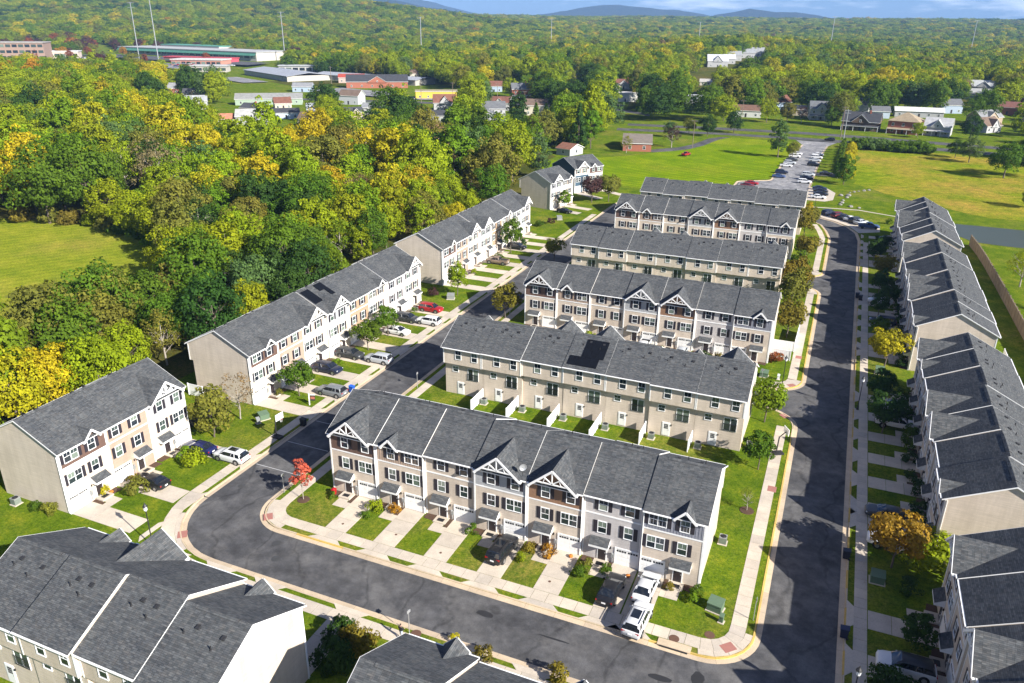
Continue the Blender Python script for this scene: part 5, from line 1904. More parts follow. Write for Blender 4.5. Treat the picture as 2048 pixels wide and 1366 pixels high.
def bin_(x, y, rot, colour, label):
    root = empty('wheeled_bin', (x, y, 0), rot)
    tag(root, label, 'bin')
    b = MB()
    lo = [(-.26, -.3), (.26, -.3), (.26, .3), (-.26, .3)]
    up = [(-.31, -.36), (.31, -.36), (.31, .36), (-.31, .36)]
    for i in range(4):
        j = (i + 1) % 4
        b.face([(*lo[i], .06), (*lo[j], .06), (*up[j], 1.0), (*up[i], 1.0)], 'paint')
    b.face([(x_, y_, 1.0) for x_, y_ in up], 'paint')
    obj('body', b.mesh('body'), root, color=colour)
    b = MB(); b.slab([(-.34, -.40, 1.05), (.34, -.40, 1.05), (.34, .40, 1.13), (-.34, .40, 1.13)], .07, 'paint')
    obj('lid', b.mesh('lid'), root, color=[c * 1.3 for c in colour])
    b = MB()
    for s in (-1, 1):
        b.tube([(s * .27, .32, .12), (s * .33, .32, .12)], .12, 'rubber', 10)
    obj('wheel', b.mesh('wheel'), root)
bin_(-12.75, 22.8, R(90), (.01, .08, .40), 'blue wheeled bin at the kerb beside the grey sport utility car')
bin_(-13.0, 11.4, R(90), (.012, .012, .014), 'black wheeled bin in the shade at the wooded kerb')
bin_(56.5, 11.0, R(-90), (.012, .016, .03), 'dark wheeled bin at the shaded kerb near the orange tree')
bin_(56.6, -1.2, R(-90), (.012, .018, .05), 'dark blue wheeled bin at the shaded kerb near the bottom')
bin_(56.5, 101.5, R(-90), (.012, .014, .03), 'dark wheeled bin at the far shaded kerb')
bin_(57.1, 100.2, R(-90), (.012, .014, .02), 'black wheeled bin beside the far dark one')
def cabinet(x, y, rot, w, d, h, mat, label):
    root = empty('utility_cabinet', (x, y, 0), rot)
    tag(root, label, 'cabinet')
    b = MB()
    b.box(-w / 2 - .12, w / 2 + .12, -d / 2 - .12, d / 2 + .12, -.1, .06, 'concrete')
    obj('plinth', b.mesh('plinth'), root)
    b = MB()
    b.box(-w / 2, w / 2, -d / 2, d / 2, .06, h * .72, mat)
    b.slab([(-w / 2 - .03, -d / 2 - .04, h * .80), (w / 2 + .03, -d / 2 - .04, h * .80), (w / 2 + .03, d / 2 + .03, h), (-w / 2 - .03, d / 2 + .03, h)], h * .12, mat)
    obj('body', b.mesh('body'), root)
cabinet(-19.3, 10.8, R(60), 1.3, 1.1, 1.0, 'box_green', 'green transformer cabinet on the lawn beside the bare brown tree')
cabinet(-19.1, 9.4, R(60), .45, .4, .9, 'grey_metal', 'small grey pedestal beside the green transformer cabinet')
cabinet(45.2, -2.3, R(-10), 1.35, 1.1, 1.15, 'box_green', 'green transformer cabinet on the street corner lawn')
cabinet(46.0, -3.8, R(-10), .35, .35, .95, 'box_green', 'slim pale pedestal below the corner transformer cabinet')
cabinet(-18.6, 66.4, R(20), 1.4, 1.2, 1.1, 'grey_metal', 'grey transformer cabinet at the gap between the wooded rows')
cabinet(60.3, 63.2, 0, 1.3, 1.1, 1.1, 'box_green', 'green transformer cabinet below the golden tree')
cabinet(59.5, 8.4, 0, 1.3, 1.1, 1.1, 'box_green', 'green transformer cabinet below the orange tree')
cabinet(43.4, 54.3, 0, 1.2, 1.1, 1.0, 'box_green', 'green transformer cabinet on the lane corner lawn of the third row')
cabinet(45.6, 54.0, 0, .3, .3, .9, 'vinyl_white', 'white pedestal on the lane corner lawn')
cabinet(-21.5, 138.5, R(30), 1.4, 1.2, 1.1, 'grey_metal', 'grey cabinet on the lawn before the street end pair')

def condenser(x, y, label, group=None):
    root = empty('air_conditioner', (x, y, 0))
    tag(root, label, 'air conditioner', group)
    b = MB()
    b.box(-.5, .5, -.5, .5, -.05, .07, 'concrete')
    obj('pad', cached('acpad', lambda: b.mesh('pad')), root)
    def body():
        m = MB()
        m.box(-.38, .38, -.38, .38, .08, .82, 'grey_metal', 't')
        for k in range(9):
            z = .14 + k * .072
            m.box(-.39, .39, -.39, .39, z, z + .03, 'box_green', 'bt')
        m.box(-.40, .40, -.40, .40, .82, .88, 'grey_metal')
        return m.mesh('body')
    obj('body', cached('acbody', body), root)
    def fan():
        m = MB()
        for r_ in (.10, .20, .30):
            m.tube([(r_ * math.cos(2 * math.pi * k / 16), r_ * math.sin(2 * math.pi * k / 16), .91) for k in range(17)], .012, 'dark_metal', 4)
        for k in range(6):
            a = math.pi / 6 * k
            m.beam((-.33 * math.cos(a), -.33 * math.sin(a), .905), (.33 * math.cos(a), .33 * math.sin(a), .905), .015, .015, 'dark_metal')
        m.lathe([(.34, .881), (.34, .885), (.02, .886)], 'tar_dark', 16)
        return m.mesh('fan_grille')
    obj('fan_grille', cached('acfan', fan), root)
for q, (x, y) in enumerate([(6.9, 27.5), (12.9, 27.6), (19.1, 27.6), (25.3, 27.4), (31.7, 27.5), (37.9, 27.6)]):
    condenser(x, y, 'air conditioner behind the %s house of the second row' % ORD[q + 1], 'air conditioners behind the second row')
condenser(44.2, 8.4, 'air conditioner on the grass beside the flank of the central front row')
condenser(44.2, 30.3, 'air conditioner at the flank of the second row beside the small green tree')
condenser(-31.5, -17.2, 'air conditioner at the rear corner of the three-house row')
condenser(43.9, 126.5, 'air conditioner at the flank of the fifth row')

# satellite dishes
def dish(x, y, z, rot, label):
    root = empty('satellite_dish', (x, y, z), rot)
    tag(root, label, 'satellite dish')
    b = MB(); b.tube([(0, 0, -.75), (0, 0, .25), (0, -.12, .4)], .025, 'dark_metal', 6)
    b.tube([(0, -.12, .3), (0, -.62, .25)], .015, 'dark_metal', 5)
    obj('mast', b.mesh('mast'), root)
    b = MB()
    n = 16
    for (r0, y0, r1, y1) in ((.02, -.10, .22, -.13), (.22, -.13, .40, -.22)):
        for k in range(n):
            a0, a1 = 2 * math.pi * k / n, 2 * math.pi * (k + 1) / n
            b.face([(r0 * math.cos(a0), y0, .45 + r0 * math.sin(a0)), (r0 * math.cos(a1), y0, .45 + r0 * math.sin(a1)), (r1 * math.cos(a1), y1, .45 + r1 * math.sin(a1)), (r1 * math.cos(a0), y1, .45 + r1 * math.sin(a0))], 'galvanised')
    obj('reflector', b.mesh('reflector'), root)
dish(24.1, .15, 8.75, R(35), 'grey satellite dish at the eave between the grey and warm-brown gables')
# red bucket and orange garden things
b = MB(); b.lathe([(.26, 0), (.34, .55), (.36, .6), (.30, .62), (.18, .75), (.05, .8)], 'red_lens', 12)
tag(obj('red_bucket', b.mesh('red_bucket'), None, (.55, -.75, .05)), 'bright red covered barrel at the first front door', 'barrel')
for q, (x, y, l) in enumerate([(-23.4, -11.2, 'orange pumpkin on the path at the first house of the three-house row'), (30.0, -.55, 'orange pumpkin at the fifth front door'), (36.3, -1.2, 'orange pumpkin at the sixth front door')]):
    b = MB()
    n = 20
    prof = [(.03, 0), (.17, .03), (.24, .13), (.22, .24), (.10, .31), (.02, .29)]
    i0 = len(b.v)
    for (r_, z) in prof:
        for k in range(n):
            a = 2 * math.pi * k / n
            rr = r_ * (1 + .07 * math.cos(a * 8))
            b.v.append((rr * math.cos(a), rr * math.sin(a), z))
    kk = b.mi('paint')
    for i in range(len(prof) - 1):
        for k in range(n):
            w = (k + 1) % n
            b.f.append((i * n + k, i * n + w, (i + 1) * n + w, (i + 1) * n + k)); b.m.append(kk)
    b.tube([(0, 0, .27), (.02, .01, .38)], [.03, .02], 'box_green', 6)
    tag(obj('pumpkin', b.mesh('pumpkin'), None, (x, y, .04), color=(.55, .17, .02)), l, 'pumpkin')
# boulders on the grass beyond the fifth row
for q, (x, y, s) in enumerate([(58.8, 221.8, .9), (57.3, 220, 1.0), (55.6, 218.2, .7), (54.2, 216.2, .8), (53.0, 214.4, .6), (50.4, 208.2, 1.2), (52.6, 209.2, 1.3), (52.2, 205.8, 1.0), (51.2, 200.5, .8), (51.0, 196.6, 1.1), (50.6, 193.5, 1.0), (53.6, 191.8, 1.2), (56.0, 191.0, .9)]):
    bm = bmesh.new()
    bmesh.ops.create_icosphere(bm, subdivisions=2, radius=1.0)
    for v in bm.verts:
        v.co *= 1 + .35 * noise.noise(v.co * 1.3 + Vector((q * 7, 0, 0)))
        v.co.z *= .6
    me = D.meshes.new('boulder'); bm.to_mesh(me); bm.free()
    me.materials.append(MT['stone'])
    tag(obj('boulder', me, None, (x, y, .12 * s), q * 1.3, scale=s * .62), 'pale boulder lying on the grass beyond the rounded parking bay', 'boulder', 'boulders on the grass beyond the rounded parking bay')
flat('path', [(41.8, 186.0), (56, 187.6), (66, 183.4), (66, 184.2), (56, 188.6), (41.8, 187.0)], .03, 'concrete')

# ------------------------------------------------------------------ the person on the pavement
def person(x, y, rot, label):
    J = {'pel': (0, 0, .95), 'waist': (0, .01, 1.10), 'chest': (0, .0, 1.32), 'neck': (0, -.01, 1.47), 'head0': (0, -.02, 1.56), 'head1': (0, -.03, 1.68), 'head2': (0, -.02, 1.76),
         'shL': (.18, 0, 1.41), 'elL': (.27, -.02, 1.14), 'wrL': (.24, -.20, .96), 'haL': (.23, -.27, .91),
         'shR': (-.18, 0, 1.41), 'elR': (-.28, .02, 1.14), 'wrR': (-.20, -.24, 1.12), 'haR': (-.17, -.31, 1.14),
         'hiL': (.10, 0, .90), 'knL': (.11, -.13, .50), 'anL': (.11, -.12, .08), 'toL': (.12, -.27, .03), 'hiR': (-.10, 0, .90), 'knR': (-.11, .03, .49), 'anR': (-.11, .20, .10), 'toR': (-.12, .08, .03)}
    Rr = {'pel': (.15, .12), 'waist': (.145, .11), 'chest': (.17, .12), 'neck': (.06, .06), 'head0': (.075, .085), 'head1': (.085, .10), 'head2': (.05, .06), 'sh': (.07, .07), 'el': (.05, .05), 'wr': (.032, .036), 'ha': (.03, .045), 'hi': (.095, .10), 'kn': (.065, .07), 'an': (.045, .05), 'to': (.035, .045)}
    E = [('pel', 'waist'), ('waist', 'chest'), ('chest', 'neck'), ('neck', 'head0'), ('head0', 'head1'), ('head1', 'head2')]
    for s in 'LR':
        E += [('chest', 'sh' + s), ('sh' + s, 'el' + s), ('el' + s, 'wr' + s), ('wr' + s, 'ha' + s), ('pel', 'hi' + s), ('hi' + s, 'kn' + s), ('kn' + s, 'an' + s), ('an' + s, 'to' + s)]
        h = Vector(J['ha' + s])
        sg = 1 if s == 'L' else -1
        for f, (dx, ln) in enumerate(((-.028, .075), (-.009, .085), (.010, .08), (.028, .062))):
            J['f%d%s' % (f, s)] = tuple(h + Vector((dx, -.5 * ln, -.03)))
            J['g%d%s' % (f, s)] = tuple(h + Vector((dx * 1.1, -.75 * ln, -.03 - .6 * ln)))
            E += [('ha' + s, 'f%d%s' % (f, s)), ('f%d%s' % (f, s), 'g%d%s' % (f, s))]
        J['t' + s] = tuple(Vector(J['wr' + s]).lerp(h, .5) + Vector((-sg * .05, -.03, -.01)))
        J['u' + s] = tuple(Vector(J['t' + s]) + Vector((-sg * .01, -.04, -.02)))
        E += [('ha' + s, 't' + s), ('t' + s, 'u' + s)]
    names = list(J)
    me = D.meshes.new('body')
    me.from_pydata([J[n] for n in names], [(names.index(a), names.index(c)) for a, c in E], [])
    o = D.objects.new('body_cage', me)
    COL.objects.link(o)
    o.modifiers.new('skin', 'SKIN')
    o.modifiers.new('sub', 'SUBSURF').levels = 2
    for i, n in enumerate(names):
        sv = me.skin_vertices[0].data[i]
        r_ = Rr.get(n) or Rr.get(n[:-1]) or (.009, .009)
        sv.radius = r_
        sv.use_root = n == 'pel'
    dg = bpy.context.evaluated_depsgraph_get()
    ev = D.meshes.new_from_object(o.evaluated_get(dg))
    D.objects.remove(o)
    for m in ('skin', 'dark_cloth', 'jeans', 'hair', 'tar_dark'):
        ev.materials.append(MT[m])
    for p in ev.polygons:
        c = p.center
        if c.z > 1.62 and (c.y > -.06 or c.z > 1.72):
            p.material_index = 3
        elif c.z > 1.47:
            p.material_index = 0
        elif c.z < .09:
            p.material_index = 4
        elif abs(c.x) < .19 and c.z < 1.0 and c.y > -.19 or c.z < .85:
            p.material_index = 2
        elif c.y < -.225:
            p.material_index = 0
        else:
            p.material_index = 1
        p.use_smooth = True
    ev.name = 'person'
    root = obj('person', ev, None, (x, y, .025), rot)
    tag(root, label, 'person')
    b = MB()
    for sx in (-1, 1):
        b.lathe([(.008, 0), (.013, .006), (.004, .012)], 'tar_dark', 6, (sx * .032, -.125, 1.655))
        b.box(sx * .085 - .012, sx * .085 + .012, -.03, .01, 1.62, 1.69, 'skin')
    b.box(-.012, .012, -.145, -.11, 1.61, 1.65, 'skin')
    b.box(-.025, .025, -.122, -.112, 1.575, 1.583, 'red_lens')
    obj('face', b.mesh('face'), root)
person(19.7, -17.7, R(170), 'person in a black top and pale trousers walking on the pavement')
# ------------------------------------------------------------------ bearings
def fw(px, d):
    q = _r * ((px - 1024) / 1548.0) + _f
    v = Vector((q.x, q.y)).normalized() * d
    return CAMP.x + v.x, CAMP.y + v.y
# ------------------------------------------------------------------ houses and works beyond the estate
KEEP = []
def far_house(x, y, rot, w, d, h, rh, wall, roof, label, name='house', hip=False, win=3, storeys=1, chimney=False, porch=False, corridor=40, cat='house', cross=False, keep=None):
    z = hT(x, y)
    if y > 330:
        w, d, h, rh = w * 1.2, d * 1.15, h * 1.12, rh * 1.2
    corridor = max(corridor, (.26 if x < -60 else .17) * math.hypot(x - CAMP.x, y - CAMP.y))
    root = empty(name, (x, y, z), rot)
    tag(root, label, cat)
    b = MB()
    b.box(-w / 2, w / 2, 0, d, -2, h, 'far_wall', 'bt')
    if not hip:
        for s in (-1, 1):
            t = [(s * w / 2, 0, h), (s * w / 2, d, h), (s * w / 2, d / 2, h + rh)]
            b.face(t if s > 0 else t[::-1], 'far_wall')
    obj('wall', b.mesh('wall'), root, color=wall)
    b = MB()
    o = .45
    if hip:
        k = min(w, d) / 2
        A = [(-w / 2 - o, -o, h - .1), (w / 2 + o, -o, h - .1), (w / 2 + o, d + o, h - .1), (-w / 2 - o, d + o, h - .1)]
        r0, r1 = (-w / 2 + k, d / 2, h + rh), (w / 2 - k, d / 2, h + rh)
        if w < d:
            r0, r1 = (0, k, h + rh), (0, d - k, h + rh)
            b.face([A[0], A[1], r0], 'far_roof'); b.face([A[1], A[2], r1, r0], 'far_roof'); b.face([A[2], A[3], r1], 'far_roof'); b.face([A[3], A[0], r0, r1], 'far_roof')
        else:
            b.face([A[0], A[1], r1, r0], 'far_roof'); b.face([A[1], A[2], r1], 'far_roof'); b.face([A[2], A[3], r0, r1], 'far_roof'); b.face([A[3], A[0], r0], 'far_roof')
        b.face(A[::-1], 'white_trim')
    else:
        k = rh / (d / 2)
        zf = h - o * k
        b.slab([(-w / 2 - o, -o, zf + .12), (w / 2 + o, -o, zf + .12), (w / 2 + o, d / 2, h + rh + .12), (-w / 2 - o, d / 2, h + rh + .12)], .18, 'far_roof', 'white_trim')
        b.slab([(-w / 2 - o, d / 2 + .001, h + rh + .12), (w / 2 + o, d / 2 + .001, h + rh + .12), (w / 2 + o, d + o, zf + .12), (-w / 2 - o, d + o, zf + .12)], .18, 'far_roof', 'white_trim')
    rf = obj('roof', b.mesh('roof'), root, color=roof)
    if cross:
        b = MB()
        cw = min(w * .45, d * .8)
        ch = rh * .85
        b.box(-cw / 2, cw / 2, -.6, 1, h - .8, h, 'far_wall', 'bt')
        b.face([(-cw / 2, -.6, h), (cw / 2, -.6, h), (0, -.6, h + ch)], 'far_wall')
        obj('dormer', b.mesh('dormer'), root, color=wall)
        b = MB()
        for s in (-1, 1):
            q = [(s * (cw / 2 + .3), -1.0, h - .25), (0, -1.0, h + ch + .1), (0, d * .42, h + ch + .1), (s * (cw / 2 + .3), d * .05, h - .25)]
            b.slab(q if s < 0 else q[::-1], .15, 'far_roof', 'white_trim')
        obj('dormer_roof', b.mesh('dormer_roof'), rf, color=roof)
        window(root, -.45, h - .3, .9, min(1.1, ch * .6 + .4), 1, y=-.62, shutters=False)
    if chimney:
        obj('chimney', boxmesh('chimney', w * .18, w * .18 + .8, d * .42, d * .42 + .8, h, h + rh + 1.1, 'brick_red'), rf)
    for st in range(storeys):
        for i in range(win):
            xx = -w / 2 + w * (i + .5) / win - .55
            if st == 0 and i == win // 2 and win > 2:
                dr = obj('door', cached('fdoor', lambda: boxmesh('door', 0, 1.0, -.06, -.01, 0, 2.1, 'door_dark', 'k')), root, (xx + .05, 0, .15))
            else:
                window(root, xx, 1.0 + st * 2.8, 1.1, 1.35, 1, shutters=False)
    for s in (-1, 1):
        for st in range(storeys):
            o_ = window(root, s * w / 2, 1.0 + st * 2.8, 1.0, 1.3, 1, y=d * .5 + (-.5 if s > 0 else .5), rot=s * H, shutters=False)
    if porch:
        b = MB()
        b.slab([(-w / 2, -2.2, 2.45), (w / 2, -2.2, 2.45), (w / 2, -.05, 3.0), (-w / 2, -.05, 3.0)], .15, 'far_roof', 'white_trim')
        obj('porch_roof', b.mesh('porch_roof'), root, color=roof)
        for i in range(4):
            xx = -w / 2 + .2 + (w - .4) * i / 3
            obj('porch_post', cached('ppost', lambda: boxmesh('porch_post', -.1, .1, -.1, .1, 0, 2.35, 'white_trim')), root, (xx, -2.0, 0))
    KEEP.append((x, y, keep or max(w, d) * .62, corridor))
    return root
WH, SLATE, DARKR, BRICK, TANR, REDR = (.40, .40, .40), (.14, .145, .155), (.045, .047, .055), (.33, .115, .07), (.33, .26, .17), (.22, .06, .05)
FH = far_house
FH(-33, 268, R(14), 12, 24, 3.4, 2.4, BRICK, (.20, .165, .135), 'red brick bungalow with brown roof at the edge of the big lawn', win=2, corridor=45, storeys=1)
FH(-58, 244, R(-18), 7, 9, 2.8, 1.7, WH, (.23, .10, .06), 'small white shed with rusty roof beside the wood', name='shed', win=1, corridor=40, cat='shed')
FH(-8, 422, R(5), 14, 9, 3.5, 2.2, (.55, .55, .52), (.17, .09, .06), 'pale bungalow with brown roof beyond the highway', win=3, corridor=35)
FH(21, 446, 0, 8, 8, 3.2, 1.8, (.50, .43, .33), (.30, .28, .25), 'tan garage behind the plum tree beyond the highway', win=1, corridor=40, cat='garage', name='garage')
FH(33, 428, R(8), 10, 12, 5.6, 3.0, WH, SLATE, 'white two-storey house with dormer behind a green highway tree', win=3, storeys=2, cross=True, porch=True, corridor=45)
FH(52, 470, R(-10), 10, 9, 5.0, 3.2, WH, SLATE, 'white gabled cottage behind the brown dormer house', win=2, storeys=1, corridor=45, cross=True)
FH(54, 388, R(-6), 15, 11, 4.2, 3.4, (.13, .085, .06), DARKR, 'brown house with dark roof and white dormer at the highway', win=3, cross=True, porch=True, chimney=True, corridor=40)
FH(65, 455, R(10), 8, 8, 3.6, 2.0, (.40, .47, .55), SLATE, 'pale blue garage between the highway houses', win=1, corridor=50, cat='garage', name='garage')
FH(74, 384, R(-12), 12, 12, 5.6, 3.2, BRICK, TANR, 'red brick house with tan hipped roof at the highway', win=3, storeys=2, hip=True, porch=True, corridor=42)
FH(89.5, 384, R(-10), 10, 10, 4.2, 3.0, WH, (.42, .42, .42), 'white cottage with pale roof and porch at the highway', win=3, cross=True, porch=True, corridor=42)
FH(86, 470, R(4), 22, 8, 3.2, 1.6, WH, (.60, .60, .58), 'long low white building behind the highway cottages', win=5, corridor=45)
FH(106, 505, R(20), 11, 10, 4.6, 2.6, (.35, .42, .52), SLATE, 'pale blue house in the trees right of the white cottage', win=3, corridor=40, storeys=1)
FH(141, 668, R(-5), 17, 13, 5.6, 3.4, WH, (.42, .43, .43), 'white house with grey roof high on the wooded slope', win=4, storeys=2, corridor=80, cross=True)
FH(132, 620, R(-5), 14, 10, 4.0, 2.4, WH, (.38, .38, .37), 'lower white house on the wooded slope', win=3, corridor=70)
FH(137, 512, R(-15), 12, 10, 4.2, 2.4, BRICK, (.20, .08, .06), 'red-brown house at the far edge of the highway houses', win=3, corridor=60)
FH(152, 500, R(-15), 12, 10, 3.6, 2.0, (.10, .09, .085), DARKR, 'dark cabin-like house at the picture edge', win=3, corridor=60)
for q, (x, y, w, hh) in enumerate([(-87, 800, 17, 5.4), (-84, 840, 15, 4.6), (-82, 880, 13, 5.2), (-74, 925, 14, 5.0), (-66, 960, 13, 4.8)]):
    FH(x, y, R(15), w, 14, hh, 5 if q == 0 else 3.5, WH, (.55, .56, .58) if q < 2 else (.30, .31, .32), ['big white gabled house at the foot of the hillside lawn row', 'white house second in the hillside row', 'white house third in the hillside row',
       'grey-roofed house fourth in the hillside row', 'grey-roofed house at the top of the hillside row'][q], win=3, storeys=1, corridor=110 if q == 0 else 30, cross=q == 0)
FH(-67, 622, R(10), 8, 6, 2.8, 1.6, (.52, .47, .40), (.40, .38, .35), 'small pale shed on the hillside lawn', name='shed', win=2, corridor=60, cat='shed')
FH(-51, 488, R(10), 12, 8, 3.0, 1.8, WH, (.50, .51, .52), 'small white building below the hillside lawn', win=2, corridor=50)
FH(-96, 478, R(22), 14, 12, 5.0, .4, (.70, .68, .62), (.50, .48, .45), 'white flat-roofed chapel beyond the wood', name='chapel', win=3, corridor=70, cat='chapel')
tw_ = empty('bell_tower', (-103, 480, 0), R(22)); tag(tw_, 'square white tower beside the flat-roofed chapel', 'tower')
obj('shaft', boxmesh('shaft', -2, 2, -2, 2, 0, 9.5, 'white_trim'), tw_); obj('belfry', boxmesh('belfry', -2.2, 2.2, -2.2, 2.2, 9.5, 10.1, 'concrete'), tw_)
FH(-166, 462, R(30), 12, 10, 6.0, 3.0, BRICK, SLATE, 'two-storey red brick house above the village road', win=3, storeys=2, porch=True, corridor=75, chimney=True)
FH(-134, 342, R(28), 11, 10, 5.4, 2.8, WH, SLATE, 'white two-storey village house with grey roof', win=3, storeys=2, porch=True, corridor=70)
FH(-128, 330, R(110), 8, 9, 4.8, 2.4, WH, SLATE, 'white wing house below the grey-roofed village house', win=2, corridor=60)
FH(-110, 302, R(25), 7, 8, 3.0, 2.0, (.45, .45, .42), (.28, .42, .44), 'cottage with teal metal roof in the village', win=2, corridor=60)
FH(-157, 316, R(24), 12, 9, 3.6, 2.4, WH, DARKR, 'white village house with dark roof', win=3, corridor=60)
FH(-178, 368, R(30), 11, 11, 4.4, 3.6, WH, (.20, .085, .055), 'white house with red-brown roof in the village', win=3, corridor=60, cross=True)
FH(-146, 318, R(40), 6, 8, 3.6, 2.6, WH, SLATE, 'narrow white cottage among the village trees', win=1, corridor=50)
FH(-218, 432, R(30), 24, 12, 4.6, .5, (.62, .42, .06), (.32, .27, .16), 'yellow flat-roofed shop on the village road', name='shop', win=5, corridor=60, cat='shop')
FH(-300, 486, R(32), 40, 16, 4.4, 4.0, BRICK, DARKR, 'long dark-roofed hall with red end on the village road', name='hall', win=6, corridor=75, cat='hall', cross=True)
FH(-347, 520, R(32), 18, 12, 4.0, 2.0, (.45, .35, .3), (.40, .06, .035), 'low building with bright red roof beside the storage sheds', win=4, corridor=80)
FH(-292, 346, R(35), 34, 12, 3.4, 2.4, (.30, .38, .29), (.26, .26, .25), 'long pale green ranch building left of the village', win=6, corridor=60)
FH(-310, 303, R(40), 12, 10, 5.4, 2.6, WH, (.36, .37, .38), 'white two-storey house alone among the trees', win=3, storeys=2, corridor=60)
FH(-234, 262, R(34), 16, 11, 4.6, 3.0, WH, (.40, .40, .38), 'white house with gabled front under the rusty tree', win=3, corridor=55, cross=True)
FH(-246, 256, R(34), 9, 9, 3.2, 2.2, WH, (.50, .20, .12), 'small white house with rusty roof beside the gabled one', win=2, corridor=50)
FH(-226, 305, R(40), 9, 9, 4.4, 3.0, (.03, .12, .36), (.35, .37, .4), 'bright blue house with grey roof in the village', win=2, corridor=55)
FH(-236, 292, R(40), 14, 8, 3.4, 2.0, (.42, .50, .60), DARKR, 'pale blue house below the bright blue one', win=3, corridor=50)
FH(-286, 246, R(40), 7, 7, 4.2, 2.0, WH, SLATE, 'small white house deep in the wood', win=1, corridor=45)

VIL = ['white', 'cream', 'pale grey', 'tan', 'brick red', 'pale blue']
VC = [(.40, .40, .40), (.50, .45, .36), (.40, .41, .42), (.36, .28, .2), (.28, .10, .07), (.32, .40, .50)]
RN = ['grey', 'dark', 'brown', 'red-brown']
RC = [(.24, .245, .255), (.06, .062, .07), (.16, .11, .08), (.18, .075, .05)]
for q, (x, y, where) in enumerate([(-205, 330, 'beside the narrow white cottage'), (-268, 330, 'above the long ranch building'), (-250, 372, 'below the yellow shop'), (-196, 300, 'below the white house with dark roof'), (-262, 292, 'behind the gabled white house'),
                                   (-330, 430, 'at the bend of the village road'), (-150, 386, 'beside the village road pole'), (-120, 372, 'above the white two-storey house'), (-205, 268, 'deep among the village trees'), (-345, 338, 'left of the long ranch building'),
                                   (-400, 372, 'at the left end of the village'), (-205, 500, 'above the yellow shop on the slope'), (-120, 560, 'beyond the flat-roofed chapel'), (-330, 600, 'behind the storage sheds'), (-180, 620, 'in the wood above the brick house'), (120, 440, 'behind the pale blue house right of the highway'),
                                   (160, 580, 'on the slope above the dark cabin'), (8, 470, 'behind the pale highway bungalow'), (118, 412, 'beyond the dark tree at the highway'), (145, 440, 'at the right picture edge beyond the highway')]):
    a, c = q % 6, (q * 3 + q // 4) % 4
    FH(x, y, R(rnd.uniform(0, 60)), rnd.uniform(9, 13), rnd.uniform(8, 10), rnd.uniform(3.2, 5.2), rnd.uniform(2, 3.2), VC[a], RC[c], '%s house with %s roof %s' % (VIL[a], RN[c], where), win=3, cross=q % 3 == 0, chimney=q % 4 == 0)

# ---- self storage with ribbed metal roofs
def shed_long(x0, y0, x1, y1, d, h, label, roofc, wallc, bays=10):
    L = math.hypot(x1 - x0, y1 - y0)
    z = hT(x0, y0)
    root = empty('storage_building', (x0, y0, z), math.atan2(y1 - y0, x1 - x0))
    tag(root, label, 'warehouse')
    b = MB(); b.box(0, L, 0, d, -3, h, 'far_wall', 'bt')
    obj('wall', b.mesh('wall'), root, color=wallc)
    b = MB()
    b.slab([(-1, -1, h), (L + 1, -1, h), (L + 1, d / 2, h + d * .06), (-1, d / 2, h + d * .06)], .3, 'far_roof')
    b.slab([(-1, d / 2, h + d * .06), (L + 1, d / 2, h + d * .06), (L + 1, d + 1, h), (-1, d + 1, h)], .3, 'far_roof')
    obj('roof', b.mesh('roof'), root, color=roofc)
    for i in range(bays):
        w = L / bays
        obj('roller_door', cached(('roller', round(w, 2), h), lambda: boxmesh('roller_door', w * .15, w * .85, -.12, -.02, 0, h * .72, 'grey_metal')), root, (i * w, 0, 0))
    for t in (0.15, .5, .85):
        KEEP.append((x0 + (x1 - x0) * t, y0 + (y1 - y0) * t, max(L * .28, d), 170))
shed_long(-489, 552, -400, 502, 40, 4.5, 'wide storage shed with pale metal roof left of the village', (.34, .36, .40), (.40, .38, .34), 12)
shed_long(-400, 540, -285, 520, 26, 4.5, 'long low storage shed with pale metal roof behind the red-roofed building', (.34, .36, .40), (.38, .36, .33), 14)

# ---- shopping centre and offices far off
def block(x, y, rot, w, d, h, wall, roof, label, name, cat, floors=1, bays=8, band=None, keep=1.0, zoff=0.0):
    z = hT(x, y)
    root = empty(name, (x, y, z + zoff), rot)
    tag(root, label, cat)
    b = MB(); b.box(-w / 2, w / 2, 0, d, -8, h, 'far_wall', 'bt'); obj('wall', b.mesh('wall'), root, color=wall)
    b = MB(); b.box(-w / 2 - .8, w / 2 + .8, -.8, d + .8, h, h + .9, 'far_roof'); obj('roof', b.mesh('roof'), root, color=roof)
    if band:
        b = MB(); b.slab([(-w / 2, -4, h * .62), (w / 2, -4, h * .62), (w / 2, .5, h * .98), (-w / 2, .5, h * .98)], .3, 'far_roof'); obj('awning_roof', b.mesh('awning_roof'), root, color=band)
    fh = h / floors
    for f in range(floors):
        for i in range(bays):
            ww = w / bays
            obj('window', cached(('bw', round(ww, 1), round(fh, 1)), lambda: boxmesh('window', ww * .12, ww * .88, -.25, -.05, fh * .28, fh * .74, 'window_glass')), root, (-w / 2 + i * ww, 0, f * fh))
    for t in (-.4, -.13, .13, .4):
        KEEP.append((x + math.cos(rot) * w * t, y + math.sin(rot) * w * t, max(w * .16, d * .6) * keep, 260 * keep))
block(-760, 752, R(-8), 270, 55, 9, (.46, .43, .39), (.42, .42, .41), 'long white shopping centre with green awning roofs', 'shopping_centre', 'shop', 1, 24, (.06, .20, .14))
block(-800, 805, R(-8), 120, 26, 11, (.55, .5, .45), (.10, .30, .22), 'raised green-roofed part of the shopping centre', 'department_store', 'shop', 1, 6)
block(-615, 622, R(18), 56, 26, 6.5, (.48, .22, .16), (.62, .58, .54), 'brick and white restaurant in front of the shopping centre', 'restaurant', 'restaurant', 1, 10, keep=.8)
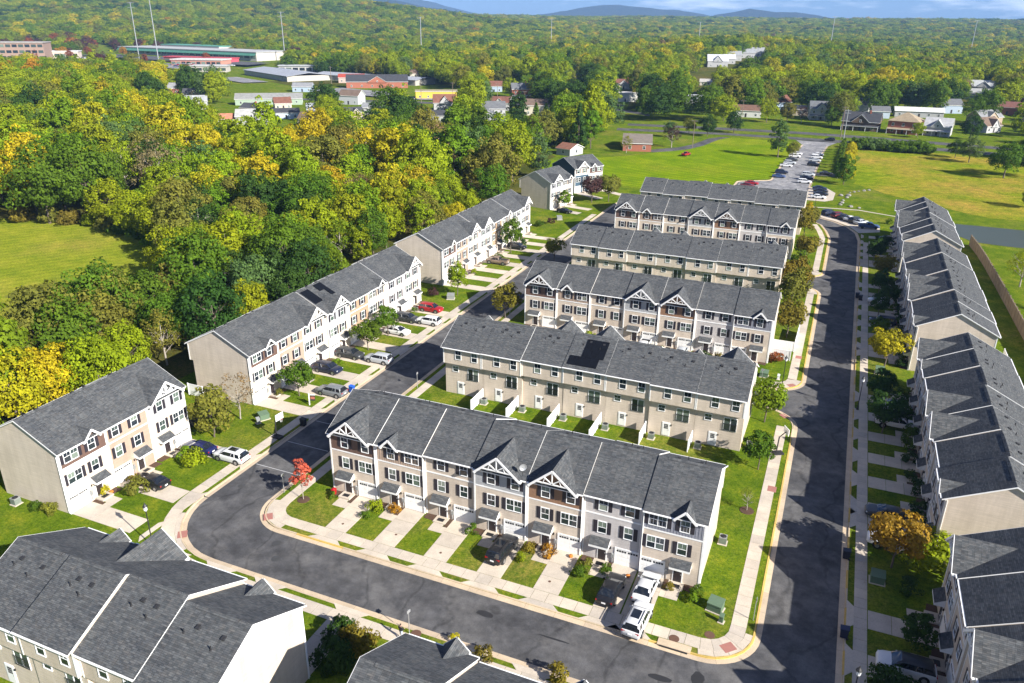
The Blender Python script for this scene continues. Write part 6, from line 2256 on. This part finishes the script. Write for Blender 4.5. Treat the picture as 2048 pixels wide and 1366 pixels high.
block(-660, 670, R(5), 92, 16, 5.5, (.45, .07, .09), (.50, .06, .08), 'low crimson fuel station canopy before the shopping centre', 'fuel_station', 'fuel station', 1, 10, keep=.6)
block(-845, 640, R(40), 40, 22, 8, (.60, .50, .42), (.62, .60, .58), 'cream bank building with white arch left of the shops', 'bank', 'bank', 1, 6, keep=.7)
block(-905, 640, R(40), 46, 24, 6.5, (.46, .24, .18), (.55, .54, .52), 'brick shops left of the cream bank', 'shop', 'shop', 1, 8, keep=.7)
block(*fw(143, 1120), R(38), 80, 34, 19, (.30, .20, .155), (.36, .33, .30), 'brown office block with bands of dark windows', 'office_block', 'office', 3, 12, keep=.9)
block(*fw(24, 1080), R(42), 52, 26, 11, (.50, .49, .47), (.30, .31, .32), 'white two-storey office at the picture edge', 'office', 'office', 2, 8, keep=.9)
block(*fw(34, 1750), R(42), 90, 40, 9, (.40, .34, .30), (.42, .40, .38), 'pale warehouse high at the picture corner', 'warehouse', 'warehouse', 1, 10, keep=.9)
sheet('car_park', [(-900, 700), (-560, 640), (-570, 690), (-890, 752)], hT(-700, 700) + 1.5, 'asphalt')
sheet('road', [(-905, 700), (-740, 590), (-560, 470), (-548, 480), (-730, 604), (-890, 715)], 2.5, 'asphalt')
sheet('road', [(-560, 470), (-490, 436), (-380, 414), (-330, 376), (-322, 384), (-376, 424), (-486, 447), (-550, 480)], .06, 'asphalt')
def lot(name, poly, mat='old_asphalt'):
    sheet(name, poly, max(hT(*p) for p in poly) + .6, mat)
lot('car_park', [(-690, 600), (-560, 560), (-548, 600), (-680, 640)])
lot('car_park', [(-830, 600), (-770, 575), (-750, 605), (-815, 640)])
lot('car_park', [(-480, 500), (-420, 470), (-408, 488), (-470, 520)])
lot('car_park', [(-330, 440), (-260, 420), (-256, 450), (-322, 470)])
lot('car_park', [(-250, 412), (-200, 424), (-206, 440), (-252, 430)])
block(-540, 560, R(30), 34, 18, 5.5, (.44, .40, .36), (.46, .45, .44), 'pale flat-roofed shop below the shopping centre', 'shop', 'shop', 1, 6, keep=.6)
block(-700, 560, R(35), 30, 18, 5.5, (.40, .22, .17), (.48, .46, .44), 'brick shop with pale roof beside the wide road', 'shop', 'shop', 1, 6, keep=.6)
block(-470, 610, R(25), 40, 20, 5.5, (.44, .43, .42), (.42, .43, .45), 'pale workshop behind the storage sheds', 'workshop', 'workshop', 1, 6, keep=.6)
for q in range(22):
    x, y = rnd.uniform(-680, -560), rnd.uniform(575, 625)
    car('sedan', x, y, R(15), rnd.choice(['white', 'silver', 'black', 'blue', 'grey', 'red']), 'tiny parked car before the brick and white restaurant', 'cars parked before the restaurant', detail=1, z=max(hT(x, y), 0) + 2.4, s=1.15)
KEEP += [(-620, 600, 45, 90), (-820, 648, 22, 60), (-740, 597, 20, 60), (-650, 535, 20, 60), (-490, 440, 16, 40), (-420, 425, 14, 40)]
for q in range(16):
    a = q / 15
    x, y = -840 + 120 * a + rnd.uniform(-6, 6), 662 - 66 * a + rnd.uniform(-4, 4)
    car('sedan', x, y, R(-33 + 180 * (q % 2)), rnd.choice(['white', 'silver', 'black', 'blue', 'grey', 'red']), 'tiny car on the wide road before the shopping centre', 'cars on the road before the shopping centre', detail=1, z=2.6, s=1.25)

# ---- poles and masts
def pole(x, y, h, r, mat, label, arms=1, name='utility_pole', cat='pole', rot=0.0):
    root = empty(name, (x, y, hT(x, y)), rot)
    tag(root, label, cat)
    b = MB(); b.tube([(0, 0, -1), (0, 0, h)], [r, r * .6], mat, 8)
    obj('shaft', b.mesh('shaft'), root)
    for k in range(arms):
        z = h - .6 - k * (1.1 if h < 25 else 5)
        w = 1.3 if h < 25 else 4
        b = MB(); b.beam((-w, 0, z), (w, 0, z), .14 if h < 25 else .35, .14 if h < 25 else .35, mat)
        obj('crossarm', b.mesh('crossarm'), root)
        b = MB()
        for s in (-.9, -.45, .45, .9):
            b.lathe([(.06, z + .07), (.09, z + .16), (.03, z + .32)], 'grey_metal', 6, (s * w, 0, 0))
        obj('insulator', b.mesh('insulator'), root)
pole(47.6, 332.5, 15.5, .22, 'galvanised', 'tall pale pole at the mouth of the entrance road', 2)
pole(46.0, 352.5, 15, .2, 'wood_pole', 'leaning brown pole across the highway from the entrance', 2)
pole(-13.5, 290, 12, .17, 'wood_pole', 'wooden pole beside the grey drive of the bungalow', 1)
pole(-5.5, 385, 13, .18, 'wood_pole', 'wooden pole before the pale bungalow beyond the highway', 1)
pole(-20, 470, 13, .18, 'wood_pole', 'wooden pole at the bottom of the hillside lawn', 1)
pole(-130, 378, 13, .18, 'wood_pole', 'wooden pole beside the white two-storey village house', 1)
pole(-162, 410, 14, .2, 'wood_pole', 'wooden pole on the village road near the brick house', 2)
pole(-190, 402, 14, .2, 'wood_pole', 'wooden pole beside the bright yellow tree', 1)
pole(-215, 405, 14, .2, 'wood_pole', 'wooden pole in front of the yellow shop', 2)
pole(-332, 470, 16, .24, 'wood_pole', 'dark pole in front of the storage sheds', 1)
pole(118, 512, 13, .2, 'wood_pole', 'leaning wooden pole among the slope trees', 1)
for px, d, h, l in ((405, 1000, 74, 'tallest steel transmission mast behind the shopping centre'), (372, 1080, 64, 'steel transmission mast left of the tallest one'), (108, 1150, 58, 'steel transmission mast before the brown office block'),
                    (625, 1050, 56, 'steel transmission mast right of the shopping centre'), (862, 1150, 52, 'steel transmission mast above the middle wood'), (1086, 1500, 50, 'pale transmission mast in the far middle wood'),
                    (1340, 1500, 46, 'pale transmission mast near the open hill'), (1568, 1400, 54, 'pale transmission mast right of the hillside houses'), (1812, 1500, 56, 'pale transmission mast above the right hand woods'), (2010, 1700, 56, 'pale transmission mast close to the right picture edge')):
    x, y = fw(px, d)
    pole(x, y, h, .6, 'galvanised', l, 2 if d < 1120 else 1, 'transmission_mast', 'mast', R(20))

# ------------------------------------------------------------------ woods
def seg_keep(x, y):
    for kx, ky, r, L in KEEP:
        dx, dy = CAMP.x - kx, CAMP.y - ky
        n = math.hypot(dx, dy)
        dx /= n
        dy /= n
        t = max(-r * .2, min(L, (x - kx) * dx + (y - ky) * dy))
        if (x - kx - dx * t) ** 2 + (y - ky - dy * t) ** 2 < r * r:
            return True
    return False

ESTATE = [(-38.5, -120), (110, -120), (110, 152), (150, 158), (200, 182), (178, 240), (152, 302), (113, 325), (180, 318), (182, 362), (92, 377), (-62, 376), (-66, 340), (-60, 300), (-50, 262), (-76, 240), (-62, 226), (-52, 205), (-44, 190), (-41, 120), (-40, 60)]
MEADOW = [(-200, 20), (-122, -10), (-73, 3), (-64, 17), (-66, 36), (-82, 58), (-94, 67), (-112, 74), (-136, 77), (-157, 70), (-200, 48)]
BLOCKED = [ESTATE, MEADOW, [(-62, 540), (-84, 540), (-92, 640), (-104, 780), (-52, 780), (-44, 640)],
           [(-338, 366), (-250, 386), (-180, 402), (-108, 434), (-60, 394), (-60, 420), (-112, 458), (-182, 426), (-252, 410), (-334, 392)], [(-112, 434), (-136, 505), (-112, 512), (-82, 450)],
           [(-905, 690), (-560, 630), (-560, 700), (-890, 760)]]
SHOPS = [(-1250, 900), (-960, 640), (-880, 540), (-700, 480), (-480, 415), (-330, 372), (-330, 420), (-460, 480), (-560, 600), (-560, 760), (-900, 860)]
def spacing(d):
    return 8.0 if d < 230 else 11.5 if d < 800 else 13.5 if d < 1500 else 18 if d < 2600 else 32
fwd2 = Vector((_f.x, _f.y)).normalized()
cand = []
for d0, d1 in ((30, 230), (230, 800), (800, 1500), (1500, 2600), (2600, 5600)):
    sp = spacing((d0 + d1) / 2)
    n = int(d1 * 1.05 / sp)
    for i in range(-n, n + 1):
        for j in range(0, n + 1):
            # grid in the direction the wood is seen, jittered
            a = (i + rnd.uniform(-.42, .42)) * sp
            c = (j + rnd.uniform(-.42, .42)) * sp
            d = math.hypot(a, c)
            if d < d0 or d >= d1 or abs(a) > c * .78 + 25:
                continue
            x = CAMP.x + a * fwd2.y + c * fwd2.x
            y = CAMP.y - a * fwd2.x + c * fwd2.y
            if any(inside(x, y, p) for p in BLOCKED) or seg_keep(x, y):
                continue
            if inside(x, y, SHOPS) and rnd.random() > .17:
                continue
            town = (-340 < x < -70 and 235 < y < 520) or (-60 < x < 170 and 372 < y < 540)
            if town and rnd.random() < (.5 if x < -70 else .3):
                continue
            cand.append((d, x, y, sp))
HINT = [(40, 570, 75, .5), (-76, 93, 13, -.55), (-107, 99, 10, .7), (-59, 22, 17, -.2), (-66, 54, 12, .45), (-60, 4, 14, -.05), (-93, 205, 14, -.35), (-80, 166, 8, 1.0), (-60, 146, 14, .1), (-180, 92, 14, .6), (-145, 82, 14, -.35), (-414, 357, 45, .6), (-185, 190, 30, -.05)]
def pick_colour(x, y):
    n1 = noise.noise(Vector((x * .013, y * .013, 1.7)))
    n2 = noise.noise(Vector((x * .05, y * .05, 8.1)))
    t = n1 * .8 + n2 * .7 + rnd.gauss(0, .26) + (.05 if y < 330 else .10)
    for hx, hy, hr, ht in HINT:
        q = (x - hx) ** 2 + (y - hy) ** 2
        if q < hr * hr:
            t = t * .35 + ht
            break
    if t < -.50: return 'dark green'
    if t < -.24: return 'green'
    if t < -.12: return 'grey-green' if rnd.random() < .5 else 'olive'
    if t < .14: return 'bright green' if rnd.random() < .55 else 'yellow-green'
    if t < .56: return 'yellow-green' if rnd.random() < .82 else 'olive'
    if t < .66: return rnd.choice(['yellow-green', 'bright green', 'yellow'])
    if t < .98: return 'yellow' if rnd.random() < .75 else 'gold'
    return rnd.choice(['orange', 'brown', 'yellow', 'yellow', 'olive'])
cand.sort()
near = [c for c in cand if c[0] < 600][:296]
nearset = set(id(c) for c in near)
KN = ['broad0', 'broad1', 'broad2', 'broad3', 'broad4', 'tall0', 'tall1', 'thin0', 'thin1', 'conifer']
for c in near:
    d, x, y, sp = c
    col = pick_colour(x, y)
    k = rnd.choices(KN, [5, 5, 5, 5, 5, 3, 3, 2.2, 2.2, .35])[0]
    if col in ('brown', 'rust-red') and rnd.random() < .6:
        k = rnd.choice(['thin0', 'thin1'])
    if k == 'conifer':
        col = 'dark green'
    s = rnd.uniform(.78, 1.22) * (1.0 if sp < 9 else 1.38)
    if x > -50 and y < 260:
        s *= .85
    if y > 372 and x > -62:
        where = 'beyond the highway'
    elif y > 262:
        where = 'among the village houses'
    elif x < -120:
        where = 'beyond the clearing' if y > 60 else 'left of the clearing'
    elif y > 118:
        where = 'behind the farther wooded row' if x > -85 else 'deep in the wood toward the village'
    elif y > 66:
        where = 'behind the gap of the wooded rows' if x > -80 else 'at the far edge of the clearing'
    elif y > 12:
        where = 'behind the long wooded row' if x > -70 else 'at the near edge of the clearing'
    else:
        where = 'behind the three-house row' if x > -75 else 'at the picture edge below the clearing'
    size = 'small' if s < .95 else 'large' if s > 1.3 else 'middling'
    tree(k, x, y, s, col, '%s %s %s tree %s' % (size, col, {'b': 'broad', 't': 'slender', 'c': 'conical'}[k[0]], where), 'trees ' + where, sz=rnd.uniform(.9, 1.15))
# trees by hand around the field, the highway and the pond
HT = [('broad1', 96, 301, .8, 'grey-green', 'round grey-green tree on the field edge'), ('broad2', 104, 268, 1.0, 'green', 'broad green tree in the middle of the field edge'), ('broad4', 112, 274, 1.05, 'dark green', 'tall dark tree beside the broad green field tree'),
      ('broad0', 128, 300, 1.0, 'bright green', 'bright tree behind the field trees'), ('broad3', 140, 288, .95, 'yellow-green', 'yellow-green tree at the right end of the field'), ('broad1', 150, 310, 1.0, 'yellow', 'yellow tree at the picture edge beyond the field'),
      ('broad2', 120, 318, .85, 'green', 'green tree at the highway end of the field'), ('broad0', 152, 262, .7, 'olive', 'olive tree low at the right end of the field'), ('broad4', 92, 312, .6, 'dark green', 'small dark tree at the end of the hedge'),
      ('thin0', 88.5, 124, .72, 'yellow-green', 'thin yellow-green tree behind the timber wall'), ('tall1', 90.5, 108, .7, 'green', 'slender tree behind the timber wall near the picture edge'), ('broad1', 104, 214, .55, 'olive', 'olive bush-like tree above the pond'),
      ('broad3', 16, 414, .8, 'olive', 'olive tree before the pale highway bungalow'), ('thin1', 24, 408, .75, 'plum', 'dark plum tree beyond the highway'), ('broad0', 40, 398, .85, 'green', 'green tree before the white dormer house'), ('broad2', 6, 402, 1.0, 'yellow-green', 'wide yellow-green tree beyond the highway'),
      ('broad4', 80.5, 372, .6, 'yellow-green', 'small yellow tree between the brick and white highway houses'), ('broad1', -17, 398, .95, 'dark green', 'dark tree left of the pale highway bungalow'), ('broad3', 104, 378, .9, 'dark green', 'dark tree right of the white highway cottage'),
      ('broad0', 56, 560, 1.25, 'yellow', 'bright yellow tree behind the white gabled cottage'), ('tall0', 66, 545, 1.25, 'yellow', 'tall yellow tree above the pale blue garage'), ('broad2', 30, 540, 1.2, 'yellow', 'broad yellow tree above the white dormer house'), ('broad4', -184, 420, .95, 'yellow', 'bright yellow tree beside the village road'),
      ('conifer', -72, 268, 1.35, 'dark green', 'dark conifer first in the group above the rusty-roofed shed'), ('conifer', -78, 276, 1.35, 'dark green', 'dark conifer in the middle above the rusty-roofed shed'), ('conifer', -66, 281, 1.3, 'dark green', 'dark conifer nearest the brick bungalow'), ('conifer', -86, 284, 1.3, 'green', 'green conifer behind the dark ones')]
for k, x, y, s, c, l in HT:
    tree(k, x, y, s, c, l)

# the farther woods read as one mass: points carrying tree crowns
far = [c for c in cand if id(c) not in nearset]
pts, scl, rotz, var, tint = [], [], [], [], []
for d, x, y, sp in far:
    col = PAL[pick_colour(x, y) if not inside(x, y, SHOPS) else rnd.choice(['rust-red', 'plum', 'green', 'olive', 'orange', 'yellow-green'])]
    k = rnd.uniform(.8, 1.2)
    s = sp / 8.2 * rnd.uniform(.8, 1.25)
    zs = rnd.uniform(.85, 1.1) * (1.0 if sp < 12 else .9 if sp < 14 else .68 if sp < 20 else .42)
    zz = hT(x, y)
    pts.append((x, y, zz - (0 if sp < 12 else 2.5 * s * zs)))
    scl += [s, s, s * zs]
    rotz.append(rnd.uniform(0, 6.28))
    var.append(rnd.choices(range(10), [5, 5, 5, 5, 5, 2.5, 2.5, .6, .6, .5])[0])
    tint += [col[0] * k, col[1] * (1 + (k - 1) * .7), col[2], 1.0]
me = D.meshes.new('woodland')
me.from_pydata(pts, [], [])
me.attributes.new('scl', 'FLOAT_VECTOR', 'POINT').data.foreach_set('vector', scl)
me.attributes.new('rotz', 'FLOAT', 'POINT').data.foreach_set('value', rotz)
me.attributes.new('var', 'INT', 'POINT').data.foreach_set('value', var)
me.attributes.new('tint', 'FLOAT_COLOR', 'POINT').data.foreach_set('color', tint)
wood = obj('woodland', me)
tag(wood, 'mass of autumn woodland stretching to the horizon', 'woodland', kind='stuff')
gt = D.node_groups.new('woodland', 'GeometryNodeTree')
gt.interface.new_socket('Geometry', in_out='INPUT', socket_type='NodeSocketGeometry')
gt.interface.new_socket('Geometry', in_out='OUTPUT', socket_type='NodeSocketGeometry')
gi, go = gt.nodes.new('NodeGroupInput'), gt.nodes.new('NodeGroupOutput')
iop = gt.nodes.new('GeometryNodeInstanceOnPoints')
iop.inputs['Pick Instance'].default_value = True
join = gt.nodes.new('GeometryNodeJoinGeometry')
srcs = []
for k in KN:
    o = next(o for o in D.objects if o.data is KINDS[k][0])
    srcs.append(o)
for o in reversed(srcs):
    oi = gt.nodes.new('GeometryNodeObjectInfo')
    oi.transform_space = 'ORIGINAL'
    oi.inputs['Object'].default_value = o
    oi.inputs['As Instance'].default_value = False
    sm = gt.nodes.new('GeometryNodeSetMaterial')
    sm.inputs['Material'].default_value = MT['far_leaf']
    g2 = gt.nodes.new('GeometryNodeGeometryToInstance')
    gt.links.new(oi.outputs['Geometry'], sm.inputs['Geometry'])
    gt.links.new(sm.outputs[0], g2.inputs[0])
    gt.links.new(g2.outputs[0], join.inputs[0])
gt.links.new(gi.outputs[0], iop.inputs['Points'])
gt.links.new(join.outputs[0], iop.inputs['Instance'])
def named(nm, typ):
    a = gt.nodes.new('GeometryNodeInputNamedAttribute')
    a.data_type = typ
    a.inputs['Name'].default_value = nm
    return a.outputs[0]
gt.links.new(named('var', 'INT'), iop.inputs['Instance Index'])
gt.links.new(named('scl', 'FLOAT_VECTOR'), iop.inputs['Scale'])
cx = gt.nodes.new('ShaderNodeCombineXYZ')
gt.links.new(named('rotz', 'FLOAT'), cx.inputs[2])
gt.links.new(cx.outputs[0], iop.inputs['Rotation'])
gt.links.new(iop.outputs[0], go.inputs[0])
wood.modifiers.new('scatter', 'NODES').node_group = gt
print('trees near', len(near), 'far', len(far))

for q in range(26):
    x, y = rnd.uniform(-900, -600), rnd.uniform(600, 800)
    if seg_keep(x, y) and rnd.random() < .6:
        continue
    tree(rnd.choice(['broad0', 'broad2', 'broad3']), x, y, rnd.uniform(.7, 1.0), rnd.choice(['rust-red', 'rust-red', 'plum', 'orange', 'green']), 'small autumn tree among the shops and car parks', 'small autumn trees among the shops', z=hT(x, y))
# ------------------------------------------------------------------ blue ridges on the horizon
def ridge(name, pts, base, seed):
    """a long hill: crest points (x, y, height), 1.6 km deep"""
    vs, fs = [], []
    n = len(pts)
    prof = [(-1500, 0), (-1000, .18), (-600, .5), (-280, .82), (0, 1), (300, .8), (900, .3), (1600, 0)]
    fine = []
    for i in range(n - 1):
        for q in range(6):
            t = q / 6
            fine.append(Vector(pts[i]).lerp(Vector(pts[i + 1]), t))
    fine.append(Vector(pts[-1]))
    for p in fine:
        d = Vector((p.x - CAMP.x, p.y - CAMP.y)).normalized()
        for o_, k in prof:
            q = Vector((p.x + d.x * o_, p.y + d.y * o_))
            nz = noise.fractal(Vector((q.x * .0016, q.y * .0016, seed)), 1.0, 2.0, 5)
            vs.append((q.x, q.y, base - 10 + (p.z - base) * k * (1 + .14 * nz) + (0 if k == 0 else 8 * nz)))
    m = len(prof)
    for i in range(len(fine) - 1):
        for j in range(m - 1):
            fs.append((i * m + j, (i + 1) * m + j, (i + 1) * m + j + 1, i * m + j + 1)[::-1])
    me = D.meshes.new(name)
    me.from_pydata(vs, [], fs)
    me.materials.append(MT['ridge_woods'])
    me.polygons.foreach_set('use_smooth', [True] * len(fs))
    me.update()
    tag(obj(name, me), kind='structure')
def crest(d, lst):
    return [(*fw(px, d), h) for px, h in lst]
ridge('hills', crest(9500, [(960, 55), (1040, 80), (1080, 130), (1140, 190), (1190, 210), (1240, 205), (1300, 175), (1360, 110), (1400, 70)]), 50, 1.0)
ridge('hills', crest(8600, [(1330, 60), (1370, 120), (1420, 178), (1450, 165), (1500, 140), (1550, 100), (1620, 55)]), 50, 2.0)
ridge('hills', crest(7800, [(560, 120), (640, 150), (700, 190), (780, 235), (830, 205), (880, 150), (940, 95), (1000, 55)]), 50, 3.0)
ridge('hills', crest(11500, [(300, 150), (420, 300), (500, 330), (560, 300), (640, 240), (760, 290), (800, 330), (860, 290), (950, 150), (1020, 60)]), 50, 4.0)
ridge('hills', crest(12000, [(1560, 60), (1700, 75), (1850, 80), (1960, 90), (2060, 70), (2200, 70)]), 50, 5.0)

# ------------------------------------------------------------------ haze
def haze():
    b = MB()
    b.box(-15500, 13500, -2500, 15500, -14, 420, 'haze_air')
    o = tag(obj('haze', b.mesh('haze', uv=False)), 'thin blue air over the whole landscape', 'haze', kind='stuff')
hm = D.materials.new('haze_air')
hm.use_nodes = True
hm.node_tree.nodes.clear()
ho = hm.node_tree.nodes.new('ShaderNodeOutputMaterial')
hv = hm.node_tree.nodes.new('ShaderNodeVolumePrincipled')
hv.inputs['Color'].default_value = (.34, .58, 1.0, 1)
hv.inputs['Density'].default_value = 7.5e-5
hm.node_tree.links.new(hv.outputs[0], ho.inputs['Volume'])
MT['haze_air'] = hm
haze()
